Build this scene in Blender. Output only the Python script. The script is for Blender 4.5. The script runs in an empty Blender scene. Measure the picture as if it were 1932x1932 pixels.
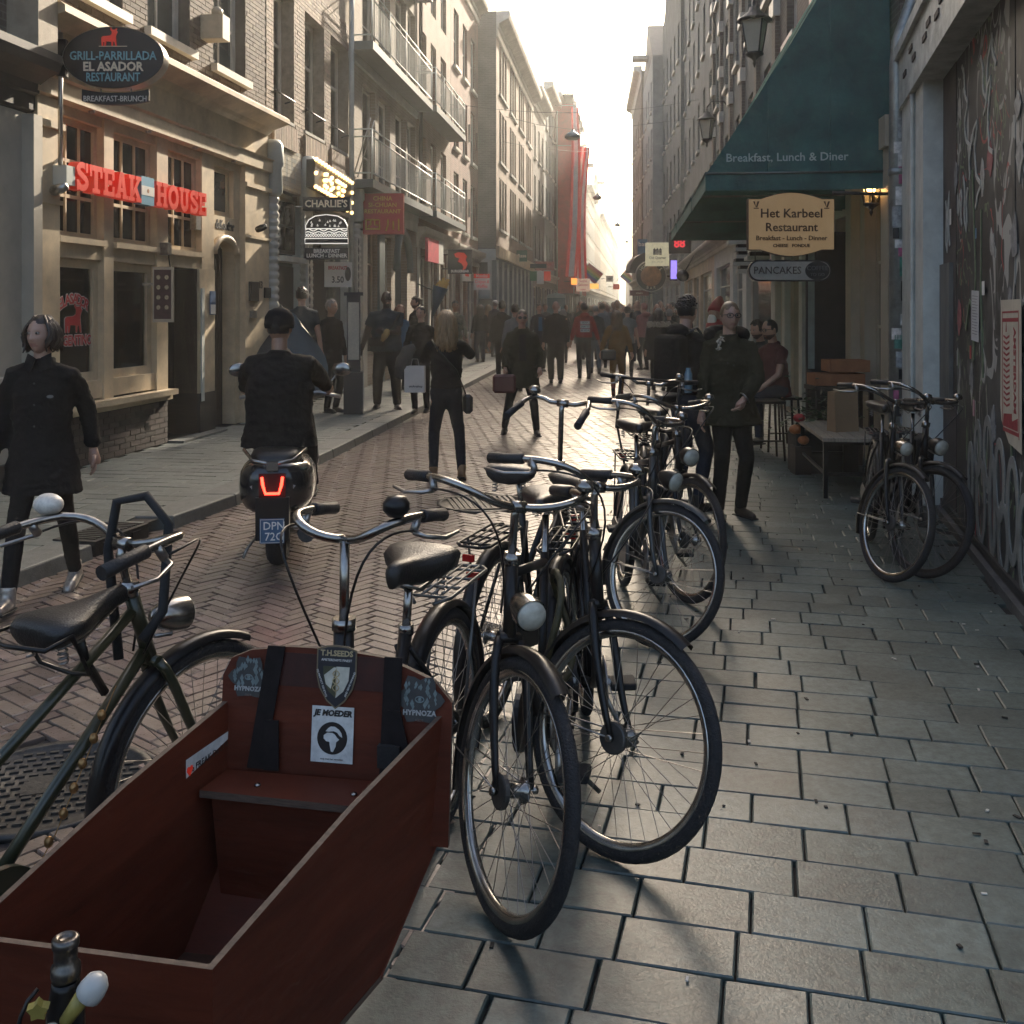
import bpy, bmesh, math, random
from math import sin, cos, pi, radians, sqrt, atan2
from mathutils import Vector as V, Matrix as MX
random.seed(7)
SC = bpy.context.scene
COL = SC.collection
# ------------------------------------------------------------------ camera
EYE = 1.65                                   # eye level of the photographer
cd = bpy.data.cameras.new('camera'); cam = bpy.data.objects.new('camera', cd); COL.objects.link(cam)
cam.location = (0, 0, EYE); cam.rotation_euler = (radians(90), 0, 0)
cd.sensor_width = 36; cd.lens = 36; cd.shift_y = -0.1988; cd.clip_start = .05; cd.clip_end = 3000
SC.camera = cam
# ------------------------------------------------------------------ sky and sun
SUN_AZ, SUN_EL = radians(19), radians(26)    # azimuth clockwise from +Y (down the street)
w = bpy.data.worlds.new('World'); SC.world = w; w.use_nodes = True
nt = w.node_tree; bg = nt.nodes['Background']
sky = nt.nodes.new('ShaderNodeTexSky'); sky.sky_type = 'NISHITA'; sky.sun_disc = False
sky.sun_elevation = SUN_EL; sky.sun_rotation = SUN_AZ; sky.altitude = 0
sky.air_density = 1.0; sky.dust_density = 8.0; sky.ozone_density = 1.0
nt.links.new(sky.outputs[0], bg.inputs[0]); bg.inputs[1].default_value = .145
sd = bpy.data.lights.new('sun', 'SUN'); sd.energy = 4.3; sd.angle = radians(.6); sd.color = (1, .87, .7)
sun = bpy.data.objects.new('sun', sd); COL.objects.link(sun)
sdir = V((sin(SUN_AZ)*cos(SUN_EL), cos(SUN_AZ)*cos(SUN_EL), sin(SUN_EL)))
sun.rotation_euler = (-sdir).to_track_quat('-Z', 'Y').to_euler(); sun.location = sdir*60
vs = SC.view_settings; vs.view_transform = 'Standard'; vs.look = 'None'; vs.exposure = 1.62; vs.gamma = 1; vs.use_curve_mapping = False
SC.cycles.max_bounces = 6; SC.cycles.diffuse_bounces = 3; SC.cycles.glossy_bounces = 3; SC.cycles.transparent_max_bounces = 12
SC.cycles.volume_bounces = 1; SC.cycles.use_denoising = True; SC.cycles.caustics_reflective = False; SC.cycles.caustics_refractive = False
SC.cycles.sample_clamp_indirect = 6

# ------------------------------------------------------------------ materials
MATS = {}
def _n(nt, t, **k):
    n = nt.nodes.new(t)
    for a, b in k.items(): setattr(n, a, b)
    return n
def mat(name, c, r=.6, m=0, var=.2, ns=6, b=0, bs=40, rnd=0, c2=None, em=None, es=0, spec=.5, st=(1,1,1), coat=0, bd=.01, stain=0):
    if name in MATS: return MATS[name]
    M = bpy.data.materials.new(name); M.use_nodes = True; MATS[name] = M
    nt = M.node_tree; P = nt.nodes['Principled BSDF']; L = nt.links.new
    P.inputs['Roughness'].default_value = r; P.inputs['Metallic'].default_value = m
    P.inputs['Specular IOR Level'].default_value = spec
    if coat: P.inputs['Coat Weight'].default_value = coat
    c = tuple(c)
    tc = _n(nt, 'ShaderNodeTexCoord'); mp = _n(nt, 'ShaderNodeMapping'); mp.inputs['Scale'].default_value = st
    if rnd or stain: gp = _n(nt, 'ShaderNodeNewGeometry'); L(gp.outputs['Position'], mp.inputs['Vector'])
    else: L(tc.outputs['Object'], mp.inputs['Vector'])
    out = None
    if var or c2:
        no = _n(nt, 'ShaderNodeTexNoise'); no.inputs['Scale'].default_value = ns; no.inputs['Detail'].default_value = 7; no.inputs['Roughness'].default_value = .65
        L(mp.outputs[0], no.inputs['Vector'])
        rp = _n(nt, 'ShaderNodeValToRGB'); L(no.outputs[0], rp.inputs[0])
        rp.color_ramp.elements[0].position = .3; rp.color_ramp.elements[1].position = .7
        lo = [max(0, x*(1-var)) for x in c]; hi = [min(1, x*(1+var)) for x in (c2 or c)]
        rp.color_ramp.elements[0].color = (*lo, 1); rp.color_ramp.elements[1].color = (*hi, 1)
        out = rp.outputs[0]
    if rnd:
        g = _n(nt, 'ShaderNodeNewGeometry'); oi = _n(nt, 'ShaderNodeObjectInfo')
        ad = _n(nt, 'ShaderNodeMath', operation='ADD'); L(g.outputs['Random Per Island'], ad.inputs[0]); L(oi.outputs['Random'], ad.inputs[1])
        fr = _n(nt, 'ShaderNodeMath', operation='FRACT'); L(ad.outputs[0], fr.inputs[0])
        mr = _n(nt, 'ShaderNodeMapRange'); mr.inputs[3].default_value = 1-rnd; mr.inputs[4].default_value = 1+rnd; L(fr.outputs[0], mr.inputs[0])
        hs = _n(nt, 'ShaderNodeHueSaturation'); L(mr.outputs[0], hs.inputs['Value'])
        h2 = _n(nt, 'ShaderNodeMapRange'); h2.inputs[3].default_value = .485; h2.inputs[4].default_value = .515
        m7 = _n(nt, 'ShaderNodeMath', operation='MULTIPLY'); m7.inputs[1].default_value = 7.13; L(fr.outputs[0], m7.inputs[0])
        f7 = _n(nt, 'ShaderNodeMath', operation='FRACT'); L(m7.outputs[0], f7.inputs[0]); L(f7.outputs[0], h2.inputs[0]); L(h2.outputs[0], hs.inputs['Hue'])
        if out: L(out, hs.inputs['Color'])
        else: hs.inputs['Color'].default_value = (*c, 1)
        out = hs.outputs[0]
    if stain:
        sn = _n(nt, 'ShaderNodeTexNoise'); sn.inputs['Scale'].default_value = 1.7; sn.inputs['Detail'].default_value = 9; sn.inputs['Roughness'].default_value = .7; L(mp.outputs[0], sn.inputs['Vector'])
        s2 = _n(nt, 'ShaderNodeMapRange'); s2.inputs[1].default_value = .36; s2.inputs[2].default_value = .6; s2.inputs[3].default_value = 1-stain; s2.inputs[4].default_value = 1.08; L(sn.outputs[0], s2.inputs[0])
        vo = _n(nt, 'ShaderNodeTexVoronoi'); vo.inputs['Scale'].default_value = 3.1; L(mp.outputs[0], vo.inputs['Vector'])
        gm_ = _n(nt, 'ShaderNodeMapRange'); gm_.inputs[1].default_value = .05; gm_.inputs[2].default_value = .075; gm_.inputs[3].default_value = 1-stain*.9; gm_.inputs[4].default_value = 1; L(vo.outputs['Distance'], gm_.inputs[0])
        mm = _n(nt, 'ShaderNodeMath', operation='MULTIPLY'); L(s2.outputs[0], mm.inputs[0]); L(gm_.outputs[0], mm.inputs[1])
        h3 = _n(nt, 'ShaderNodeHueSaturation'); L(mm.outputs[0], h3.inputs['Value']); L(out, h3.inputs['Color']); out = h3.outputs[0]
    if out: L(out, P.inputs['Base Color'])
    else: P.inputs['Base Color'].default_value = (*c, 1)
    if b:
        n2 = _n(nt, 'ShaderNodeTexNoise'); n2.inputs['Scale'].default_value = bs; n2.inputs['Detail'].default_value = 5
        L(mp.outputs[0], n2.inputs['Vector'])
        bu = _n(nt, 'ShaderNodeBump'); bu.inputs['Strength'].default_value = b; bu.inputs['Distance'].default_value = bd
        L(n2.outputs[0], bu.inputs['Height']); L(bu.outputs[0], P.inputs['Normal'])
        mr2 = _n(nt, 'ShaderNodeMapRange'); mr2.inputs[3].default_value = max(.02, r-.12); mr2.inputs[4].default_value = min(1, r+.12)
        L(n2.outputs[0], mr2.inputs[0]); L(mr2.outputs[0], P.inputs['Roughness'])
    if em:
        P.inputs['Emission Color'].default_value = (*em, 1); P.inputs['Emission Strength'].default_value = es
    return M
def brickmat(name, c, c2, mortar=(.3,.28,.25), bw=.22, bh=.065, var=.25, rot=0):
    if name in MATS: return MATS[name]
    M = bpy.data.materials.new(name); M.use_nodes = True; MATS[name] = M
    nt = M.node_tree; P = nt.nodes['Principled BSDF']; L = nt.links.new; P.inputs['Roughness'].default_value = .85
    tc = _n(nt, 'ShaderNodeTexCoord'); sp = _n(nt, 'ShaderNodeSeparateXYZ'); L(tc.outputs['Object'], sp.inputs[0])
    ad = _n(nt, 'ShaderNodeMath', operation='ADD'); L(sp.outputs[0], ad.inputs[0]); L(sp.outputs[1], ad.inputs[1])
    cb = _n(nt, 'ShaderNodeCombineXYZ'); L(ad.outputs[0], cb.inputs[0]); L(sp.outputs[2], cb.inputs[1])
    br = _n(nt, 'ShaderNodeTexBrick'); L(cb.outputs[0], br.inputs['Vector']); br.inputs['Scale'].default_value = 1
    br.inputs['Brick Width'].default_value = bw; br.inputs['Row Height'].default_value = bh; br.inputs['Mortar Size'].default_value = .007
    br.inputs['Color1'].default_value = (*c, 1); br.inputs['Color2'].default_value = (*c2, 1); br.inputs['Mortar'].default_value = (*mortar, 1)
    no = _n(nt, 'ShaderNodeTexNoise'); no.inputs['Scale'].default_value = 1.3; no.inputs['Detail'].default_value = 8; L(tc.outputs['Object'], no.inputs['Vector'])
    mr = _n(nt, 'ShaderNodeMapRange'); mr.inputs[1].default_value = .3; mr.inputs[2].default_value = .7; mr.inputs[3].default_value = 1-var; mr.inputs[4].default_value = 1+var; L(no.outputs[0], mr.inputs[0])
    hs = _n(nt, 'ShaderNodeHueSaturation'); L(br.outputs[0], hs.inputs['Color']); L(mr.outputs[0], hs.inputs['Value']); L(hs.outputs[0], P.inputs['Base Color'])
    bu = _n(nt, 'ShaderNodeBump'); bu.inputs['Strength'].default_value = .5; bu.inputs['Distance'].default_value = .008; bu.invert = True
    L(br.outputs['Fac'], bu.inputs['Height']); L(bu.outputs[0], P.inputs['Normal'])
    return M
def clearglass(name, tint=(.8,.85,.85), fac=.75):
    if name in MATS: return MATS[name]
    M = bpy.data.materials.new(name); M.use_nodes = True; MATS[name] = M
    nt = M.node_tree; L = nt.links.new; nt.nodes.remove(nt.nodes['Principled BSDF'])
    o = nt.nodes['Material Output']; t = _n(nt, 'ShaderNodeBsdfTransparent'); t.inputs[0].default_value = (*tint, 1)
    g = _n(nt, 'ShaderNodeBsdfGlossy'); g.inputs['Roughness'].default_value = .04
    lw = _n(nt, 'ShaderNodeFresnel'); lw.inputs[0].default_value = 1.5
    mx = _n(nt, 'ShaderNodeMixShader'); L(lw.outputs[0], mx.inputs[0]); L(t.outputs[0], mx.inputs[1]); L(g.outputs[0], mx.inputs[2]); L(mx.outputs[0], o.inputs[0])
    return M

# ------------------------------------------------------------------ mesh builder
class MB:
    def __init__(s, T=None): s.v = []; s.f = []; s.mi = []; s.sm = []; s.T = T; s.m = 0
    def add(s, vs, fs, smooth=False):
        o = len(s.v)
        if s.T is not None: vs = [s.T @ V(p) for p in vs]
        s.v += [tuple(p) for p in vs]
        for f in fs: s.f.append(tuple(i+o for i in f)); s.mi.append(s.m); s.sm.append(smooth)
        return s
    def box(s, x0, x1, y0, y1, z0, z1):
        return s.add([(x0,y0,z0),(x1,y0,z0),(x1,y1,z0),(x0,y1,z0),(x0,y0,z1),(x1,y0,z1),(x1,y1,z1),(x0,y1,z1)],
                     [(0,3,2,1),(4,5,6,7),(0,1,5,4),(1,2,6,5),(2,3,7,6),(3,0,4,7)])
    def hexa(s, p): return s.add(p, [(0,3,2,1),(4,5,6,7),(0,1,5,4),(1,2,6,5),(2,3,7,6),(3,0,4,7)])
    def quad(s, a, b, c, d): return s.add([a,b,c,d], [(0,1,2,3)])
    def tube(s, pts, r, n=8, caps=True, closed=False, smooth=True, flat=None):
        pts = [V(p) for p in pts]; k = len(pts); rs = r if isinstance(r, (list, tuple)) else [r]*k
        vs = []; fs = []; prev = None
        for i, p in enumerate(pts):
            if closed: t = pts[(i+1) % k]-pts[i-1]
            else: t = pts[min(i+1,k-1)]-pts[max(i-1,0)]
            if t.length < 1e-9: t = V((0,0,1))
            t.normalize()
            if prev is None:
                a = V((0,0,1)) if abs(t.z) < .9 else V((1,0,0)); u = t.cross(a).normalized()
            else:
                u = prev-t*prev.dot(t)
                if u.length < 1e-6: u = t.orthogonal()
                u.normalize()
            prev = u; w = t.cross(u)
            for j in range(n):
                a = 2*pi*j/n; vs.append(p+(u*cos(a)+w*sin(a)*(flat or 1))*rs[i])
        m = k if closed else k-1
        for i in range(m):
            for j in range(n):
                a = i*n+j; b = i*n+(j+1) % n; i2 = (i+1) % k; fs.append((a, b, i2*n+(j+1) % n, i2*n+j))
        s.add(vs, fs, smooth)
        if caps and not closed:
            o = len(s.v)-len(vs)
            s.f += [tuple(o+j for j in range(n-1,-1,-1)), tuple(o+(k-1)*n+j for j in range(n))]; s.mi += [s.m]*2; s.sm += [False]*2
        return s
    def lathe(s, prof, n=16, A=None, smooth=True, caps=True):
        A = A or MX.Identity(4); vs = []; fs = []; k = len(prof)
        for r, z in prof:
            for j in range(n):
                a = 2*pi*j/n; vs.append(A @ V((r*cos(a), r*sin(a), z)))
        for i in range(k-1):
            for j in range(n):
                fs.append((i*n+j, i*n+(j+1) % n, (i+1)*n+(j+1) % n, (i+1)*n+j))
        s.add(vs, fs, smooth)
        if caps:
            o = len(s.v)-len(vs)
            if prof[0][0] > 1e-5: s.f.append(tuple(o+j for j in range(n-1,-1,-1))); s.mi.append(s.m); s.sm.append(False)
            if prof[-1][0] > 1e-5: s.f.append(tuple(o+(k-1)*n+j for j in range(n))); s.mi.append(s.m); s.sm.append(False)
        return s
    def prism(s, pl, y0, y1, axis='y'):
        n = len(pl); ar = sum(pl[i][0]*pl[(i+1)%n][1]-pl[(i+1)%n][0]*pl[i][1] for i in range(n))
        if ar < 0: pl = pl[::-1]
        vs = [(x,y0,z) for x,z in pl]+[(x,y1,z) for x,z in pl]
        fs = [tuple(range(n)), tuple(range(2*n-1,n-1,-1))]+[(i, i+n, (i+1)%n+n, (i+1)%n) for i in range(n)]
        return s.add(vs, fs)
    def ell(s, c, r, nu=12, nv=8, R=None):
        c = V(c); vs = []; fs = []
        for i in range(nv+1):
            t = pi*i/nv
            for j in range(nu):
                a = 2*pi*j/nu; p = V((r[0]*sin(t)*cos(a), r[1]*sin(t)*sin(a), r[2]*cos(t)))
                vs.append(c+(R @ p if R else p))
        for i in range(nv):
            for j in range(nu): fs.append((i*nu+j, (i+1)*nu+j, (i+1)*nu+(j+1)%nu, i*nu+(j+1)%nu))
        return s.add(vs, fs, True)
    def torus(s, R, r, n=40, m=8, A=None, rz=None):
        A = A or MX.Identity(4); vs = []; fs = []
        for i in range(n):
            a = 2*pi*i/n
            for j in range(m):
                b = 2*pi*j/m; q = R+r*cos(b); vs.append(A @ V((q*cos(a), q*sin(a), (rz or r)*sin(b))))
        for i in range(n):
            for j in range(m): fs.append((i*m+j, ((i+1)%n)*m+j, ((i+1)%n)*m+(j+1)%m, i*m+(j+1)%m))
        return s.add(vs, fs, True)
    def mesh(s, name, mats):
        me = bpy.data.meshes.new(name); me.from_pydata(s.v, [], s.f)
        for m in (mats if isinstance(mats, (list, tuple)) else [mats]): me.materials.append(m)
        me.polygons.foreach_set('material_index', s.mi); me.polygons.foreach_set('use_smooth', s.sm); me.update()
        return me
    def build(s, name, mats, parent=None, M=None): return ob(name, s.mesh(name, mats), parent, M)
def ob(name, me, parent=None, M=None):
    o = bpy.data.objects.new(name, me); COL.objects.link(o)
    if parent is not None: o.parent = parent
    if M is not None: o.matrix_local = M
    return o
def tag(o, label=None, cat=None, group=None, kind=None):
    if label: o['label'] = label
    if cat: o['category'] = cat
    if group: o['group'] = group
    if kind: o['kind'] = kind
    return o
def thing(name, label, cat, M=None, group=None): return tag(ob(name, None, None, M), label, cat, group)
def T(x=0, y=0, z=0): return MX.Translation((x, y, z))
def RZ(a): return MX.Rotation(a, 4, 'Z')
def RX(a): return MX.Rotation(a, 4, 'X')
def RY(a): return MX.Rotation(a, 4, 'Y')
def P2(px, py, Y): return V(((px-966)/1932*Y, Y, EYE-(py-582)/1932*Y))      # a pixel of the photo at depth Y
def G(px, py, z=0):
    Y = (EYE-z)*1932/(py-582); return V(((px-966)/1932*Y, Y, z))
TMP = bpy.data.scenes.new('tmp')
def evaluated(o):                            # a mesh from an object with modifiers or text, worked out in a scene of its own
    TMP.collection.objects.link(o); vl = TMP.view_layers[0]; vl.update(); dg = vl.depsgraph
    me = bpy.data.meshes.new_from_object(o.evaluated_get(dg), depsgraph=dg); d = o.data; ty = o.type; bpy.data.objects.remove(o)
    (bpy.data.curves if ty == 'FONT' else bpy.data.meshes).remove(d); return me
def textmesh(s, size, bold=0, ext=.004, sx=1, shear=0, space=1, line=1, align='CENTER', res=2):
    cu = bpy.data.curves.new('lettering', 'FONT'); cu.body = s; cu.size = size; cu.align_x = align; cu.align_y = 'CENTER'
    cu.extrude = ext; cu.offset = bold; cu.resolution_u = res; cu.shear = shear; cu.space_character = space; cu.space_line = line
    me = evaluated(bpy.data.objects.new('lettering', cu))
    for v in me.vertices: v.co = (v.co.x*sx, -v.co.z, v.co.y)
    me.name = 'lettering'
    return me
def text(s, size, m, parent, M, name='lettering', **k):
    me = textmesh(s, size, **k); me.materials.clear(); me.materials.append(m)
    return ob(name, me, parent, M)
def poly_at(pl, t):
    for (a, b), (c, d) in zip(pl, pl[1:]):
        if t <= c or (c, d) == pl[-1]: return b+(d-b)*(t-a)/(c-a)
# ------------------------------------------------------------------ the colours of things
BLACK = mat('black_paint', (.012,.0105,.01), .3, var=.3, ns=20, spec=.32)
RUBBER = mat('black_rubber', (.014,.013,.013), .8, var=.3, ns=40, b=.2, bs=200)
CHROME = mat('chrome', (.3,.285,.265), .24, 1, var=.25, ns=25)
STEEL = mat('dull_steel', (.35,.34,.33), .35, 1, var=.3, ns=30)
WHITE = mat('white_paint', (.56,.53,.46), .5, var=.16, ns=3, b=.08, bs=15, stain=.15)
CREAM = mat('cream_paint', (.56,.45,.3), .5, var=.22, ns=2.5, b=.06, bs=14, stain=.18)
GREYW = mat('grey_white_paint', (.5,.52,.48), .55, var=.18, ns=3, b=.1, bs=12)
STONE = mat('grey_stone', (.3,.29,.26), .8, var=.25, ns=5, b=.3, bs=30)
DARKW = mat('dark_wood', (.03,.02,.015), .5, var=.4, ns=6, st=(1,1,12))
GLASS = mat('window_glass', (.012,.014,.014), .06, var=.3, ns=2, b=.04, bs=3)
GLASSB = mat('window_glass_pale', (.05,.058,.055), .08, var=.4, ns=1.5, b=.05, bs=2.5)
CLEAR = clearglass('clear_glass')
IRON = mat('cast_iron', (.05,.048,.045), .55, .6, var=.4, ns=30, b=.3, bs=60)
LEADB = mat('dark_board', (.02,.018,.017), .55, var=.4, ns=5)
TEALP = mat('teal_grey_paint', (.1,.13,.13), .5, var=.2, ns=3)
LIGHTW = mat('white_letter', (.75,.73,.68), .5, var=0)
REDP = mat('red_letter', (.68,.04,.02), .4, var=.06, em=(.9,.05,.02), es=.05)  # faint glow added to brighten the red, also on parts that are no lamps
ROOF = mat('roof_slate', (.06,.06,.06), .7, var=.3, ns=4)
ZINC = mat('zinc', (.3,.32,.31), .45, .7, var=.25, ns=10)
# facades
BR_A = brickmat('brick_brown', (.16,.115,.075), (.11,.08,.055), (.2,.17,.13))
BR_B = brickmat('brick_tan', (.21,.13,.085), (.17,.1,.066), (.24,.2,.16))
BR_C = brickmat('brick_red', (.2,.088,.056), (.155,.068,.045), (.2,.16,.13))
BR_D = brickmat('brick_grey', (.12,.12,.11), (.09,.09,.085), (.16,.16,.15))
BR_G = brickmat('brick_cool', (.115,.125,.118), (.09,.1,.095), (.16,.17,.16))
BR_E = brickmat('brick_umber', (.13,.105,.085), (.1,.08,.065), (.17,.15,.13))
# ------------------------------------------------------------------ plan of the street (metres)
KL = [(0,-4.0),(3,-3.6),(5.2,-3.12),(6.1,-2.92),(6.96,-2.72),(8.55,-2.32),(11.5,-1.96),(16.1,-1.47),(27,-.36),(51.6,2.1),(400,45.6)]
KR = [(0,-.95),(4.68,-.065),(13.6,1.6),(19,2.69),(30,4.1),(60,7.2),(400,49)]
def kl(y): return poly_at(KL, y)
def kr(y): return poly_at(KR, y)
def lx(y): return -5.66+.14*y if y < 14.85 else (-5.21+.11*y if y < 36.5 else (-4.64+.11*y if y < 51.6 else 1.04+.125*(y-51.6)))
def rx(y): return 1.33+.26*y if y < 8.6 else (3.57+.11*(y-8.6) if y < 45 else 7.57+.075*(y-45))
KERB_Z = .09
SAND = mat('joint_sand', (.03,.024,.021), .95, var=.3, ns=30, b=.4, bs=120)
BRICKP = mat('road_clinker', (.175,.124,.098), .31, var=.25, ns=9, b=.14, bs=70, rnd=.26, c2=(.19,.145,.118), spec=.7, stain=.14)
SLAB = mat('paving_slab', (.064,.086,.077), .42, var=.34, ns=26, b=.14, bs=110, rnd=.26, c2=(.083,.108,.098), spec=.6, stain=.42)
SLABL = mat('paving_slab_cool', (.135,.15,.138), .5, var=.25, ns=20, b=.25, bs=80, rnd=.15, spec=.6, stain=.3)
KERBM = mat('kerb_stone', (.13,.135,.125), .55, var=.25, ns=14, b=.35, bs=90, rnd=.1)
g = MB(); g.quad((-60,-8,-.02),(60,-8,-.02),(140,420,-.02),(-60,420,-.02)); g.build('ground', SAND)['kind'] = 'structure'
def plank(mb, c, top, bot, ch=.004):         # a paver: four corners (counter-clockwise), a chamfered top
    cx = sum(p[0] for p in c)/4; cy = sum(p[1] for p in c)/4
    def ins(p, d):
        dx, dy = cx-p[0], cy-p[1]; l = math.hypot(dx, dy); return (p[0]+dx/l*d*1.4, p[1]+dy/l*d*1.4)
    tl = [random.uniform(-.0016,.0016) for _ in range(2)]
    zz = lambda p: top+tl[0]*(1 if (p[0]-cx) > 0 else -1)+tl[1]*(1 if (p[1]-cy) > 0 else -1)
    vs = [(*ins(p, ch), zz(p)) for p in c]+[(*p, zz(p)-ch) for p in c]+[(*p, bot) for p in c]
    fs = [(0,1,2,3)]+[(4+i, 4+(i+1)%4, (i+1)%4, i) for i in range(4)]+[(8+i, 8+(i+1)%4, 4+(i+1)%4, 4+i) for i in range(4)]
    mb.add(vs, fs)
def lay(pieces, parent, name, m, top, bot, key, n=300, rest='more_paving', ch=.004):
    pieces.sort(key=key); big = pieces[:n]; far = pieces[n:]
    for c in big:
        cx = sum(p[0] for p in c)/4; cy = sum(p[1] for p in c)/4
        mb = MB(); plank(mb, [(p[0]-cx, p[1]-cy) for p in c], top+random.uniform(-.0012,.0012), bot, ch); mb.build(name, m, parent, T(cx, cy, 0))
    mb = MB()
    for c in far: plank(mb, c, top+random.uniform(-.0015,.0015), bot, ch)
    if far: mb.build(rest, m, parent)['kind'] = 'stuff'
def seen(x, y, s=.54, d=.5): return abs(x) < s*y+d
# herringbone road
road = ob('road', None); road['kind'] = 'structure'
Lb, Wb = .216, .072; jt = .0042
HOLES = [(-1.62,3.55,.37),(-.24,8.7,.42)]
th = radians(45+6); ca, sa = cos(th), sin(th); bricks = []
for i in range(-700, 700):
    for j in range(-110, 200):
        ox, oy = i*Wb+j*Lb, i*Wb-j*Lb
        X = ox*ca-oy*sa; Y = ox*sa+oy*ca
        if not (1.9 < Y < 30 and seen(X, Y, .52, .6)): continue
        for (x0,y0,x1,y1) in ((0,0,Lb,Wb),(0,Wb,Wb,Wb+Lb)):
            c = [(ox+x0+jt, oy+y0+jt),(ox+x1-jt, oy+y0+jt),(ox+x1-jt, oy+y1-jt),(ox+x0+jt, oy+y1-jt)]
            c = [(a*ca-b*sa, a*sa+b*ca) for a, b in c]
            mx, my = sum(p[0] for p in c)/4, sum(p[1] for p in c)/4
            if not (kl(my)-.05 < mx < kr(my)+.25): continue
            if any((mx-a)**2+(my-b)**2 < r*r for a, b, r in HOLES): continue
            bricks.append(c)
lay(bricks, road, 'brick', BRICKP, 0, -.02, lambda c: c[0][1]+abs(c[0][0]+.9)*.3, 300, 'more_bricks')
fr = MB()
ys = [30,40,52,70,100,150,220,400]
for a, b in zip(ys, ys[1:]): fr.quad((kl(a),a,-.003),(kr(a),a,-.003),(kr(b),b,-.003),(kl(b),b,-.003))
fr.build('far_brickwork', mat('road_far', (.13,.1,.088), .32, var=.25, ns=6, b=.25, bs=18, spec=.7), road)
# right pavement: slabs in courses that follow the bend of the street
pv = ob('right_pavement', None); pv['kind'] = 'structure'
slabs = []; s = 0; p = V((.9, 1.6)); cw = .2
cour = []
while p.y < 34:
    h = poly_at([(0,.27),(5,.23),(12,.17),(20,.115),(60,.11)], p.y); d = V((h,1)).normalized(); nrm = V((d.y,-d.x)); cour.append((p.copy(), nrm)); p = p+d*cw
for k in range(len(cour)-1):
    (p0,n0),(p1,n1) = cour[k], cour[k+1]; u = -6+random.uniform(0,.3); nu = 0
    while u < 7:
        l = random.choice([.3,.3,.3,.29,.31,.2]) if p0.y < 10 else .3
        gj = .0028 if random.random() < .9 else random.uniform(.004,.009); g2 = .0025
        a0, a1 = u+gj, u+l-.003
        dd = (p1-p0).normalized()*g2
        c = [p0+n0*a0+dd, p0+n0*a1+dd, p1+n1*a1-dd, p1+n1*a0-dd]; u += l
        m = sum(c, V((0,0)))/4
        if not (kr(m.y)+.0 < m.x < rx(m.y)-.02) or not seen(m.x, m.y, .53, .45): continue
        slabs.append([tuple(q) for q in c])
lay(slabs, pv, 'slab', SLAB, .004, -.02, lambda c: c[0][1], 300, 'more_slabs')
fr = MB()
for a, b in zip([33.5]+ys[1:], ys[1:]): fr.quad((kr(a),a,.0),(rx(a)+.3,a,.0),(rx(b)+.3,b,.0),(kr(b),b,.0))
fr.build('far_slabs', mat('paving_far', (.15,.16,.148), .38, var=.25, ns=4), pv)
# left pavement, one kerb step up, with kerb stones
lp = ob('left_pavement', None); lp['kind'] = 'structure'
bed = MB()
yy = [2,4,5.2,6.1,6.96,8.55,11.5,16.1,27,36,51.6,100,200,400]
for a, b in zip(yy, yy[1:]): bed.quad((lx(a)-.6,a,KERB_Z-.014),(kl(a)-.1,a,KERB_Z-.014),(kl(b)-.1,b,KERB_Z-.014),(lx(b)-.6,b,KERB_Z-.014))
bed.build('bedding', SAND, lp)
tiles = []; dl = V((.125,1)).normalized(); nl = V((dl.y,-dl.x)); p = V((-5.4,3.6)); k = 0
while p.y < 40:
    u = -3.2+(k % 2)*.15+random.uniform(0,.02); k += 1
    while u < 4.5:
        c = [p+nl*(u+.003)+dl*.003, p+nl*(u+.297)+dl*.003, p+nl*(u+.297)+dl*.197, p+nl*(u+.003)+dl*.197]; u += .3
        m = sum(c, V((0,0)))/4
        if lx(m.y)+.02 < m.x < kl(m.y)-.2 and seen(m.x, m.y, .5, .5): tiles.append([tuple(q) for q in c])
    p = p+dl*.2
lay(tiles, lp, 'slab', SLABL, KERB_Z, KERB_Z-.02, lambda c: c[0][1], 300, 'more_slabs', .0012)
y = 3.2
while y < 60:
    l = .9+random.uniform(-.05,.05); b = y+l-.012
    if not (6.75 < y+.4 < 7.5):
        mb = MB(); w = .3
        for zz, i in ((KERB_Z+.006, 0),):
            mb.hexa([(kl(y)-w,y,-.02),(kl(y)+.015,y,-.02),(kl(b)+.015,b,-.02),(kl(b)-w,b,-.02),(kl(y)-w,y,zz),(kl(y),y,zz),(kl(b),b,zz),(kl(b)-w,b,zz)])
        o = mb.build('kerb_stone', KERBM, lp)
        bv = o.modifiers.new('bevel', 'BEVEL'); bv.width = .012; bv.segments = 2
    y += l
# gully in the kerb
gy = thing('gully_grate', 'cast iron gully with ribbed lid set into the kerb', 'drain', T(kl(7.1)-.16, 7.12, 0) @ RZ(-radians(14)))
mb = MB(); mb.box(-.17,.16,-.3,.3,-.02,KERB_Z+.012); mb.build('housing', IRON, gy)
for k in range(11): MB().box(-.13,.12,-.25+k*.05,-.225+k*.05,0,KERB_Z+.02).build('rib', IRON, gy)
for k in range(3): MB().box(.155,.168,-.22+k*.16,-.12+k*.16,.02,KERB_Z-.01).build('slot', BLACK, gy)
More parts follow.
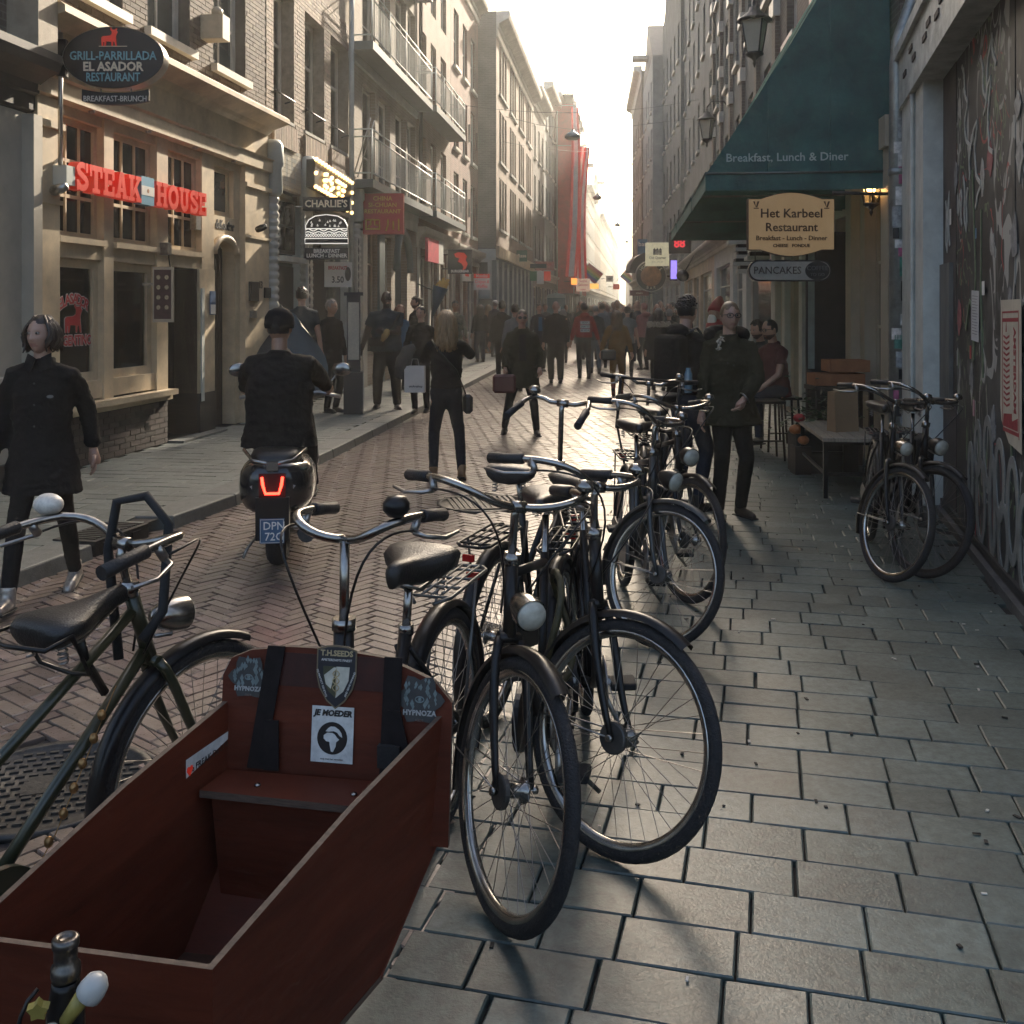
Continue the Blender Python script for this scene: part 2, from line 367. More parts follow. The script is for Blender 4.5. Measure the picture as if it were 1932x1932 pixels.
# manholes
def manhole(x, y, r, rot, label, sq=False):
    t = thing('manhole_cover', label, 'manhole', T(x, y, 0) @ RZ(rot))
    MB().lathe([(r,-.02),(r,.003),(r-.03,.003),(r-.032,-.004),(0,-.004)], 40).build('rim', IRON, t)
    mb = MB()
    if sq:
        for k in range(-6,7): mb.box(k*.045-.012,k*.045+.012,-.26,.26,-.005,.004)
        mb.box(-.3,.3,-.29,-.26,-.005,.006); mb.box(-.3,.3,.26,.29,-.005,.006)
    else:
        for i in range(-6,7):
            for j in range(-6,7):
                if math.hypot(i*.045, j*.045) < r-.06 and not (abs(i) < 2 and abs(j) < 2):
                    mb.box(i*.045-.016+(j%2)*.02,i*.045+.014+(j%2)*.02,j*.045-.008,j*.045+.008,-.005,.003)
        mb.box(-.07,.07,-.07,.07,-.005,.002)
    mb.build('studs', IRON, t)['kind'] = 'stuff'
manhole(-1.62, 3.55, .36, .3, 'large round studded manhole cover beside the cargo bike')
manhole(-.24, 8.7, .4, .2, 'round manhole with a barred square lid in the brick road', True)
manhole(*G(1490,1036).xy, .09, 0, 'small round iron cap let into the slabs before the bench')
# litter
mb = MB()
for k in range(170):
    y = random.uniform(2.3, 9); x = random.uniform(kr(y)-.2, rx(y)-.05)
    if random.random() < .35: x = rx(y)-abs(random.gauss(0,.14))-.05
    if not seen(x, y, .52, 0): continue
    a = random.uniform(0, pi); l = random.uniform(.004,.014); w_ = random.uniform(.003,.006); mb.m = random.choice([0,0,1])
    mb.T = T(x, y, .006) @ RZ(a); mb.box(-l,l,-w_,w_,0,random.uniform(.002,.005))
o = mb.build('litter', [mat('litter_dark', (.03,.025,.02), .9), mat('litter_pale', (.5,.47,.42), .8)]); tag(o, 'cigarette ends and crumbs strewn over the grey slabs', 'litter', kind='stuff')
# ------------------------------------------------------------------ building kit. Local frame: x to the viewer's right, -y towards the street
def lframe(y0, z=0): 
    h = .14 if y0 < 14.8 else (.11 if y0 < 51.6 else .125); return T(lx(y0), y0, z) @ RZ(atan2(1, h))
def wall(mb, L, H, holes, dep=.22, z0=0, y=0, back=None, W=7, roof=True):
    xs = sorted({0, L, *[h[0] for h in holes], *[h[1] for h in holes]}); zs = sorted({z0, H, *[h[2] for h in holes], *[h[3] for h in holes]})
    for a, b in zip(xs, xs[1:]):
        for c, d in zip(zs, zs[1:]):
            mx, mz = (a+b)/2, (c+d)/2
            if any(h[0] < mx < h[1] and h[2] < mz < h[3] for h in holes): continue
            mb.quad((a,y,c),(b,y,c),(b,y,d),(a,y,d))
    for a, b, c, d in [h[:4] for h in holes]:
        Y = y+dep
        mb.quad((a,y,c),(a,y,d),(a,Y,d),(a,Y,c)); mb.quad((b,y,c),(b,Y,c),(b,Y,d),(b,y,d)); mb.quad((a,y,d),(b,y,d),(b,Y,d),(a,Y,d)); mb.quad((a,y,c),(a,Y,c),(b,Y,c),(b,y,c))
    if W:
        mb.quad((0,y,z0),(0,y,H),(0,W,H),(0,W,z0)); mb.quad((L,y,z0),(L,W,z0),(L,W,H),(L,y,H)); mb.quad((0,W,z0),(0,W,H),(L,W,H),(L,W,z0))
        if roof: mb.quad((0,y,H),(L,y,H),(L,W,H),(0,W,H))
_pm = {}
def pane_mesh(w, h, m):
    k = (round(w,3), round(h,3), m.name)
    if k not in _pm: _pm[k] = MB().box(-w/2,w/2,0,.006,-h/2,h/2).mesh('pane', m)
    return _pm[k]
def window(par, x0, x1, z0, z1, cols=1, rows=2, y=.12, fw=.055, mw=.025, fm=None, gm=None, sill=None, split=True, name='window', rz=None):
    fm = fm or WHITE; gm = gm or GLASS; mb = MB()
    mb.box(x0,x0+fw,y,y+.07,z0,z1); mb.box(x1-fw,x1,y,y+.07,z0,z1); mb.box(x0+fw,x1-fw,y,y+.07,z0,z0+fw); mb.box(x0+fw,x1-fw,y,y+.07,z1-fw,z1)
    ix0, ix1, iz0, iz1 = x0+fw, x1-fw, z0+fw, z1-fw
    zc = [iz0+(iz1-iz0)*k/rows for k in range(rows+1)] if rz is None else [iz0]+[iz0+(iz1-iz0)*q for q in rz]+[iz1]
    rows = len(zc)-1; xc = [ix0+(ix1-ix0)*k/cols for k in range(cols+1)]
    for k in range(1, cols): mb.box(xc[k]-mw/2, xc[k]+mw/2, y+.01, y+.06, iz0, iz1)
    for k in range(1, rows): mb.box(ix0, ix1, y+.012, y+.058, zc[k]-mw/2-.004, zc[k]+mw/2+.004)
    o = mb.build(name, fm, par)
    if split:
        for i in range(cols):
            for j in range(rows):
                ob('pane', pane_mesh(xc[i+1]-xc[i], zc[j+1]-zc[j]-.002, gm), o, T((xc[i]+xc[i+1])/2, y+.03, (zc[j]+zc[j+1])/2) @ RZ(random.uniform(-.006,.006)) @ RX(random.uniform(-.006,.006)))
    else: ob('pane', pane_mesh(ix1-ix0, iz1-iz0, gm), o, T((ix0+ix1)/2, y+.035, (iz0+iz1)/2) @ RX(random.uniform(-.01,.01)))
    if sill: MB().box(x0-.07,x1+.07,-.09,y+.01,z0-.1,z0-.005).build('sill', sill, o)
    return o
def mould(par, L, prof, m, name='cornice', x0=0, ends=True):   # a moulding run along x; prof = [(out, z)] from bottom to top
    pl = [(-a, z) for a, z in prof]; mb = MB(); n = len(pl)
    vs = [(x0,a,z) for a,z in pl]+[(x0+L,a,z) for a,z in pl]; fs = [(i, i+n, i+1+n, i+1) for i in range(n-1)]
    fs = [f[::-1] for f in fs]
    vs += [(x0,.05,pl[0][1]),(x0,.05,pl[-1][1]),(x0+L,.05,pl[0][1]),(x0+L,.05,pl[-1][1])]
    fs += [tuple(range(n))+(2*n+1,2*n), tuple(range(2*n-1,n-1,-1))+(2*n+2,2*n+3), (n-1, 2*n-1, 2*n+3, 2*n+1)[::-1], (0, n, 2*n+2, 2*n)]
    mb.add(vs, fs); return mb.build(name, m, par)
CORN = lambda z, o=.3, h=.45: [(.02,z),(.05,z+.04*h),(.05,z+.3*h),(.09,z+.34*h),(.1,z+.5*h),(.6*o,z+.62*h),(.9*o,z+.7*h),(o,z+.86*h),(o,z+h)]
def facade_bricks(par, rng, holes, m, n=300, bw=.21, bh=.052, j=.009, proud=.008, near=None):
    x0, x1, z0, z1 = rng; out = []; r = 0; z = z0
    while z+bh < z1:
        x = x0-(bw+j)*(.5 if r % 2 else 0); 
        while x < x1:
            a, b = max(x, x0), min(x+bw, x1)
            if b-a > .03:
                segs = [(a, b)]
                for h in holes:
                    if h[2]-.004 < z+bh/2 < h[3]+.004:
                        ns = []
                        for p, q in segs:
                            if q <= h[0] or p >= h[1]: ns.append((p, q)); continue
                            if p < h[0]-.03: ns.append((p, h[0]))
                            if q > h[1]+.03: ns.append((h[1], q))
                        segs = ns
                out += [(p, q, z) for p, q in segs]
            x += bw+j
        z += bh+j; r += 1
    if near: out.sort(key=near)
    full = MB().box(-bw/2,bw/2,-proud,.01,-bh/2,bh/2).mesh('brick', m); rest = MB()
    cnt = 0
    for p, q, z in out:
        d = random.uniform(-.003,.002)
        if cnt < n:
            me = full if abs(q-p-bw) < .004 else MB().box(-(q-p)/2,(q-p)/2,-proud,.01,-bh/2,bh/2).mesh('brick', m)
            ob('brick', me, par, T((p+q)/2, d, z+bh/2) @ RY(random.uniform(-.006,.006))); cnt += 1
        else: rest.box(p,q,-proud+d,.01,z,z+bh)
    if rest.v: rest.build('more_bricks', m, par)['kind'] = 'stuff'
def ly(px): 
    r = (px-966)/1932; y = 5.66/(.14-r); return y if y < 14.85 else 5.21/(.11-r)
# ================================================================== steak house (left, cream shopfront)
Y0 = 9.29; K1 = sqrt(1+.14**2)
def X1(px): return (5.66/(.14-(px-966)/1932)-Y0)*K1
st = thing('steakhouse_building', 'brown brick house with cream steakhouse shopfront and dark base', 'building', lframe(Y0))
L1 = X1(500); H1 = 11.5
ups = [(X1(147),X1(230),4.78,6.6),(X1(277),X1(357),4.78,6.6),(X1(402),X1(462),4.78,6.6)]
ups += [(a,b,7.6,9.2) for a,b,_,_ in ups]
mb = MB(); mb.m = 0; wall(mb, L1, H1, ups, .25, z0=4.3); mb.build('wall', mat('mortar_dark', (.09,.075,.06), .95, var=.3, ns=8), st)
STB = mat('brick_steak', (.115,.085,.06), .8, var=.3, ns=9, b=.4, bs=60, rnd=.35)
facade_bricks(st, (0, L1, 4.42, 7.2), ups[:3], STB, 300, near=lambda t: t[2]+t[0]*.1)
for a, b, c, d in ups[:3]: window(st, a, b, c, d, 2, 3, y=.14, fw=.1, gm=GLASSB, sill=WHITE)
for a, b, c, d in ups[3:]: window(st, a, b, c, d, 2, 3, y=.14, fw=.1, sill=WHITE, split=False)
# ground floor: posts, rails and panels
wx = [(X1(103),X1(193)),(X1(211),X1(293)),(X1(314),X1(378))]
fr = MB()
def post(mb, a, b, z0, z1, y=0, d=.3): mb.box(a, b, y, y+d, z0, z1)
post(fr, 0, X1(102), .09, 3.6, -.06); post(fr, X1(455), L1, .09, 3.6, -.06)                # pilasters
post(fr, X1(193), X1(211), .7, 3.6, -.02); post(fr, X1(293), X1(314)-.002, .7, 3.6, -.02); post(fr, X1(378), X1(401), .7, 3.6, -.02)
fr.box(X1(102)+.002, X1(401), .0, .3, 2.14, 2.34)                                       # transom rail
fr.box(X1(102)+.002, X1(314), .0, .3, .74, .92)                                         # rail under windows
fr.box(X1(102)+.002, X1(455)-.002, .0, .3, 3.5, 3.62)
fr.box(X1(401), X1(455)-.002, .03, .3, 2.62, 2.86); fr.box(X1(401), X1(404), .02,.3,2.86,3.5); fr.box(X1(443),X1(455)-.002,.02,.3,2.86,3.5)
fr.build('shopfront_frame', CREAM, st)
mould(st, L1+.1, [(.0,3.6),(.1,3.62),(.1,3.78),(.13,3.8),(.02,3.82),(.02,4.16),(.08,4.2),(.12,4.24),(.3,4.3),(.36,4.32),(.36,4.38),(.3,4.42)], CREAM, 'cornice', -.05)
for p, q in ((0,X1(102)),(X1(455),L1)):
    MB().box(p-.03,q+.03,-.1,-.058,3.32,3.38).build('capital', CREAM, st); MB().box(p-.02,q+.02,-.085,-.058,2.62,2.66).build('moulding', CREAM, st)
for i, (a, b) in enumerate(wx):
    window(st, a+.003, b-.003, 2.34, 3.5, 3, 3, y=.06, fw=.06, fm=CREAM, gm=GLASS)
    MB().box(a-.0,b+.0,-.06,.058,2.28,2.339).build('sill', CREAM, st)
window(st, X1(404)+.002, X1(443)-.002, 2.87, 3.5, 1, 1, y=.08, fw=.06, fm=CREAM, gm=GLASSB)
for i in (0, 1):
    sw = window(st, wx[i][0]+.003, wx[i][1]-.003, .92, 2.14, 1, 1, y=.05, fw=.09, fm=CREAM, gm=CLEAR, name='shop_window'); a, b = wx[i]
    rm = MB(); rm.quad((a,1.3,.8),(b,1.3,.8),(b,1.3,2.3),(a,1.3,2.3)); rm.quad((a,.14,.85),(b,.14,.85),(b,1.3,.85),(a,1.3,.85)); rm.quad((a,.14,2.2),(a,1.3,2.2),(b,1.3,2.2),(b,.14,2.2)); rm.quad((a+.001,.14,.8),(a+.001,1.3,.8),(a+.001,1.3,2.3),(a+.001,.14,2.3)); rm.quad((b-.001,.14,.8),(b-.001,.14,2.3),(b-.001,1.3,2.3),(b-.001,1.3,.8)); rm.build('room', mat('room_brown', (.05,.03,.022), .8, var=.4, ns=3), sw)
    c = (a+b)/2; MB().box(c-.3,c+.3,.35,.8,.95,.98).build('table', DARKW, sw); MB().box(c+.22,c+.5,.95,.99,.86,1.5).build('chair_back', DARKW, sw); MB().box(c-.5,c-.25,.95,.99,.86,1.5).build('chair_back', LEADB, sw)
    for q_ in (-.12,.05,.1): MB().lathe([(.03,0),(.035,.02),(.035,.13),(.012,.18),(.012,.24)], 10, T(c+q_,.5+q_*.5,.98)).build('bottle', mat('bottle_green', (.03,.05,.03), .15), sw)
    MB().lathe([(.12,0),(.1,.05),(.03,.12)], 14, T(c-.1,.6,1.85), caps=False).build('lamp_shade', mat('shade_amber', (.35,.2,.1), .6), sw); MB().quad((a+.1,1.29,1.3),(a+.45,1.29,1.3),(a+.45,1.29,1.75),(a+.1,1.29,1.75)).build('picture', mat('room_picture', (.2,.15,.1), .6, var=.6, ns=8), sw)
    MB().quad((b-.3,.12,1.7),(b-.12,.12,1.7),(b-.12,.12,1.95),(b-.3,.12,1.95)).build('window_bill', GREYW, sw)
MB().box(X1(102)+.01, X1(317), -.13, 0, .66, .72).box(X1(102)+.01,X1(317),-.06,0,.6,.66).build('window_sill', CREAM, st)
bw = MB(); bw.box(X1(60)+.02, X1(315), .0, .3, .05, .6); base = bw.build('base_wall', mat('mortar_black', (.03,.025,.022), .95), st)
facade_bricks(base, (X1(100), X1(315), .1, .6), [], mat('brick_base', (.05,.036,.03), .75, var=.3, b=.5, bs=60, rnd=.4), 300)
MB().box(X1(272),X1(280),-.012,0,.3,.38).build('air_vent', BLACK, st)
# entrance: recessed dark lobby with an open door leaf
lob = MB(); a, b = X1(316), X1(372); lob.quad((a,1.1,.09),(b,1.1,.09),(b,1.1,2.14),(a,1.1,2.14)); lob.quad((a,0,.09),(a,1.1,.09),(a,1.1,2.14),(a,0,2.14)); lob.quad((b,1.1,.09),(b,0,.09),(b,0,2.14),(b,1.1,2.14)); lob.quad((a,0,2.13),(a,1.1,2.13),(b,1.1,2.13),(b,0,2.13)); lob.quad((a,0,.1),(b,0,.1),(b,1.1,.1),(a,1.1,.1))
lob.build('lobby', DARKW, st)
dl_ = MB().box(a+.45,a+1.15,.5,.55,.12,2.1).build('door', DARKW, st); MB().box(a+1.02,a+1.1,.44,.499,1.0,1.1).build('handle', CHROME, dl_)
MB().box(X1(372),X1(401),-.03,.3,.6,2.14).build('door_post', CREAM, st); MB().box(X1(372),X1(401),-.04,.28,.09,.6).build('plinth', LEADB, st)
MB().box(X1(374),X1(379),-.05,-.031,.5,1.9).build('pale_strip', GREYW, st)
MB().box(X1(316),X1(401),-.2,.0,.05,.115).build('step', KERBM, st)
# arched side door
a, b = X1(404), X1(446); mid = (a+b)/2; arch = MB(); arc = [(mid+(b-a)/2*cos(t), 2.36+.22*sin(t)) for t in [pi*k/12 for k in range(13)]]
arch.prism([(a,2.36)]+[(a,2.62),(b,2.62),(b,2.36)]+arc[1:-1], .03, .25); arch.build('arched_lintel', CREAM, st)
arch2 = MB(); arch2.tube([(x,.0,z) for x,z in arc], .045, 8); arch2.build('hood_mould', CREAM, st)
dr = MB().box(a,b,.2,.26,.09,2.6).build('door', DARKW, st)
for k in range(8): MB().box(a+.03+k*(b-a-.06)/8, a+.03+(k+.8)*(b-a-.06)/8, .185,.2,.3,2.45).build('board', DARKW, dr)
MB().box(X1(446),X1(455),.02,.3,.09,2.62).build('door_post', CREAM, st)
MB().box(X1(401)+.001,X1(404),.02,.3,.09,2.62).build('door_post', CREAM, st)
MB().box(0,X1(102),-.075,-.061,.09,.55).build('plinth', LEADB, st); MB().box(X1(455),L1,-.075,-.061,.09,.55).build('plinth', LEADB, st)
text('deKooiker', .17, LEADB, st, T((X1(403)+X1(452))/2, .027, 2.74), bold=.004, sx=.8, name='lettering')
MB().box(X1(461),X1(476),-.1,-.061,1.75,2.02).build('intercom', IRON, st); MB().box(X1(463),X1(472),-.1,-.061,1.52,1.62).build('keypad', STEEL, st)
text('13', .14, LEADB, st, T(X1(484),-.064,1.98), bold=.004)
for px, z in ((78,2.72),(470,2.74)):
    o = MB().lathe([(.03,0),(.045,.02),(.05,.09),(.035,.16),(0,.165)], 12, T(X1(px),-.1,z) @ RX(radians(70))).build('spotlight', STEEL if px < 100 else IRON, st)
for k in range(4): MB().lathe([(.03,0),(.035,.02)], 10, T(.9+k*1.15,-.06,3.59)).build('downlight', STEEL, st)
MB().box(X1(366),X1(375),-.03,.05,2.62,2.86).build('ventilator', STEEL, st)
MB().box(X1(104),X1(110),.0,.055,2.42,2.74).build('ventilator', GREYW, st)
mb = MB(); mb.tube([(X1(303),-.1,2.3),(X1(303),-.1,2.22),(X1(300),-.14,2.1),(X1(297),-.13,1.96)], .008, 6); mb.build('cable', BLACK, st)
MB().box(X1(298),X1(305),-.12,-.02,2.26,2.4).build('camera_box', STEEL, st)
al = MB(); al.box(X1(377),X1(391),-.3,-.0,5.0,5.3); al.lathe([(.07,5.3),(.07,5.38),(.03,5.42)],12,T((X1(377)+X1(391))/2,-.18,0)); al.build('alarm_box', mat('alarm_beige', (.42,.36,.26), .5), st)
# ================================================================== neighbour beyond the left edge: grey panels
GREYP = mat('warm_grey_panel', (.42,.38,.31), .5, var=.15, ns=3, b=.06, bs=10)
nb = thing('panelled_shopfront', 'grey panelled shopfront with heavy dark cornice before the steakhouse', 'building', lframe(4.2))
Ln = (Y0-4.2)*K1-.02
mb = MB(); wall(mb, Ln, 11, [(.6,1.9,4.9,6.6),(2.6,3.9,4.9,6.6)], .2, z0=3.9); mb.build('wall', BR_E, nb)
for a in (.6,2.6): window(nb, a, a+1.3, 4.9, 6.6, 2, 2, sill=STONE, split=False)
for k in range(5):
    a = k*Ln/5; MB().box(a+.02,a+Ln/5-.02,-.02,.2,.3,3.4).build('panel', GREYP, nb)
MB().box(0,Ln,.03,.3,.05,3.95).build('backing', LEADB, nb); MB().box(0,Ln,-.06,.03,.05,.3).build('plinth', LEADB, nb)
mould(nb, Ln, CORN(3.42,.32,.5), mat('dark_cornice', (.05,.043,.038), .6, var=.3, ns=4), 'cornice')
MB().box(Ln-.16,Ln-.03,-.14,-.021,.3,3.38).build('corner_post', GREYP, nb); MB().box(0,Ln-.2,-.16,-.021,1.0,1.06).build('ledge', STONE, nb)
bk = MB(); bk.box(Ln-.34,Ln-.05,-.3,.02,3.93,4.5); bk.box(Ln-.4,Ln-.0,-.4,.02,4.5,4.6); bk.build('corbel', mat('sand_stone', (.36,.3,.22), .7, var=.2, b=.2), nb)
# ================================================================== house number 15, tiled shop
Y2 = 14.87; K2 = sqrt(1+.11**2)
def X2(px): return (5.21/(.11-(px-966)/1932)-Y2)*K2
t2 = thing('tiled_shop_building', 'light brown brick house with three tall curtained windows and white tiled shop below', 'building', lframe(Y2))
L2 = (19.3-Y2)*K2; up2 = [(X2(515),X2(553)+.02,4.55,6.5),(X2(574),X2(611),4.55,6.5),(X2(623),X2(657),4.55,6.5)]
mb = MB(); wall(mb, L2, 12, up2+[(a,b,7.6,9.4) for a,b,_,_ in up2], .26, z0=3.9); mb.build('wall', mat('mortar_pale', (.25,.21,.16), .95, var=.3, ns=8), t2)
facade_bricks(t2, (0, L2, 4.12, 7.0), up2+[(a-.08,b+.08,4.1,4.56) for a,b,_,_ in up2], mat('brick_tile', (.22,.16,.11), .8, var=.3, ns=9, b=.4, bs=60, rnd=.3), 300, near=lambda t: t[2]+t[0]*.2)
CURT = mat('curtain', (.5,.46,.38), .9, var=.15, ns=3, st=(20,20,.4))
for k, (a, b, c, d) in enumerate(up2):
    wd = window(t2, a, b, c, d, 2, 2, y=.2, fw=.06, mw=.035, gm=CLEAR, sill=None, rz=[.62])
    cu = MB(); n = 40; pts = [(a+.03+(b-a-.06)*i/n, .34+.02*sin(i*1.7)) for i in range(n+1)]
    for (p, q), (r_, s_) in zip(pts, pts[1:]):
        if not (k == 1 and .45 < (p-a)/(b-a) < .8): cu.quad((p,q,c),(r_,s_,c),(r_,s_,d),(p,q,d))
    cu.build('curtain', CURT, wd)
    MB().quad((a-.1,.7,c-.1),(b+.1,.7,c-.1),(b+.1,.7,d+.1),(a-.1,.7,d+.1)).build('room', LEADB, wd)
    MB().box(a-.0,b+.0,-.02,.199,c-.05,c-.001).build('sill', STONE, wd)
    rl = MB(); rl.tube([(a,-.03,c+.34),(b,-.03,c+.34)], .014, 6); rl.tube([(a+.12,-.03,c+.34),(a+.12,.1,c+.3)], .012, 6); rl.tube([(b-.12,-.03,c+.34),(b-.12,.1,c+.3)], .012, 6); rl.build('guard_rail', IRON, wd)
    for i in range(14): MB().box(a-.07+i*(b-a+.14)/14, a-.07+(i+.82)*(b-a+.14)/14, -.05,.02,4.1,4.46).build('brick', MATS['brick_tile'], wd)
    window(t2, a, b, 7.6, 9.4, 2, 2, y=.2, split=False)
TILE = mat('white_tile', (.55,.52,.45), .25, var=.1, ns=3); TILEG = mat('grey_tile', (.3,.31,.29), .3, var=.1)
a, b = X2(517), X2(567)
MB().box(a,b,-.0,.2,3.45,4.1).build('tile_backing', STONE, t2)
n = 15; cw = (b-a)/n
pat = {(6,r) for r in range(2,8)}|{(9,2),(10,2),(11,2),(11,3),(11,4),(10,5),(9,5),(9,6),(9,7),(10,7),(11,7)}|{(c,0) for c in (1,2,5,9,13)}|{(c,9) for c in (2,6,7,12)}
for i in range(n):
    for j in range(10):
        ob('tile', pane_mesh(cw-.005, .061, TILEG if (i,j) in pat else TILE), t2, T(a+(i+.5)*cw, -.012, 3.48+.065*j+.032))
def baluster(par, x, z0, z1, m, r=.11):
    pr = []; n = int((z1-z0)/.11)
    for k in range(n): zz = z0+k*(z1-z0)/n; d = (z1-z0)/n; pr += [(r*.78,zz),(r,zz+.35*d),(r,zz+.65*d),(r*.78,zz+.95*d)]
    MB().lathe(pr, 10, T(x,-.03,0)).build('banded_column', m, par)
for px in (509, 575, 668): baluster(t2, X2(px), .1, 3.3, TILE); MB().lathe([(.1,3.3),(.14,3.36),(.13,3.7),(.16,3.75),(.15,4.05),(.1,4.12)], 12, T(X2(px),-.05,0)).build('capital', GREYW, t2)
MB().box(X2(583),X2(661),-.06,.2,3.35,4.1).box(X2(583),X2(661),-.1,-.06,4.02,4.1).build('fascia', mat('fascia_sand', (.5,.44,.34), .5, var=.15, ns=3), t2)
a, b = X2(517)+.1, X2(567)-.1
MB().box(a,b,.1,.25,.09,3.44).build('door_surround', TEALP, t2); dd = MB().box(a+.1,b-.1,.05,.1,.12,2.3).build('door', BLACK, t2)
window(t2, a+.08, b-.08, 2.5, 3.35, 2, 2, y=.03, fw=.05, fm=BLACK); MB().box(a-.05,b+.05,-.15,.09,2.36,2.44).build('door_hood', WHITE, t2)
MB().tube([(a+.25,.02,.9),(a+.25,-.02,1.0),(a+.25,-.02,1.6),(a+.25,.02,1.7)], .015, 6).build('handle', CHROME, dd)
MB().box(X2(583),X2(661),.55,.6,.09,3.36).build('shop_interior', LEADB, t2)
for px0, px1 in ((583,590),(655,661)): MB().box(X2(px0),X2(px1),.0,.5,.09,3.35).build('door_jamb', GREYW, t2)
MB().box(X2(592),X2(625),.1,.14,.1,2.7).build('door', LEADB, t2); MB().box(X2(626),X2(654),.12,.16,.1,2.7).build('glass_door', GLASSB, t2)
pp = MB(); pp.tube([(L2-.06,-.08,.1),(L2-.06,-.08,12)], .05, 10); pp.build('drainpipe', GREYW, t2)
MB().box(X2(489)+.05,X2(489)+.3,-.07,-.02,1.8,1.95).build('number_plate', BLACK, t2)
# ================================================================== houses with balconies
def balcony(par, x0, x1, z, proj, rails=True, h=.95):
    b = MB().box(x0,x1,-proj,0,z-.16,z).build('balcony_slab', mat('balcony_floor', (.1,.12,.12), .6, var=.2), par)
    rl = MB(); y = -proj+.03
    for zz in (z+h, z+h-.14, z+.12): rl.tube([(x0+.02,-.02,zz),(x0+.02,y,zz),(x1-.02,y,zz),(x1-.02,-.02,zz)], .016, 6)
    n = 4
    for k in range(n+1): x = x0+.02+(x1-x0-.04)*k/n; rl.tube([(x,y,z-.1),(x,y,z+h)], .018, 6)
    rl.build('railing', GREYW, b)
    k = x0+.12
    while k < x1-.05: MB().box(k-.006,k+.006,y-.006,y+.006,z+.12,z+h-.14).build('baluster', GREYW, b); k += .13
    return b
t3 = thing('balcony_building', 'pale brick house with two long steel balconies over the chinese restaurant', 'building', lframe(19.32))
L3 = (25.6-19.32)*K2
def X3(px): return (5.21/(.11-(px-966)/1932)-19.32)*K2
cols3 = [(X3(683),X3(708)),(X3(714),X3(736)),(X3(746),X3(766)),(X3(769),min(X3(783),L3-.1))]
h3 = [(a,b,4.15,6.15) for a,b in cols3]+[(a,b,6.8,8.9) for a,b in cols3]+[(a,b,9.5,11.4) for a,b in cols3]
g3 = [(X3(690)+.1,X3(712),.7,3.4),(X3(724),X3(738),.7,3.2),(X3(745),X3(768),.2,3.4)]
BR_P = brickmat('brick_pale', (.26,.21,.155),(.21,.17,.125),(.3,.26,.21))
mb = MB(); wall(mb, L3, 13.2, h3+g3, .2); mb.build('wall', BR_P, t3)
for k, (a, b, c, d) in enumerate(h3):
    window(t3, a, b, c, d, 2, 2, y=.12, fw=.07, gm=(GLASSB if k % 3 else CLEAR) if k < 8 else GLASS, rz=[.28], split=k < 8)
    if k < 8 and k % 3 == 0: MB().quad((a,.3,c),(b,.3,c),(b,.3,d),(a,.3,d)).build('curtain', CURT, t3)
window(t3, *g3[0], 2, 2, y=.1, fm=mat('cream_dark', (.4,.32,.22), .5), rz=[.7]); window(t3, *g3[1], 1, 2, y=.1, rz=[.7]); MB().box(g3[2][0],g3[2][1],.15,.2,.2,3.4).build('arched_door', TEALP, t3)
ar = [(( g3[2][0]+g3[2][1])/2+(.1+(g3[2][1]-g3[2][0])/2)*cos(t), 2.5+.95*sin(t)) for t in [pi*k/14 for k in range(15)]]
MB().tube([(x,-.05,z) for x,z in ar], .09, 6).build('door_arch', TEALP, t3)
MB().box(X3(712),X3(722),-.05,.0,.1,3.5).build('dark_pilaster', TEALP, t3)
MB().box(0,L3,-.04,-.0,3.55,3.95).build('fascia', GREYW, t3); MB().box(X3(676),X3(684),-.1,0,.09,3.5).build('pilaster', TILE, t3)
balcony(t3, .1, L3-.15, 4.1, .45); balcony(t3, .1, L3-.15, 6.72, .45); balcony(t3, .1, L3-.15, 9.4, .45)
for z in (4.0,6.6): MB().box(-.02,L3,-.06,-.002,z-.22,z-.06).build('string_course', GREYW, t3)
lad = MB()
for dx in (-.14,.14): lad.tube([(.45+dx,-.02,4.2),(.45+dx,-.35,5.3)], .012, 6)
lad.build('bracing', STEEL, t3)
t4 = thing('small_balcony_building', 'narrow brick house with short balconies above the burger sign', 'building', lframe(25.62))
L4 = (30.6-25.62)*K2; c4 = [(.5,1.3),(1.9,2.7),(3.4,4.3)]
h4 = [(a,b,z,z+1.9) for z in (4.2,6.9,9.6) for a,b in c4]; g4 = [(.3,1.5,.8,3.0),(1.9,2.9,.15,3.0),(3.3,4.6,.8,3.0)]
mb = MB(); wall(mb, L4, 13.6, h4+g4, .2); mb.build('wall', brickmat('brick_rose', (.21,.135,.092),(.17,.105,.07),(.23,.19,.155)), t4)
for a, b, c, d in h4: window(t4, a, b, c, d, 1, 2, y=.1, gm=GLASSB, split=c < 8)
for a, b, c, d in g4: window(t4, a, b, c, d, 1, 2, y=.1, fm=WHITE, gm=GLASSB)
balcony(t4, .1, L4-.2, 4.1, .5); balcony(t4, .1, L4-.2, 6.75, .5)
mould(t4, L4, CORN(3.2,.25,.5), WHITE, 'shop_cornice'); pp = MB(); pp.tube([(.2,-.3,10.6),(.2,-.07,10.1),(.2,-.07,4)], .05, 8); pp.build('drainpipe', IRON, t4)
for k in range(4): MB().box(.1+k*1.4,.26+k*1.4,-.05,0,.1,3.2).build('pilaster', WHITE, t4)
t5 = thing('red_brick_house', 'red brick house with small white sills next to the protruding corner block', 'building', lframe(30.62))
L5 = (36.4-30.62)*K2; c5 = [(.6+k*1.75,1.55+k*1.75) for k in range(3)]
h5 = [(a,b,z,z+1.75) for z in (4.1,6.6,9.1) for a,b in c5]; g5 = [(.4,1.5,.8,2.9),(1.9,3.0,.12,2.9),(3.4,5.4,.8,2.9)]
mb = MB(); wall(mb, L5, 12.4, h5+g5, .2); mb.build('wall', BR_C, t5)
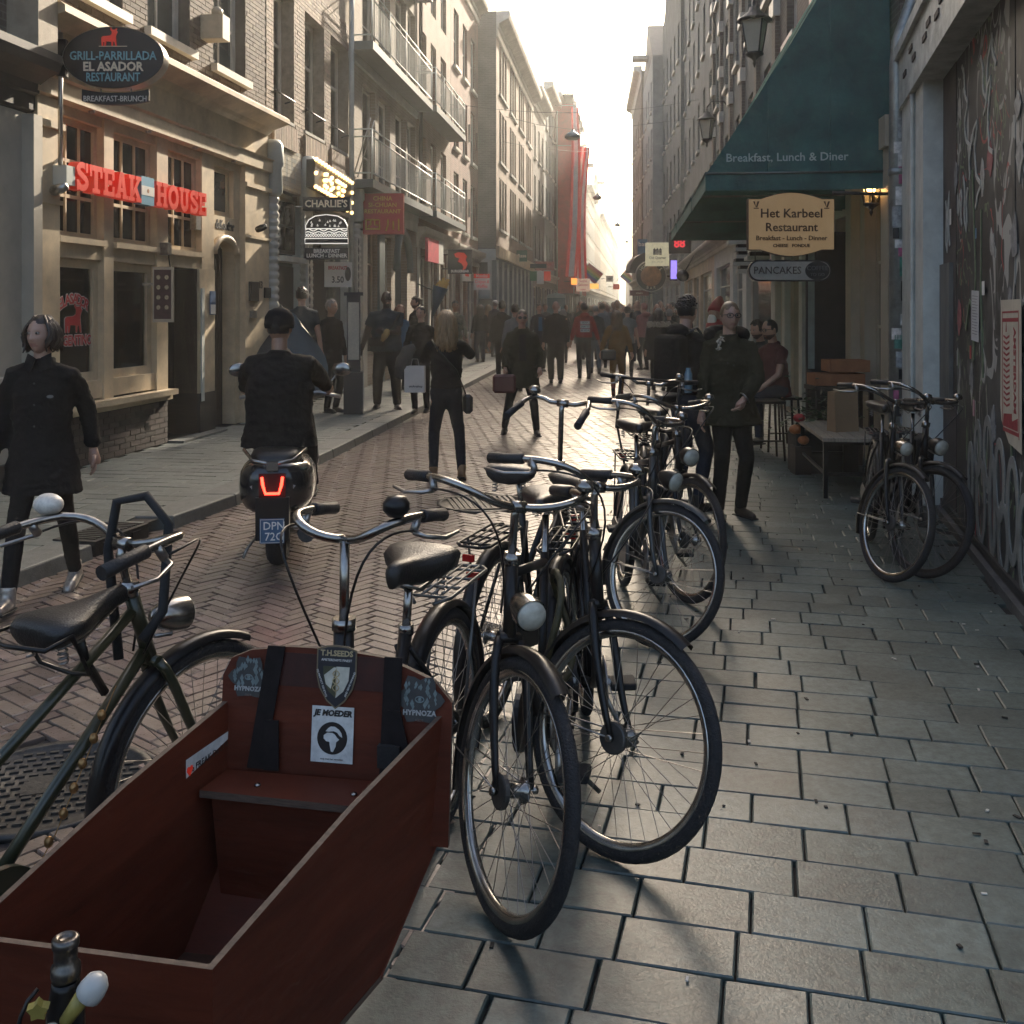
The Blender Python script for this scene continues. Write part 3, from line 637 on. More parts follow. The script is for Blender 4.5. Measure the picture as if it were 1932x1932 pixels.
for a, b, c, d in h5: window(t5, a, b, c, d, 1, 2, y=.08, sill=WHITE, gm=GLASSB)
for a, b, c, d in g5: window(t5, a, b, c, d, 1, 2, y=.1)
mould(t5, L5, CORN(11.7,.4,.7), WHITE, 'cornice'); mould(t5, L5, CORN(3.1,.3,.5), WHITE, 'shop_cornice')
for k in range(4): MB().box(.05+k*1.8,.2+k*1.8,-.06,0,.1,3.1).build('pilaster', WHITE, t5)
for a, b, c, d in h5[:6]: MB().box(b+.3,b+.34,-.04,0,c+.6,c+1.2).build('wall_tie', IRON, t5)
# ================================================================== protruding corner block
Y6 = 37.0; t6 = thing('corner_block', 'tan brick corner block with grouped dark windows and grey side wall', 'building', T(lx(37), 37, 0) @ RZ(atan2(1,.11)))
L6 = (51.6-37)*K2; H6 = 12.4; gr = []
for k in range(4):
    for q in range(3): gr.append((.9+k*3.5+q*.85, 1.55+k*3.5+q*.85))
h6 = [(a,b,z,z+1.9) for z in (4.6,7.1,9.6) for a,b in gr]
mb = MB(); wall(mb, L6, H6, h6, .2, z0=3.5, W=8); mb.build('wall', BR_B, t6)
MB().box(-.012,-.002,.0,7.9,3.5,H6).build('side_wall', BR_D, t6)
for a, b, c, d in h6: window(t6, a, b, c, d, 1, 2, y=.06, fm=TEALP, gm=GLASS, split=False); 
for z in (4.6,7.1,9.6):
    for a, b in gr: MB().box(a-.06,b+.06,-.08,.06,z-.1,z).build('sill', STONE, t6)
mould(t6, L6, CORN(11.5,.5,.9), WHITE, 'cornice'); MB().box(-.1,L6,-.12,.0,3.5,3.9).build('string_course', CREAM, t6)
MB().box(-.06,-.015,.0,8,3.4,3.8).build('side_course', GREYW, t6)
gb = MB(); g6 = [(.3+k*1.75,1.7+k*1.75,.5,3.2) for k in range(8)]; wall(gb, L6, 3.5, g6, .15, W=8, roof=False); gb.build('ground_storey', mat('blue_grey_render', (.16,.19,.19), .7, var=.15, ns=3), t6)
for k, q in enumerate(g6): window(t6, *q, 2, 2, y=.08, fm=TEALP, gm=GLASSB, rz=[.72], split=k < 4)
for k in range(9): MB().box(.1+k*1.72,.24+k*1.72,-.06,0,.1,3.4).build('pilaster', GREYW, t6)
bay = MB().box(-.45,-.02,.15,1.1,2.0,3.4).build('bay_window', GREYW, t6); MB().box(-.47,-.451,.25,1.0,2.5,3.3).build('pane', GLASSB, bay)
MB().box(-.03,-.014,1.4,2.1,1.4,2.2).build('notice_case', IRON, t6)
pent = MB().box(.5,5,1.2,6,H6,15.2).build('penthouse', mat('pale_render', (.62,.58,.5), .7), t6)
# ================================================================== generic houses down the street
def house(side, y0, y1, H, m, label, rows, nc, name='townhouse', ww=.85, wh=1.7, trim=WHITE, gable=None, split=False, grp='houses lining the far end of the street', shop=TEALP, off=0):
    if side == 'L':
        a, b = V((lx(y0)+off,y0,0)), V((lx(y1)+off,y1,0))
    else: a, b = V((rx(y1)-off,y1,0)), V((rx(y0)-off,y0,0))
    d = b-a; L = d.length-.02; t = thing(name, label, 'building', T(*a) @ RZ(atan2(d.y, d.x)), grp)
    pit = L/nc; hl = []
    for z in rows:
        for k in range(nc): x = pit*(k+.5); hl.append((x-ww/2, x+ww/2, z, z+wh))
    gs = [(L*.06,L*.36,.7,2.8),(L*.42,L*.58,.1,2.8),(L*.64,L*.94,.7,2.8)]
    mb = MB(); wall(mb, L, H, hl, .18, z0=3.4, W=8); mb.build('wall', m, t)
    gb = MB(); wall(gb, L, 3.4, gs, .15, W=8, roof=False); gb.build('shopfront', shop, t)
    for q in hl: window(t, *q, 1, 2, y=.07, sill=trim, gm=GLASSB, split=split)
    for q in gs: window(t, *q, 1, 2, y=.1, fm=trim, gm=GLASS, split=split, rz=[.75])
    mould(t, L, CORN(3.2,.3,.4), trim, 'shop_cornice')
    if gable == 'bell':
        pl = [(0,H),(0,H+.5),(L*.12,H+.7),(L*.2,H+1.8),(L*.32,H+2.4),(L*.36,H+3.4),(L*.5,H+3.9),(L*.64,H+3.4),(L*.68,H+2.4),(L*.8,H+1.8),(L*.88,H+.7),(L,H+.5),(L,H)]
        MB().prism(pl, 0, .35).build('gable', m, t); MB().box(L*.46,L*.54,-.9,0,H+2.6,H+2.85).build('hoist_beam', trim, t)
    elif gable == 'point':
        MB().prism([(0,H),(L*.5,H+3),(L,H)], 0, 8).build('roof', ROOF, t); MB().box(L*.46,L*.54,-.9,-.001,H+.9,H+1.15).build('hoist_beam', trim, t)
    else:
        mould(t, L, CORN(H-.6,.5,.9), trim, 'cornice')
    return t
FAR = mat('render_ochre', (.33,.27,.19), .8, var=.2, ns=2); FAR2 = mat('render_grey', (.24,.25,.24), .8, var=.2, ns=2)
ls = [(51.7,58,12.6,BR_E,'grey brown house with white cornice past the corner block',[4.2,6.8,9.4],3,None),
      (58,64.5,14.2,FAR2,'slim grey rendered house just before the red scaffold',[4.2,6.9,9.6,12],3,None),
      (64.5,73,15,BR_E,'dark brick house hidden behind the red netted scaffold',[4.2,6.9,9.6,12.2],4,None),
      (73,82,14.4,BR_A,'brown brick house behind the hanging striped banners',[4.2,6.9,9.6,12],4,None),
      (82,93,13.8,FAR,'ochre house with four window rows beyond the banners',[4.2,6.8,9.3,11.6],5,None),
      (93,106,14.5,BR_E,'umber brick house with pointed roof farther down the street',[4.2,6.8,9.4,12],5,'point'),
      (106,122,14.2,FAR2,'wide grey house with flat cornice in the haze',[4.2,6.8,9.4,11.8],6,None),
      (122,140,15,BR_A,'brown house with bell gable in the haze',[4.2,6.8,9.4,12],6,'bell'),
      (140,165,14.4,FAR,'long pale ochre block in the far haze',[4.2,6.8,9.4,12],8,None),
      (165,200,15,FAR2,'long grey block near the vanishing end of the street',[4.2,6.8,9.4,12],10,None),
      (200,260,15.5,BR_E,'last dim block on the bend of the street',[4.2,6.8,9.4,12],14,None)]
for y0, y1, H, m, lab, rows, nc, gb in ls: house('L', y0, y1, H, m, lab, rows, nc, gable=gb, split=y0 < 60)
# ================================================================== right-hand row beyond the restaurant
rs = [(17.6,30,13,BR_G,'umber brick house with white stone bands above the green awnings',[4.4,7.3,10.2],5,None,0,GREYW),
      (30,45,18.4,BR_G,'brown brick house with white sills and cream shopfront',[4.4,7.2,10.0,12.4],6,None,0,CREAM),
      (45,56,16.5,BR_G,'tall dark brick house with hoist beam facing the banners',[4.4,7.2,10.0,12.8],5,'bell',.15,GREYW),
      (56,66,15.5,FAR2,'grey house with dense windows behind the hanging hotel sign',[4.4,7.2,10.0,12.6],4,'point',.7,TEALP),
      (66,80,17,BR_A,'brown house with heavy white cornice at the sky edge',[4.4,7.2,10.0,12.8],5,None,.8,TEALP),
      (80,101,16.5,BR_G,'hidden grey house added for shade beyond the heavy white cornice',[4.4,7.2,10.0,12.8],4,None,-1.3,TEALP),  # from here on out of view, added to keep sun off the left row
      (101,130,16,BR_E,'hidden umber house added for shade where that side bends away',[4.4,7.2,10.0,12.8],5,None,-2.8,TEALP),
      (130,172,16.5,BR_G,'hidden long grey house added for shade on the bend',[4.4,7.2,10.0,12.8],6,None,-5,TEALP),
      (172,240,16.5,BR_E,'last hidden long house added for shade',[4.4,7.2,10.0,12.8],7,None,-8.6,TEALP)]
RH = []
for y0, y1, H, m, lab, rows, nc, gb, off, shop in rs:
    RH.append(house('R', y0, y1, H, m, lab, rows, nc, gable=gb, split=y0 < 50, off=off, shop=shop, grp='houses on the shaded side of the street'))
t = RH[0]; L = sqrt((30-17.6)**2+(rx(30)-rx(17.6))**2)
for k in range(6):
    x = .2+k*L/5-.35 if k else .02
    for z in (4.2,5.4,6.6,7.8,9.0,10.2): MB().box(x,x+.5,-.12,-.002,z,z+.28).build('stone_band', WHITE, t)
    MB().box(x+.06,x+.44,-.08,-.003,3.5,12).build('brick_pier', BR_E, t)
# far blocks that close the view
for y, x0, x1, H, lab in ((262,30,37,14,'pale hazy house closing the far end of the street'),(262,37,48,17,'tall pale hazy house closing the far end of the street')):
    t = thing('townhouse', lab, 'building', T(x0,y,0), 'houses that close the view'); L = x1-x0
    hl = [(.6+k*1.5,1.4+k*1.5,z,z+1.6) for z in (1,4,7,10) for k in range(int(L/1.5))]
    mb = MB(); wall(mb, L, H, hl, .2, W=8); mb.build('wall', FAR, t)
    for q in hl: window(t, *q, 1, 2, split=False)
    MB().prism([(0,H),(L/2,H+3),(L,H)],0,8).build('roof', ROOF, t)
# ================================================================== restaurant front under the awnings
ka = sqrt(1+.11**2)
re = thing('restaurant_building', 'beige restaurant shopfront with pale pilasters under green awnings', 'building', T(rx(17.58), 17.58, 0) @ RZ(atan2(-1,-.11)))
LR = (17.58-9.75)*ka
def XR(y): return (17.58-y)*ka
def yr(px): return (3.57-.946)/((px-966)/1932-.11)
gs = [(XR(15.9),XR(14.9),.1,2.9),(XR(14.5),XR(13.2),.6,2.9),(XR(12.75),XR(11.7),.09,2.75),(XR(11.2),XR(10.2),.7,2.9)]
BEIGE = mat('beige_paint', (.42,.36,.27), .5, var=.15, ns=3, b=.1, bs=12)
mb = MB(); wall(mb, LR, 3.3, gs, .35, roof=False); mb.build('wall', BEIGE, re)
mb = MB(); wall(mb, LR, 13, [(1+k*2.6,2+k*2.6,z,z+1.8) for z in (5.9,8.6) for k in range(3)], .2, z0=3.3); mb.build('upper_wall', BR_E, re)
for z in (5.9,8.6):
    for k in range(3): window(re, 1+k*2.6, 2+k*2.6, z, z+1.8, 1, 2, split=False, sill=WHITE)
MB().box(gs[0][0],gs[0][1],.3,.34,.1,2.9).build('door', mat('pale_green_door', (.4,.45,.4), .5), re)
window(re, *gs[1], 2, 2, y=.1, fm=BEIGE, gm=GLASS, rz=[.7])
dr = MB().box(gs[2][0],gs[2][1],.3,.34,.1,2.75).build('door', DARKW, re); MB().tube([(gs[2][1]-.2,.28,1.1),(gs[2][1]-.2,.22,1.15),(gs[2][1]-.2,.22,1.95),(gs[2][1]-.2,.28,2.0)],.014,6).build('handle', STEEL, dr)
leaf = MB().box(gs[2][0]-.02,gs[2][0]+.04,-.36,.2,.1,2.6).build('open_door_leaf', LEADB, re); MB().box(gs[2][0]+.041,gs[2][0]+.045,-.34,-.26,.9,2.4).build('pane', mat('painted_sky_pane', (.3,.36,.36), .1), leaf)  # pale pane colour stands in for reflected sky
window(re, *gs[3], 1, 3, y=.12, fm=BEIGE, gm=GLASSB)
for y in (17.3,16.3,14.7,13.0,11.55,9.95):
    x = XR(y); MB().box(x-.14,x+.14,-.1,-.002,.1,3.2).build('pilaster', GREYW if y > 14 else BEIGE, re)
MB().box(0,LR,-.14,-.003,3.2,3.5).build('architrave', BEIGE, re)
# carved scalloped brackets past the awnings
def scal(y, lab):
    t = thing('scalloped_bracket', lab, 'bracket', T(rx(y)-.12, y, 0) @ RZ(atan2(-1,-.11)), 'scalloped brackets under the last awning')
    for k in range(7):
        z = 2.35+k*.14; o = .28+.07*sin(k*1.8)+.035*k
        MB().box(-.24,.24,-o,0,z,z+.07).build('layer', GREYW, t); MB().box(-.2,.2,-o*.86,-.001,z+.071,z+.139).build('gap', LEADB, t)
scal(17.9,'scalloped layered bracket nearest to the awning'); scal(20.2,'scalloped layered bracket by the gnome figure')
# ------------------------------------------------------------------ three green awnings, one thing each
AWN = mat('green_canvas', (.03,.125,.112), .85, var=.25, ns=2.2, b=.5, bs=5, bd=.05, stain=.25)  # teal lens flare glow worked into the green of the canvas
AWN_T = bpy.data.materials.new('green_canvas_slope'); AWN_T.use_nodes = True
_p = AWN_T.node_tree.nodes['Principled BSDF']; _p.inputs['Base Color'].default_value = (.02,.16,.12,1); _p.inputs['Roughness'].default_value = .9
_tr = AWN_T.node_tree.nodes.new('ShaderNodeBsdfTranslucent'); _tr.inputs[0].default_value = (.05,.42,.32,1)
_mx = AWN_T.node_tree.nodes.new('ShaderNodeMixShader'); _mx.inputs[0].default_value = .5
AWN_T.node_tree.links.new(_p.outputs[0], _mx.inputs[1]); AWN_T.node_tree.links.new(_tr.outputs[0], _mx.inputs[2]); AWN_T.node_tree.links.new(_mx.outputs[0], AWN_T.node_tree.nodes['Material Output'].inputs[0])
def awning(ya, yb, lab, txt=None):
    t = thing('awning', lab, 'awning', T(rx(yb), yb, 0) @ RZ(atan2(-1,-.11)), 'green canvas awnings')
    L = (yb-ya)*ka; pr, zt, zb, vd = 1.8, 5.9, 2.99, .17
    n = 10
    sl = MB()
    for k in range(n):
        a, b = k/n, (k+1)/n; s = .03*sin(pi*a), .03*sin(pi*b)
        for i in range(6):
            p, q = L*i/6, L*(i+1)/6
            f = lambda x: .03*abs(sin(pi*6*x/L/2*2+.3))
            A = lambda u, x: (x, -.05-(pr-.05)*u, zt+(zb-zt)*u-.09*sin(pi*u)-f(x))
            sl.quad(A(a,p),A(a,q),A(b,q),A(b,p))
    o = sl.build('top_slope', AWN_T, t)
    for x, nm in ((L,'side_cheek'),(0,'side_cheek')):
        ck = MB(); pl = [(-.02,zb),(-pr,zb)]+[(-.05-(pr-.05)*u, zt+(zb-zt)*u-.09*sin(pi*u)) for u in [1-k/n for k in range(1,n+1)]]
        e = .006 if x else -.006
        ck.add([(x,a,z) for a,z in pl]+[(x+e,a,z) for a,z in pl], [tuple(range(len(pl))), tuple(range(2*len(pl)-1,len(pl)-1,-1))]); ck.build(nm, AWN, t)
    MB().box(0,L,-pr-.008,-pr+.002,zb-vd,zb+.02).build('front_valance', AWN, t); MB().box(L-.008,L+.004,-pr,-.02,zb-vd,zb-.002).build('side_valance', AWN, t); MB().box(-.004,.008,-pr,-.02,zb-vd,zb-.002).build('side_valance', AWN, t)
    rib = MB(); rib.tube([(L+.012,-.02,zb),(L+.012,-pr,zb)], .012, 6); rib.tube([(L,-pr,zb),(0,-pr,zb)], .02, 6); rib.tube([(.01,-.02,zb),(.01,-pr,zb)], .012, 6); rib.build('frame', mat('awning_frame', (.12,.16,.15), .4, .6), t)
    for q_ in (-.6,-1.2): MB().tube([(L+.007,q_,zb),(L+.007,q_,zb+(zt-zb)*(1+q_/pr)-.08)], .004, 4).build('seam', AWN, t)
    if txt: text(txt, .116, mat('awning_letter', (.35,.5,.47), .7, var=0), t, T(L+.012, -1.02, zb+.15) @ RZ(pi/2) @ RY(0), bold=.001)
    return t
awning(10.0,12.1,'nearest green awning with white menu wording on its cheek','Breakfast, Lunch & Diner')
awning(12.25,15.7,'middle green awning half hidden behind the lettered one')
awning(15.85,17.5,'farthest green awning above the scalloped brackets')
# ================================================================== boarded up portal with graffiti
bo = thing('boarded_portal', 'boarded up portal with graffiti panels and peeling white lintel', 'building', T(rx(8.27), 8.27, 0) @ RZ(atan2(-1,-.26)))
kb = sqrt(1+.26**2); LB = 5.6
def gmat():
    M = bpy.data.materials.new('graffiti_board'); M.use_nodes = True; nt = M.node_tree; P = nt.nodes['Principled BSDF']; L = nt.links.new
    tc = _n(nt,'ShaderNodeTexCoord'); P.inputs['Roughness'].default_value = .65
    base = _n(nt,'ShaderNodeTexNoise'); base.inputs['Scale'].default_value = 2.2; base.inputs['Detail'].default_value = 9; L(tc.outputs['Object'], base.inputs['Vector'])
    rp = _n(nt,'ShaderNodeValToRGB'); L(base.outputs[0], rp.inputs[0])
    e = rp.color_ramp.elements; e[0].position = .35; e[0].color = (.014,.013,.013,1); e[1].position = .68; e[1].color = (.085,.085,.08,1)
    x = e.new(.5); x.color = (.034,.033,.032,1)
    cur = rp.outputs[0]
    for sc, col, w0, seed, dist in ((1.6,(.4,.4,.37),.03,3.1,2.5),(2.6,(.16,.22,.12),.026,8.7,3.5),(3.8,(.36,.36,.34),.026,14.2,1.8),(1.2,(.4,.05,.05),.01,22.5,3),(5.5,(.45,.45,.42),.034,31.4,1.2),(2.1,(.02,.02,.02),.05,41.7,2)):
        mp = _n(nt,'ShaderNodeMapping'); mp.inputs['Location'].default_value = (seed,seed*1.7,seed*.6); mp.inputs['Scale'].default_value = (1,1,.55); L(tc.outputs['Object'], mp.inputs['Vector'])
        nz = _n(nt,'ShaderNodeTexNoise'); nz.inputs['Scale'].default_value = sc; nz.inputs['Detail'].default_value = .8; nz.inputs['Distortion'].default_value = dist; L(mp.outputs[0], nz.inputs['Vector'])
        s1 = _n(nt,'ShaderNodeMath',operation='SUBTRACT'); s1.inputs[1].default_value = .5; L(nz.outputs[0], s1.inputs[0])
        ab = _n(nt,'ShaderNodeMath',operation='ABSOLUTE'); L(s1.outputs[0], ab.inputs[0])
        lt = _n(nt,'ShaderNodeMath',operation='LESS_THAN'); lt.inputs[1].default_value = w0; L(ab.outputs[0], lt.inputs[0])
        n3 = _n(nt,'ShaderNodeTexNoise'); n3.inputs['Scale'].default_value = 1.1; L(mp.outputs[0], n3.inputs['Vector'])
        g3_ = _n(nt,'ShaderNodeMath',operation='GREATER_THAN'); g3_.inputs[1].default_value = .52; L(n3.outputs[0], g3_.inputs[0])
        mu = _n(nt,'ShaderNodeMath',operation='MULTIPLY'); L(lt.outputs[0], mu.inputs[0]); L(g3_.outputs[0], mu.inputs[1])
        m2 = _n(nt,'ShaderNodeMath',operation='MULTIPLY'); m2.inputs[1].default_value = .85; L(mu.outputs[0], m2.inputs[0])
        mx = _n(nt,'ShaderNodeMix',data_type='RGBA'); L(m2.outputs[0], mx.inputs[0]); L(cur, mx.inputs[6]); mx.inputs[7].default_value = (*col,1); cur = mx.outputs[2]
    L(cur, P.inputs['Base Color']); return M
GRAF = gmat(); GB = mat('grey_weathered_board', (.12,.12,.11), .7, var=.5, ns=5, st=(1,1,.3), b=.3, bs=30)
x = 0
for k, wd in enumerate((.62,.75,1.22,1.22,1.22)):
    MB().box(x+.004,x+wd-.004,.002+.004*(k%2),.05,.12,3.5).build('board', GRAF if k else mat('graffiti_dark', (.055,.045,.042), .7, var=.5, ns=3), bo); x += wd
MB().box(.03,.5,-.03,.001,.9,2.0).build('slatted_board', GB, bo)
rp_ = random.Random(8)
for k in range(14):
    x_, z_ = rp_.uniform(.1,3.2), rp_.uniform(.9,3.2); pl_ = [(x_+rp_.uniform(.04,.11)*cos(2*pi*i/9), z_+rp_.uniform(.05,.16)*sin(2*pi*i/9)) for i in range(9)]
    MB().prism(pl_, -.0014-.0001*k, .001).build('torn_paper', mat('torn_paper%d' % (k % 3), ((.34,.33,.3),(.2,.2,.2),(.3,.1,.1))[k % 3], .9, var=.5, ns=14), bo)
for k in range(3): MB().box(-.04,LB-1.2,-.02+.0*k,.055,.04+k*.028,.064+k*.028).build('skirting', LEADB, bo)
MB().box(0,LB,-.06,.3,-.01,.06).build('threshold', mat('threshold_stone', (.08,.075,.07), .8, var=.4, b=.4), bo)
PEEL = mat('peeling_white', (.42,.44,.41), .7, var=.35, ns=6, b=.6, bs=12, bd=.02)
MB().box(-1.4,LB,-.2,.1,3.5,4.02).build('lintel', PEEL, bo); MB().box(-1.4,LB,-.24,-.199,3.96,4.06).build('lintel_lip', PEEL, bo)
for k in range(26): 
    a = -.85+k*.21
    if random.random() < .65: MB().box(a,a+.19,-.212,-.198,3.7+.06*(k%3),3.745+.06*(k%3)).build('exposed_brick', mat('exposed_brick', (.06,.045,.04), .9, var=.4), bo)
PW = mat('pillar_white', (.62,.63,.58), .6, var=.15, ns=4, b=.15, bs=10, stain=.2)
MB().box(-1.38,-.5,-.17,.2,.05,3.5).build('pillar', PW, bo); MB().box(-.499,-.004,-.15,.2,.05,3.499).build('pillar_return', PW, bo); MB().box(-.53,-.47,-.19,-.171,.05,3.49).build('pillar_bead', PW, bo)
MB().box(-1.4,LB,.1,6,4.0,12).build('upper_wall', BR_E, bo); MB().box(-.02,LB,.06,6,.05,3.99).build('inner_wall', LEADB, bo)
def ribbon(mb, path, t, y0, y1):
    L_, R_ = [], []
    for i, p in enumerate(path):
        q0, q1 = path[max(0,i-1)], path[min(len(path)-1,i+1)]; dx, dz = q1[0]-q0[0], q1[1]-q0[1]; l = math.hypot(dx,dz); nx, nz = -dz/l, dx/l
        L_.append((p[0]+nx*t/2, p[1]+nz*t/2)); R_.append((p[0]-nx*t/2, p[1]-nz*t/2))
    mb.prism(L_+R_[::-1], y0, y1)
# drum shapes of graffiti lettering near the ground: bubble letters as raised paint bands
BUB = mat('grey_spray_paint', (.22,.22,.2), .6, var=.35, ns=7)
for k, (cx, cz, rx_, rz_) in enumerate(((1.5,.72,.1,.16),(1.6,.38,.14,.26),(1.84,.74,.12,.2),(1.98,.42,.08,.3),(2.2,.62,.12,.22),(2.3,.28,.13,.2),(2.55,.5,.13,.28),(2.85,.36,.13,.26),(1.25,.5,.08,.2))):
    mb = MB(); ribbon(mb, [(cx+rx_*cos(a), cz+rz_*sin(a)) for a in [2*pi*i/26 for i in range(27)]], .07, -.0042-.0003*k, .001); mb.build('painted_letter', BUB, bo)
GRN = mat('green_spray', (.13,.17,.1), .7, var=.4, ns=9)
for pts in ([(1.3,2.6),(1.42,1.9),(1.35,1.3)],[(1.62,2.3),(1.6,1.8),(1.68,1.2)],[(2.5,1.5),(2.52,.8)],[(1.05,1.5),(1.2,1.7),(1.5,1.6)]): mb = MB(); ribbon(mb, pts, .035, -.0045, .001); mb.build('spray_line', GRN, bo)
WSP = mat('white_spray', (.42,.42,.38), .7, var=.3, ns=9)
for pts in ([(.9,3.4),(1.1,3.1),(1.0,2.9),(1.25,2.75),(1.15,2.5)],[(1.2,2.75),(1.45,2.9),(1.4,2.6),(1.6,2.45),(1.35,2.3)],[(.95,2.6),(1.05,2.2),(1.15,2.55)],[(.15,2.5),(.2,2.1),(.3,2.55),(.33,2.05)],[(1.7,2.9),(1.9,3.1),(1.85,2.7),(2.0,2.6)],[(.75,2.35),(.85,2.5),(.9,2.2)],[(1.6,3.3),(1.75,3.0),(1.95,3.35),(2.1,3.1)]):
    q = []
    for i in range(len(pts)-1):
        for s in range(6): q.append((pts[i][0]+(pts[i+1][0]-pts[i][0])*s/6+.03*sin(s*1.05+i), pts[i][1]+(pts[i+1][1]-pts[i][1])*s/6))
    mb = MB(); ribbon(mb, q, .03, -.0048, .001); mb.build('spray_line', WSP, bo)
# drainpipe with stickers
dp = thing('drainpipe', 'zinc drainpipe plastered with stickers between portal and restaurant', 'drainpipe', T(3.62,9.62,0))
mb = MB(); mb.tube([(0,0,.05),(0,0,3.9),(.02,.0,4.15),(.2,.1,4.6),(.22,.12,12)], .075, 14); mb.build('pipe', ZINC, dp)
for z in (.9,2.9): MB().lathe([(.085,0),(.085,.06)], 14, T(0,0,z)).build('collar', ZINC, dp)
stc = [mat('sticker_%s' % n, c, .5, var=.5, ns=18) for n, c in (('white',(.6,.58,.55)),('black',(.015,.015,.015)),('grey',(.3,.32,.33)),('green',(.06,.2,.16)),('pink',(.4,.1,.2)))]
z = .35; k = 0
while z < 3.3:
    h = random.uniform(.06,.2); a0 = random.uniform(-1.2,.5)-1.57; wv = random.uniform(.6,1.3); n = 6
    mb = MB(); vs = [(.078*cos(a0+wv*i/n), .078*sin(a0+wv*i/n), z+dz) for dz in (0,h) for i in range(n+1)]
    mb.add(vs, [(i,i+1,i+n+2,i+n+1) for i in range(n)]); mb.build('sticker', stc[k % 5] if k % 3 else stc[random.choice([0,1])], dp)
    z += h*random.uniform(.6,1.3); k += 1
# ------------------------------------------------------------------ bicycles. Local frame: x forward, y left, origin under the rear axle
WR = .346
_w = {}
TREAD = mat('tyre_rubber', (.018,.016,.016), .75, var=.4, ns=60, b=.6, bs=160)
RIM = mat('alloy_rim', (.42,.4,.37), .22, 1, var=.3, ns=18)
DRIM = mat('dark_rim', (.05,.045,.043), .3, .8, var=.3, ns=18)
SPOKE = mat('spoke_steel', (.3,.28,.26), .3, 1, var=.2)
LENS = mat('lamp_lens', (.45,.43,.36), .12, var=.2, ns=40)
REDL = mat('red_reflector', (.35,.01,.01), .2, var=0)
LEATHER = mat('black_leather', (.016,.014,.013), .38, var=.3, ns=30, b=.25, bs=180)
GRIPM = mat('grip_rubber', (.017,.015,.015), .6, var=.3, ns=50, b=.3, bs=150)
def wheel_meshes():
    A = RX(pi/2)
    _w['tyre'] = MB().torus(.324,.022,56,10,A,.02).mesh('tyre', TREAD)
    rm = []
    for nm, m in (('rim', RIM), ('drim', DRIM)):
        mb = MB(); n = 56
        prof = [(.313,.015),(.309,.017),(.296,.012),(.29,.005),(.29,-.005),(.296,-.012),(.309,-.017),(.313,-.015)]
        vs = []; fs = []
        for i in range(n):
            a = 2*pi*i/n
            for r, y in prof: vs.append((r*cos(a), y, r*sin(a)))
        k = len(prof)
        for i in range(n):
            for j in range(k): fs.append((i*k+j, ((i+1)%n)*k+j, ((i+1)%n)*k+(j+1)%k, i*k+(j+1)%k))
        mb.add(vs, fs, True); _w[nm] = mb.mesh('rim', m)
    sp = MB(); n = 36
    for i in range(n):
        side = 1 if i % 2 else -1; a = 2*pi*i/n; b = a+(.9 if (i//2) % 2 else -.9)
        sp.tube([(.291*cos(a),0,.291*sin(a)),(.032*cos(b),side*.028,.032*sin(b))], .0013, 4, caps=False)
    _w['spokes'] = sp.mesh('spokes', SPOKE)
    h = MB(); h.lathe([(.006,-.07),(.011,-.07),(.011,-.055),(.006,-.054),(.012,-.04),(.034,-.034),(.034,-.028),(.018,-.02),(.02,0),(.018,.02),(.034,.028),(.034,.034),(.012,.04),(.006,.054),(.011,.055),(.011,.07),(.006,.07)], 14, RX(pi/2)); _w['hub'] = h.mesh('hub', CHROME)
    d = MB(); d.lathe([(.02,.034),(.047,.034),(.047,.046),(.042,.049),(.012,.05)], 20, RX(pi/2), smooth=False); _w['drum'] = d.mesh('hub_drum', mat('drum_steel', (.09,.085,.08), .5, .7, var=.3, ns=30))
wheel_meshes()
def wheel(par, M, rim='rim', drum=True):
    o = ob('wheel', _w['rim' if rim == 'rim' else 'drim'], par, M)
    ob('tyre', _w['tyre'], o); k = ob('spokes', _w['spokes'], o); k['kind'] = 'stuff'; ob('hub', _w['hub'], o)
    if drum: ob('hub_drum', _w['drum'], o)
    return o
def saddle(par, M, m=None, w=1):
    mb = MB(); n = 14; secs = [(-.135,.045,.0,.03),(-.13,.09,.01,.045),(-.1,.108,.018,.055),(-.05,.1,.014,.055),(0,.066,.008,.05),(.05,.036,.008,.042),(.1,.024,.01,.036),(.135,.021,.008,.03),(.148,.012,-.002,.02)]
    vs = []; fs = []
    for x, hw, z, dp in secs:
        for j in range(n):
            a = 2*pi*j/n; c, s_ = cos(a), sin(a)
            vs.append((x, hw*w*(abs(c)**.75)*(1 if c > 0 else -1), z+(.02*s_ if s_ > 0 else dp*s_)))
    for i in range(len(secs)-1):
        for j in range(n): fs.append((i*n+j, i*n+(j+1)%n, (i+1)*n+(j+1)%n, (i+1)*n+j))
    fs += [tuple(range(n-1,-1,-1)), tuple((len(secs)-1)*n+j for j in range(n))]
    mb.add(vs, fs, True); o = mb.build('saddle', m or LEATHER, par, M)
    sp = MB()
    for s_ in (-1,1):
        pts = []
        for k in range(26): a = k/25*2*pi*4; pts.append((-.1+.011*cos(a), s_*.06+.011*sin(a), -.075+.05*k/25))
        sp.tube(pts, .003, 4)
    sp.build('springs', STEEL, o)['kind'] = 'stuff'
    r = MB(); 
    for s_ in (-1,1): r.tube([(-.11,s_*.055,-.03),(-.02,s_*.025,-.055),(.1,s_*.012,-.02)], .004, 6)
    r.build('rails', STEEL, o)
    return o
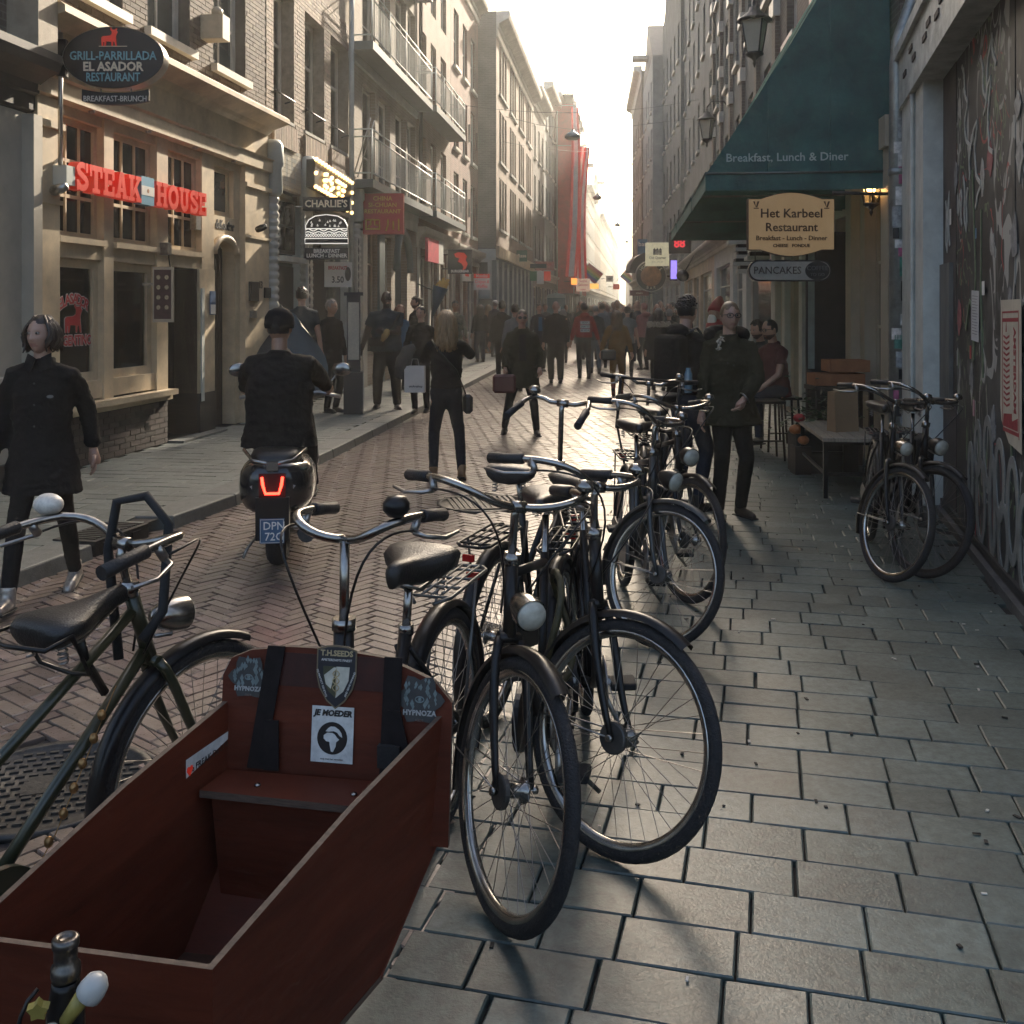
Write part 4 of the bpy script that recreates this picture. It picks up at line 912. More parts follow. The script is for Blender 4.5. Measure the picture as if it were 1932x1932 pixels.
def guard(par, M, a0, a1, m, name='mudguard', R=.37):
    mb = MB(); n = 22; vs = []; fs = []; pr = [(-.027,-.018),(-.024,-.004),(-.01,.004),(.01,.004),(.024,-.004),(.027,-.018)]; k = len(pr)
    for i in range(n+1):
        a = a0+(a1-a0)*i/n
        for y, d in pr: vs.append(((R+d)*cos(a), y, (R+d)*sin(a)))
    for i in range(n):
        for j in range(k-1): fs.append((i*k+j, (i+1)*k+j, (i+1)*k+j+1, i*k+j+1))
    mb.add(vs, fs, True); o = mb.build(name, m, par, M)
    st = MB()
    for a in ((a0+.35,) if a0 < 0 else (a1-.35,)):
        for s_ in (-1,1): st.tube([((R-.01)*cos(a), s_*.028, (R-.01)*sin(a)),(0,s_*.055,0)], .0028, 4)
    st.build('stays', STEEL, o)
    return o
def bez(p0, p1, p2, p3, n=8):
    p0, p1, p2, p3 = map(V, (p0,p1,p2,p3)); return [p0*(1-t)**3+p1*3*t*(1-t)**2+p2*3*t*t*(1-t)+p3*t**3 for t in [i/n for i in range(n+1)]]
def lamp_egg(par, M, m=None, r=.045, name='headlight'):
    o = MB().lathe([(0,-.1),(.018,-.095),(.034,-.07),(r,-.03),(r*1.04,0),(r*1.04,.012)], 18, RY(pi/2), caps=False).build(name, m or CHROME, par, M)
    MB().lathe([(r*1.0,.0),(r*.9,.02),(r*.5,.03),(0,.034)], 18, RY(pi/2)).build('lens', LENS, o)
    return o
def handlebar(par, S, c, kind='dutch', bell=True, levers=True, barm=None, w=.82):
    x, z = c; mb = MB(); ends = {}
    for s_ in (1,-1):
        if kind == 'dutch': pts = bez((x,0,z),(x+.03,s_*.12,z+.0),(x+.07,s_*.2,z+.045),(x-.02,s_*.275,z+.05))+bez((x-.02,s_*.275,z+.05),(x-.1,s_*.3,z+.05),(x-.16,s_*.3,z+.035),(x-.26,s_*.31,z+.02))[1:]
        elif kind == 'high': pts = [V((x,0,z)),V((x+.0,s_*.12,z)),V((x+.01,s_*.2,z+.012)),V((x-.02,s_*.27,z+.02)),V((x-.08,s_*.31,z+.0)),V((x-.22,s_*.34,z-.06))]
        else: pts = [V((x,0,z)),V((x+.02,s_*.1,z)),V((x+.02,s_*.16,z+.03)),V((x,s_*.25,z+.04)),V((x-.06,s_*.36,z+.03)),V((x-.1,s_*.4,z+.03))]
        w_h = w*(.64 if kind == 'high' else 1); pts = [V((p.x, p.y*w_h, p.z)) for p in pts]; mb.tube([S @ p for p in pts], .0115, 8); ends[s_] = pts
    o = mb.build('handlebar', barm or CHROME, par)
    for s_ in (1,-1):
        a, b = ends[s_][-2] if kind != 'dutch' else ends[s_][-5], ends[s_][-1]; d = (b-a).normalized(); b2 = b+d*.01; a = b-d*.13
        MB().tube([S @ (a), S @ (a+d*.005), S @ (a+d*.07), S @ b2], [.014,.018,.0165,.018], 10).build('grip', GRIPM, o)
        if levers:
            q = a-d*.03; ot = V((.05,s_*.02,-.0)); lm = MB()
            lm.tube([S @ q, S @ (q+V((.025,0,-.035)))], .012, 6); lm.tube([S @ (q+V((.025,0,-.035))), S @ (q+V((.02,s_*.03,-.045))), S @ (q+d*.07+V((.02,s_*.055,-.05))), S @ (q+d*.13+V((.0,s_*.06,-.04)))], [.008,.006,.006,.005], 6)
            lm.build('brake_lever', STEEL, o)
            cb = MB(); e = V((x+.05, s_*.02, z-.3)); cb.tube([S @ p for p in bez(q+V((.03,0,-.03)), q+V((.2,0,.0)), V((x+.2,s_*.1,z+.05)), e, 12)], .0035, 5); cb.build('cable', BLACK, o)
    if bell:
        q = ends[1][len(ends[1])//2]; MB().lathe([(.0,.03),(.02,.027),(.029,.012),(.03,0),(.012,-.01)], 14, S @ T(q.x, q.y, q.z+.02)).build('bell', CHROME, o)
    return o
def carrier(par, M=None, m=None, L=.42):
    mb = MB(); y = .065
    for s_ in (-1,1):
        mb.tube([(.16,s_*.03,.76),(.1,s_*y,.765),(-L*.6,s_*y,.765),(-L*.68,s_*y*.6,.765)], .006, 6); mb.tube([(-L*.35,s_*y,.765),(0,s_*.07,WR)], .005, 6)
    mb.tube([(-L*.68,-y*.6,.765),(-L*.68,y*.6,.765)], .006, 6)
    for k in range(4): mb.tube([(.1-k*.11,-y,.765),(.1-k*.11,y,.765)], .005, 6)
    for yy in (-.03,0,.03): mb.tube([(.1,yy,.768),(-L*.66,yy,.768)], .004, 6)
    o = mb.build('carrier', m or BLACK, par, M); MB().box(-L*.7-.014,-L*.7,-.022,.022,.715,.74).build('tail_light', REDL, o); return o
def crankset(par, M, ang, fm):
    cr = MB(); bb = V((.48,0,.29))
    cr.lathe([(.09,-.052),(.09,-.046)], 24, T(*bb) @ RX(pi/2)); 
    for s_, a in ((-1,ang),(1,ang+pi)):
        e = bb+V((.165*cos(a), s_*.075, .165*sin(a))); cr.tube([bb+V((0,s_*.06,0)), e], .011, 6)
    o = cr.build('crank', STEEL, par, M)
    for s_, a in ((-1,ang),(1,ang+pi)):
        e = bb+V((.165*cos(a), s_*.075, .165*sin(a)))
        p = MB(); p.box(e.x-.05,e.x+.05,min(e.y,e.y+s_*.1),max(e.y,e.y+s_*.1),e.z-.014,e.z+.014)
        q = p.build('pedal', RUBBER, o); bv = q.modifiers.new('b','BEVEL'); bv.width = .008; bv.segments = 2
    return o
def bike(label, front, heading, steer=0, lean=0, kind='oma', fm=None, bar='dutch', rack=True, light='egg', rim='rim', sm=None, sh=.97, crank=.6, gm=None, hb=1.06, fr=False, group='bicycles parked along the pavement', stand=True, sw=1, barm=None, guardm=None, bell=True, wb=1.1, bag=False, lock=False, levers=True):
    fm = fm or BLACK; gm = guardm or fm
    ha = atan2(heading[1], heading[0]); f = V((front[0], front[1])); r = f-V((cos(ha), sin(ha)))*wb
    t = thing('bicycle', label, 'bicycle', T(r.x, r.y, .004) @ RZ(ha) @ RX(lean), group)
    A = V((.92+wb-1.1,0,.70)); hx = V((-.32,0,.947)); S = T(*A) @ MX.Rotation(steer, 4, hx) @ T(*-A); ex = wb-1.1
    mb = MB(); rt = .0155
    mb.tube([A+hx*.0, A+hx*.22], .02, 10); H0, H1 = A+hx*.04, A+hx*.16
    bb = V((.48,0,.29)); sB = V((.295,0,.80))
    mb.tube([bb, sB], rt, 10); mb.lathe([(.022,-.04),(.022,.04)], 12, T(*bb) @ RX(pi/2))
    if kind == 'oma': mb.tube(bez(H0, (.82+ex,0,.5), (.7,0,.33), bb), .016, 10); mb.tube(bez(H1, (.78+ex,0,.62), (.64,0,.48), (.415,0,.47)), .0135, 10)
    elif kind == 'mixte': mb.tube([H0, bb], .017, 10); mb.tube([H1, (.40,0,.52)], .015, 10)
    else: mb.tube([H0, bb], .017, 10); mb.tube([H1+V((0,0,.02)), (.31,0,.77)], .015, 10)
    for s_ in (-1,1): mb.tube([bb+V((0,s_*.03,0)), (.2,s_*.05,.3), (0,s_*.062,WR)], .009, 8); mb.tube([(.315,s_*.02,.745), (.2,s_*.045,.62), (0,s_*.062,WR)], .0075, 8)
    mb.build('frame', fm, t)
    fk = MB()
    for s_ in (-1,1): fk.tube([S @ p for p in bez(A+V((0,s_*.03,-.0)), A+V((.04,s_*.06,-.05)), V((1.0+ex,s_*.052,.5)), V((1.1+ex,s_*.052,WR)), 8)], [.014]*6+[.012,.011,.01], 8)
    fk.tube([S @ (A+V((0,-.035,.0))), S @ (A+V((0,.035,.0)))], .016, 8); fk.build('fork', fm, t)
    wheel(t, T(0,0,WR) @ RY(random.uniform(0,6)), rim); wheel(t, S @ T(1.1+ex,0,WR) @ RY(random.uniform(0,6)), rim)
    guard(t, T(0,0,WR), radians(20), radians(215), gm); guard(t, S @ T(1.1+ex,0,WR), radians(62), radians(205), gm)
    MB().tube([sB-V((-.01,0,.03)), sB, V((.25,0,sh-.05))], .0125, 10).build('seat_post', CHROME, t)
    saddle(t, T(.225,0,sh), sm, sw)
    stm = MB(); top = A+hx*.22; stm.tube([S @ top, S @ V((top.x-.03,0,hb-.03)), S @ V((top.x-.02,0,hb))], .0125, 10); stm.lathe([(.024,-.02),(.026,0),(.024,.02)], 12, S @ T(*top)); stm.tube([S @ V((top.x-.02,-.025,hb)), S @ V((top.x-.02,.025,hb))], .018, 10); stm.build('stem', CHROME, t)
    handlebar(t, S, (top.x-.02, hb), bar, bell, levers, barm)
    if rack: carrier(t)
    cg = MB(); cg.prism([(.48+.11*cos(a), .29+.1*sin(a)) for a in [radians(-90+k*15) for k in range(13)]]+[(0,WR+.06),(-.07,WR+.02),(-.07,WR-.03),(0,WR-.06)], -.075, -.056); cg.build('chain_guard', fm, t)
    crankset(t, None, crank, fm)
    if light: 
        M = S @ T(A.x+.1, 0, A.z+.1) @ RY(radians(8)); hl = lamp_egg(t, M, CHROME if light == 'egg' else BLACK, .045 if light == 'egg' else .052)
        MB().tube([S @ (A+V((.01,0,.06))), S @ (A+V((.07,0,.05))), S @ (A+V((.08,0,.08)))], .006, 6).build('lamp_bracket', STEEL, t)
    if stand: MB().tube([(.44,.03,.27),(.40,.1,.1),(.36,.17,.012)], .009, 6).build('kickstand', STEEL, t)
    if fr:
        fk = MB(); z0, x0 = .86, A.x+.06; z1 = z0+.3
        for s_ in (-1,1):
            fk.tube([S @ V((x0,s_*.2,z1)), S @ V((x0,s_*.2,z0)), S @ V((x0+.34,s_*.2,z0))], .011, 6); fk.tube([S @ V((x0+.2,s_*.2,z0)), S @ V((1.1+ex,s_*.06,WR))], .008, 6)
        fk.tube([S @ V((x0,-.2,z1)), S @ V((x0,.2,z1))], .011, 6); fk.tube([S @ V((x0,-.2,z0+.15)), S @ V((x0,.2,z0+.15))], .008, 6); fk.tube([S @ V((x0+.34,-.2,z0)), S @ V((x0+.34,.2,z0))], .011, 6)
        for k in range(6): fk.tube([S @ V((x0,-.2+k*.08,z0)), S @ V((x0+.34,-.2+k*.08,z0))], .006, 6)
        fk.build('front_carrier', BLACK, t)
    if bag:
        for s_ in (-1,1):
            pb = MB(); pb.box(-.3,.05,min(s_*.08,s_*.2),max(s_*.08,s_*.2),.42,.74); q = pb.build('pannier', mat('bag_cloth', (.02,.018,.018), .8, var=.3, b=.4, bs=60), t); bv = q.modifiers.new('b','BEVEL'); bv.width = .04; bv.segments = 3
    if lock:
        lk = MB(); lk.tube([(.36+.14*cos(a), .05+.03*sin(2*a), .56+.19*sin(a)) for a in [2*pi*k/16 for k in range(16)]], .012, 8, closed=True); lk.build('cable_lock', mat('lock_sleeve', (.06,.05,.02), .6, var=.6, ns=25), t)
    return t
# -------- the row in the middle
bike('black city bike with silver headlight beside the red cargo box', (-.02,2.76), (-.2,-.98), steer=radians(38), lean=radians(2), kind='opa', light='egg', crank=2.4, bar='dutch', lock=True)
bike('black bike with wide wheel turned to the slabs, second in the row', (.3,3.1), (.0,-1), steer=radians(50), lean=radians(2), kind='oma', crank=.4, light=None, sw=1.15, gm=None, rim='rim')
bike('grey bike with yellow wound cable and big round lamp, third in the row', (.68,5.0), (.02,-1), steer=radians(46), lean=radians(-3), kind='opa', light='big', crank=1.2, lock=True, fm=mat('graphite_paint', (.06,.06,.058), .35, .5))
bike('dark bike with very high straight handlebar behind the row', (.28,5.1), (.33,.94), steer=radians(-8), lean=radians(2), kind='mixte', bar='high', hb=1.2, light=None, crank=.2, levers=False)
bike('transport bike with empty front rack by the man with backpack', (.85,6.9), (-.35,-.93), steer=radians(15), kind='opa', fr=True, light=None, crank=.9, bar='wide', hb=1.12)
bike('black roadster with chrome dome saddle between rack bike and woman', (.98,5.75), (.06,-1), steer=radians(20), kind='opa', light='big', crank=1.7)
# -------- the pair by the portal
bike('black bike with saddle bag leaning at the slatted bench', (2.27,6.2), (-.24,-.97), steer=radians(30), lean=radians(-4), kind='oma', light='egg', crank=2.9, group='bicycles by the boarded portal')
bike('black bike with round lamp closest to the graffiti boards', (2.5,6.3), (-.24,-.97), steer=radians(36), lean=radians(-5), kind='oma', light='big', crank=.7, rim='drim', bag=True, group='bicycles by the boarded portal')
# -------- green frame at the picture's left edge
GREEN = mat('dark_green_paint', (.026,.028,.012), .35, var=.25, ns=14, coat=.3)
lb = bike('dark green bike with child saddle and dotted bell by the cargo box', (-.89,2.92), (.47,.88), steer=radians(-2), kind='mixte', fm=GREEN, light='egg', crank=.3, hb=1.03, guardm=BLACK, levers=True, lock=False, bell=False, wb=1.16)
saddle(lb, T(.75,0,.88) @ RY(radians(-8)), LEATHER, .95)
mb = MB(T(.15,0,.08)); mb.tube([(.6,0,.76),(.62,0,.68),(.68,0,.58)], .012, 8); mb.tube([(.5,-.1,.79),(.42,-.11,.78),(.4,.0,.78),(.42,.11,.78),(.5,.1,.79),(.56,.09,.68),(.58,0,.66),(.56,-.09,.68)], .006, 6, closed=True); mb.build('child_seat_rail', BLACK, lb)
MB().ell((.86,.255,1.115),(.035,.045,.03),16,10).build('dotted_bell', mat('dotted_bell', (.62,.57,.5), .35, var=.25, ns=70), lb)
mb = MB(); S_ = V((.92,-.02,1.0)); mb.tube([(.9,.03,.72),(.9,.07,1.0),(.92,.06,1.13),(.94,-.03,1.15),(.95,-.1,1.08),(.92,-.11,.86),(.86,-.1,.8)], .013, 8); mb.build('d_lock', RUBBER, lb)
ch = MB()
random.seed(3)
for k in range(9): ch.ell((.8-.03*k+random.uniform(-.01,.01),-.03,.62-.05*k),(.012,.012,.014),6,5)
ch.tube([(.84,-.03,.68),(.66,-.03,.38),(.5,-.03,.2)], .002, 4); ch.build('charm_string', mat('brass_charm', (.35,.2,.08), .35, .8, var=.4, ns=40), lb)
# ------------------------------------------------------------------ cargo bike, built in street coordinates
cb = thing('cargo_bike', 'cargo bike with dark red plywood box covered in stickers', 'cargo bike', MX.Identity(4))
PLY = mat('red_plywood', (.1,.022,.01), .55, var=.22, ns=3, st=(1,1,7), b=.12, bs=8, spec=.22, stain=.3)
PLYE = mat('plywood_edge', (.085,.055,.038), .7, var=.5, ns=30, st=(1,1,14))
PLYB = mat('plywood_floor', (.05,.022,.014), .5, var=.3, ns=6)
BR_, BL_, FR_, FL_ = V((-.14,2.35,0)), V((-.664,2.44,0)), V((-.467,1.595,0)), V((-.91,1.68,0))
bx = thing('cargo_box_tmp', 'x', 'x'); bpy.data.objects.remove(bx)
def sheet(name, pts, nrm, th=.012, m=None, par=None):   # a plywood sheet from an outline, edges in raw ply
    n = len(pts); q = [p-nrm*th for p in pts]; mb = MB(); mb.add([*pts, *q], [tuple(range(n)), tuple(range(2*n-1,n-1,-1))]); mb.m = 1
    mb.add([*pts, *q], [(i, i+n, (i+1)%n+n, (i+1)%n) for i in range(n)]); return mb.build(name, [m or PLY, PLYE], par or cb)
Z = lambda p, z: V((p.x, p.y, z))
def lerp(a, b, t): return a+(b-a)*t
in_ = V((-.55,2.0,0))
def side(B, F, s):
    top = [Z(B,.735), Z(lerp(B,F,.5),.69), Z(F,.62)]; bot = [Z(lerp(F,in_,.12),.26), Z(lerp(lerp(B,F,.3),in_,.12),.26), Z(lerp(B,in_,.06),.44)]
    n = (top[2]-top[0]).cross(V((0,0,1))).normalized(); n = n if (n.dot(V((s,0,0)))) > 0 else -n
    return sheet('box_side', top+bot, n)
side(BR_, FR_, 1); side(BL_, FL_, -1)
sheet('box_front', [Z(FL_,.62), Z(FR_,.62), Z(lerp(FR_,in_,.12),.26), Z(lerp(FL_,in_,.12),.26)], V((-.15,-.98,0)))
sheet('box_floor', [Z(lerp(FL_,in_,.11),.272), Z(lerp(FR_,in_,.11),.272), Z(lerp(lerp(BR_,FR_,.28),in_,.11),.272), Z(lerp(lerp(BL_,FL_,.28),in_,.11),.272)], V((0,0,1)), m=PLYB)
# seat back with a rounded top, leaning slightly
u = (BR_-BL_).normalized(); W_ = (BR_-BL_).length; nb_ = V((u.y,-u.x,0)); org = BL_+nb_*.03
def BP(s, z, off=0): return org+u*s-nb_*((.86-z)*-.10)+nb_*off+V((0,0,z))
pl = [(-.01,.45),(W_+.01,.45),(W_+.012,.76),(W_-.03,.805),(W_-.1,.832),(W_*.72,.85),(W_*.5,.862),(W_*.28,.862),(.06,.85),(.012,.83),(-.008,.79)]
sb = sheet('seat_back', [BP(s,z) for s,z in pl], nb_, .014)
sheet('rear_panel', [Z(lerp(BL_,in_,.04),.46), Z(lerp(BR_,in_,.04),.46), Z(lerp(lerp(BR_,FR_,.3),in_,.1),.268), Z(lerp(lerp(BL_,FL_,.3),in_,.1),.268)], nb_, .01)
bp = [BP(.02,.5,.012), BP(W_-.03,.5,.012), lerp(BR_,FR_,.24)+V((-.05,0,0)), lerp(BL_,FL_,.24)+V((.034,0,0))]
bn = sheet('bench', [Z(p,.588) for p in bp], V((0,0,1)), .016)
sheet('bench_riser', [Z(lerp(bp[3],bp[2],.03),.57)-nb_*.03, Z(lerp(bp[3],bp[2],.97),.57)-nb_*.03, Z(lerp(bp[3],bp[2],.9),.28)-nb_*.03, Z(lerp(bp[3],bp[2],.1),.28)-nb_*.03], nb_, .01)
for a in (.25,.75): MB().lathe([(.008,0),(.006,.004),(0,.005)], 8, T(*Z(lerp(lerp(bp[0],bp[1],a),lerp(bp[3],bp[2],a),.6),.589))).build('bolt', CHROME, bn)
for k in range(2): MB().lathe([(.007,0),(.005,.004),(0,.005)], 8, T(-.5-.02*k,1.93-.035*k,.277)).build('bolt', CHROME, cb)
STRAP = mat('black_webbing', (.014,.011,.011), .8, var=.3, ns=40, spec=.15)
def strap(s0, s1, z0, z1, wd=.042, off=.006):
    a, b = BP(s0,z0,off), BP(s1,z1,off); mb = MB(); mb.hexa([a-u*wd/2, a+u*wd/2, a+u*wd/2+nb_*.004, a-u*wd/2+nb_*.004, b-u*wd/2, b+u*wd/2, b+u*wd/2+nb_*.004, b-u*wd/2+nb_*.004]); return mb.build('seat_strap', STRAP, sb)
strap(.125,.085,.865,.59); strap(.12,.125,.7,.59,.036,.01); strap(W_-.125,W_-.13,.855,.59); q = strap(W_-.12,W_-.08,.74,.59,.03,.01)
pbk = BP(W_-.128,.64,.012); MB(T(*pbk) @ RZ(atan2(u.y,u.x))).box(-.026,.026,-.008,.008,-.025,.025).build('buckle', RUBBER, q)
FB = MX((( u.x, -nb_.x, 0, 0),( u.y, -nb_.y, 0, 0),(0,0,1,0),(0,0,0,1)))     # frame on the back: x along, -y to the viewer
def onback(s, z, off=.004): p = BP(s,z,off); return T(*p) @ FB.to_3x3().to_4x4() @ RX(-.1)
stk = lambda n, c: mat('sticker_print_'+n, c, .45, var=.25, ns=30)
def hexst(s, z, sc):
    M = onback(s,z); o = MB()
    pts = []
    for k in range(24): a = 2*pi*k/24; r = .056*sc*(1+.16*cos(6*a)); pts.append((r*cos(a), r*sin(a)))
    o.prism(pts, -.0012, 0); o = o.build('sticker', stk('slate',(.045,.045,.045)), sb, M)
    d = MB()
    for k in range(26):
        a = pi/2+pi*(k-12.5)/15; r = random.uniform(.022,.046)*sc; x_, z_ = r*cos(a), r*sin(a)*.9+.008; w_ = random.uniform(.002,.005); d.prism([(x_,z_-w_*2),(x_+w_,z_),(x_,z_+w_*2),(x_-w_,z_)], -.0022, -.0013)
    d.tube([(.011*sc*cos(a),-.002,.007*sc*sin(a)) for a in [2*pi*k/14 for k in range(14)]], .0016, 4, closed=True); d.ell((0,-.0015,0),(.005,.001,.005),8,5)
    d.build('emblem', stk('pale_teal',(.15,.19,.19)), o); text('HYPNOZA', .0175*sc, stk('silver',(.36,.36,.35)), o, T(0,-.002,-.033*sc), ext=.0004, bold=.0006, space=1.05)
    text('SEEDS', .008*sc, stk('slate2',(.14,.13,.12)), o, T(0,-.002,-.05*sc), ext=.0003)
hexst(.058,.79,.8); hexst(W_-.062,.765,.9)
M = onback(W_*.5+.005,.806); sh_ = [(-.048,.058),(-.025,.066),(0,.068),(.025,.066),(.048,.058),(.048,.0),(.04,-.03),(.022,-.058),(0,-.075),(-.022,-.058),(-.04,-.03),(-.048,0)]
o = MB().prism([(a,b) for a,b in sh_], -.0012, 0).build('shield_sticker', stk('bronze',(.16,.12,.07)), sb, M)
MB().prism([(a*.93,b*.94) for a,b in sh_], -.0018,-.0013).build('shield_field', stk('navy',(.02,.02,.025)), o); MB().prism([(-.032,.02),(.032,.02),(.03,-.01),(.018,-.035),(0,-.05),(-.018,-.035),(-.03,-.01)], -.0022,-.0019).build('shield_centre', stk('olive',(.06,.06,.03)), o)
MB().prism([(0,.02),(.032,.02),(.03,-.01),(.018,-.035),(0,-.05)], -.0024,-.0023).prism([(-.006,.018),(.0,.018),(-.012,-.03),(-.024,-.02),(-.029,0)], -.0026,-.0025).build('shield_light', stk('bone',(.5,.48,.4)), o)
text('T.H.SEEDS', .0175, stk('gold',(.42,.33,.18)), o, T(0,-.002,.049), ext=.0003, bold=.0006); text("AMSTERDAM'S FINEST", .0075, LIGHTW, o, T(0,-.002,.034), ext=.0003)
text('TO PROTECT GENETICS', .006, LIGHTW, o, T(-.034,-.0025,-.018) @ RY(radians(68)), ext=.0002); text('AND SERVE MANKIND', .006, LIGHTW, o, T(.034,-.0025,-.018) @ RY(radians(-68)), ext=.0002)
sp = MB(); sp.tube([(.008*sin(k*.8),-.0032,.012-.004*k) for k in range(13)], .0012, 4); sp.tube([(-.008*sin(k*.8),-.0032,.012-.004*k) for k in range(13)], .0012, 4); sp.tube([(0,-.003,.016),(0,-.003,-.044)], .001, 4); sp.build('serpents', stk('gold',(.42,.33,.18)), o)
M = onback(W_*.5+.0,.675); o = MB().box(-.05,.05,-.001,0,-.062,.062).build('poster_sticker', stk('white',(.55,.55,.53)), sb, M)
INK = stk('ink',(.012,.01,.01)); text('JE MOEDER', .0178, INK, o, T(0,-.0015,.047), ext=.0003, bold=.0009, shear=.2); text('stop met het vervuilen', .006, INK, o, T(0,-.0015,-.054), ext=.0002)
MB().prism([(.036*cos(a), -.008+.036*sin(a)) for a in [2*pi*k/28 for k in range(28)]], -.0014,-.0011).build('globe', INK, o)
afr = [(-.02,.006),(-.012,.012),(0,.012),(.006,.009),(.012,.002),(.017,-.002),(.01,-.008),(.009,-.018),(.003,-.03),(-.002,-.029),(-.005,-.016),(-.006,-.008),(-.014,-.007),(-.02,-.001)]; eur = [(-.016,.015),(-.01,.022),(-.004,.026),(.006,.026),(.016,.02),(.022,.012),(.024,.003),(.018,.006),(.012,.013),(.004,.016),(-.004,.015),(-.01,.014)]
for q in (afr, eur): MB().prism([(a,b-.008) for a,b in q], -.002,-.0016).build('continent', stk('white',(.55,.55,.53)), o)
MB().box(-.14,.15,-.0006,0,-.03,.045).build('worn_print', mat('worn_red', (.035,.006,.004), .45, var=.5, ns=18), sb, onback(W_*.5+.0,.805,.002))
sd_ = (FL_-BL_).normalized(); nsd = V((-sd_.y, sd_.x, 0)); nsd = nsd if nsd.x > 0 else -nsd
ps = Z(lerp(BL_,FL_,.16),.635)+nsd*.0165-V((.0,0,0)); ux = -sd_; FS = MX(((ux.x,-nsd.x,0,0),(ux.y,-nsd.y,0,0),(0,0,1,0),(0,0,0,1)))
o = MB().box(-.08,.08,-.001,0,-.028,.028).build('strip_sticker', stk('white',(.55,.55,.53)), cb, T(*ps) @ FS)
text('Le FREAK De LUXE', .02, INK, o, T(.012,-.0015,0), ext=.0003, bold=.0003); MB().prism([(-.068+.011*x_, .011*z_) for x_, z_ in ((0,-1.1),(1,.1),(.85,.8),(.4,.95),(0,.5),(-.4,.95),(-.85,.8),(-1,.1))], -.002,-.0012).build('heart', REDP, o)
# steering, saddle, frame and rear wheel
hd = V((-.22,3.23,0))-V((-.42,2.55,0)); ca_ = atan2(-hd.y, -hd.x); Mc = T(-.22,3.23,0.004) @ RZ(ca_)
wheel(cb, Mc @ T(0,0,WR)); guard(cb, Mc @ T(0,0,WR), radians(20), radians(215), BLACK); carrier(cb, Mc @ T(0,0,.0), mat('carrier_grey', (.14,.14,.135), .35, .5))
fmx = MB(Mc); bbx = V((.48,0,.29)); fmx.tube([bbx,(.30,0,.72)], .02, 10); fmx.tube(bez((.70,0,.78),(.7,0,.5),(.74,0,.3),(.84,0,.24)), .022, 10); fmx.tube([(.4,0,.3),(1.6,0,.22)], .025, 10); fmx.tube([(.34,0,.6),(.7,0,.7)], .018, 8)
for s_ in (-1,1): fmx.tube([bbx,(0,s_*.062,WR)], .01, 8); fmx.tube([(.32,s_*.02,.68),(0,s_*.062,WR)], .008, 8)
fmx.tube([(.71,0,.6),(.705,0,.86)], .026, 12); fmx.build('frame', BLACK, cb)
MB(Mc).tube([(.705,0,.84),(.70,0,1.07)], .0125, 10).lathe([(.03,-.015),(.03,.015)], 12, T(.705,0,.86)).build('stem', CHROME, cb)
MB(Mc).box(.7335,.7345,-.014,.014,.74,.79).build('frame_sticker', LIGHTW, cb)
MB(Mc).tube([(.3,0,.72),(.275,0,.86)], .013, 10).lathe([(.022,-.015),(.022,.015)], 12, T(.3,0,.725)).build('seat_post', CHROME, cb); saddle(cb, Mc @ T(.26,0,.895) @ MX.Diagonal((1.0,1.0,1.3,1)), None, 1.1)
Sc = Mc; handlebar(cb, Sc, (.70,1.07), 'dutch', False, True, CHROME, .52)
MB(Sc @ T(.68,.13,1.15)).lathe([(.0,.032),(.022,.03),(.034,.014),(.034,-.004),(.02,-.02)], 16).build('bell', BLACK, cb)
crankset(cb, Mc, 3.3, BLACK)
MB(Mc).tube([(1.1,.16,.24),(1.18,.2,.012)], .011, 8).build('kickstand', BLACK, cb); MB(Mc).tube([(1.1,-.16,.24),(1.18,-.2,.012)], .011, 8).build('kickstand', BLACK, cb)
# front steering head standing before the box
hp = V((-.632,1.45,0)); fh = MB(); fh.tube([Z(hp,.12),Z(hp,.66),Z(hp,.69),Z(hp,.70)], [.026,.026,.02,.019], 12); fh.build('head_tube', BLACK, cb)
MB().lathe([(.018,0),(.02,.006),(.02,.02),(.016,.023),(.016,.045),(.0185,.048),(.0185,.058),(.012,.062),(.01,.056),(0,.056)], 16, T(*Z(hp,.70))).build('headset', mat('headset_dark', (.12,.11,.1), .3, .9, var=.3, ns=60), cb)
wheel(cb, T(hp.x-.14,hp.y-.28,.26) @ RZ(ca_) @ MX.Scale(.74,4)); 
fk = MB()
for s_ in (-1,1): fk.tube([Z(hp,.16)+u*s_*.05, V((hp.x-.08,hp.y-.16,.2))+u*s_*.05, V((hp.x-.14,hp.y-.28,.26))+u*s_*.05], .011, 8)
fk.build('fork', BLACK, cb)
YEL = mat('yellow_plastic', (.26,.21,.05), .5, var=.2, ns=20)
MB(T(hp.x-.02,hp.y-.04,.685) @ RZ(.2) @ RX(.2)).prism([((.015 if k % 2 == 0 else .0095)*cos(2*pi*k/10+.3), (.015 if k % 2 == 0 else .0095)*sin(2*pi*k/10+.3)) for k in range(10)], -.006, .006).build('star_reflector', YEL, cb)
fl = MB(); fl.tube([Z(hp,.66)+V((.012,-.03,0)), Z(hp,.70)+V((.04,-.03,0))], [.009,.012], 8); fl.build('lamp_stalk', YEL, cb)
MB().lathe([(0,.03),(.01,.028),(.017,.02),(.019,.008),(.019,-.002),(.017,-.004)], 16, T(*(Z(hp,.7)+V((.046,-.03,0)))) @ RY(radians(35))).build('lamp_cap', mat('white_plastic', (.42,.42,.4), .35, var=.1), cb)
MB().ell(tuple(Z(hp,.645)+V((.0,-.045,0))),(.017,.014,.024),12,8).build('reflector', LENS, cb)
MB().tube(bez(Z(hp,.7)+V((-.03,-.02,0)), Z(hp,.68)+V((-.06,-.05,0)), Z(hp,.6)+V((-.05,-.05,0)), Z(hp,.4)+V((-.05,-.05,0))), .003, 6).build('cable', BLACK, cb)
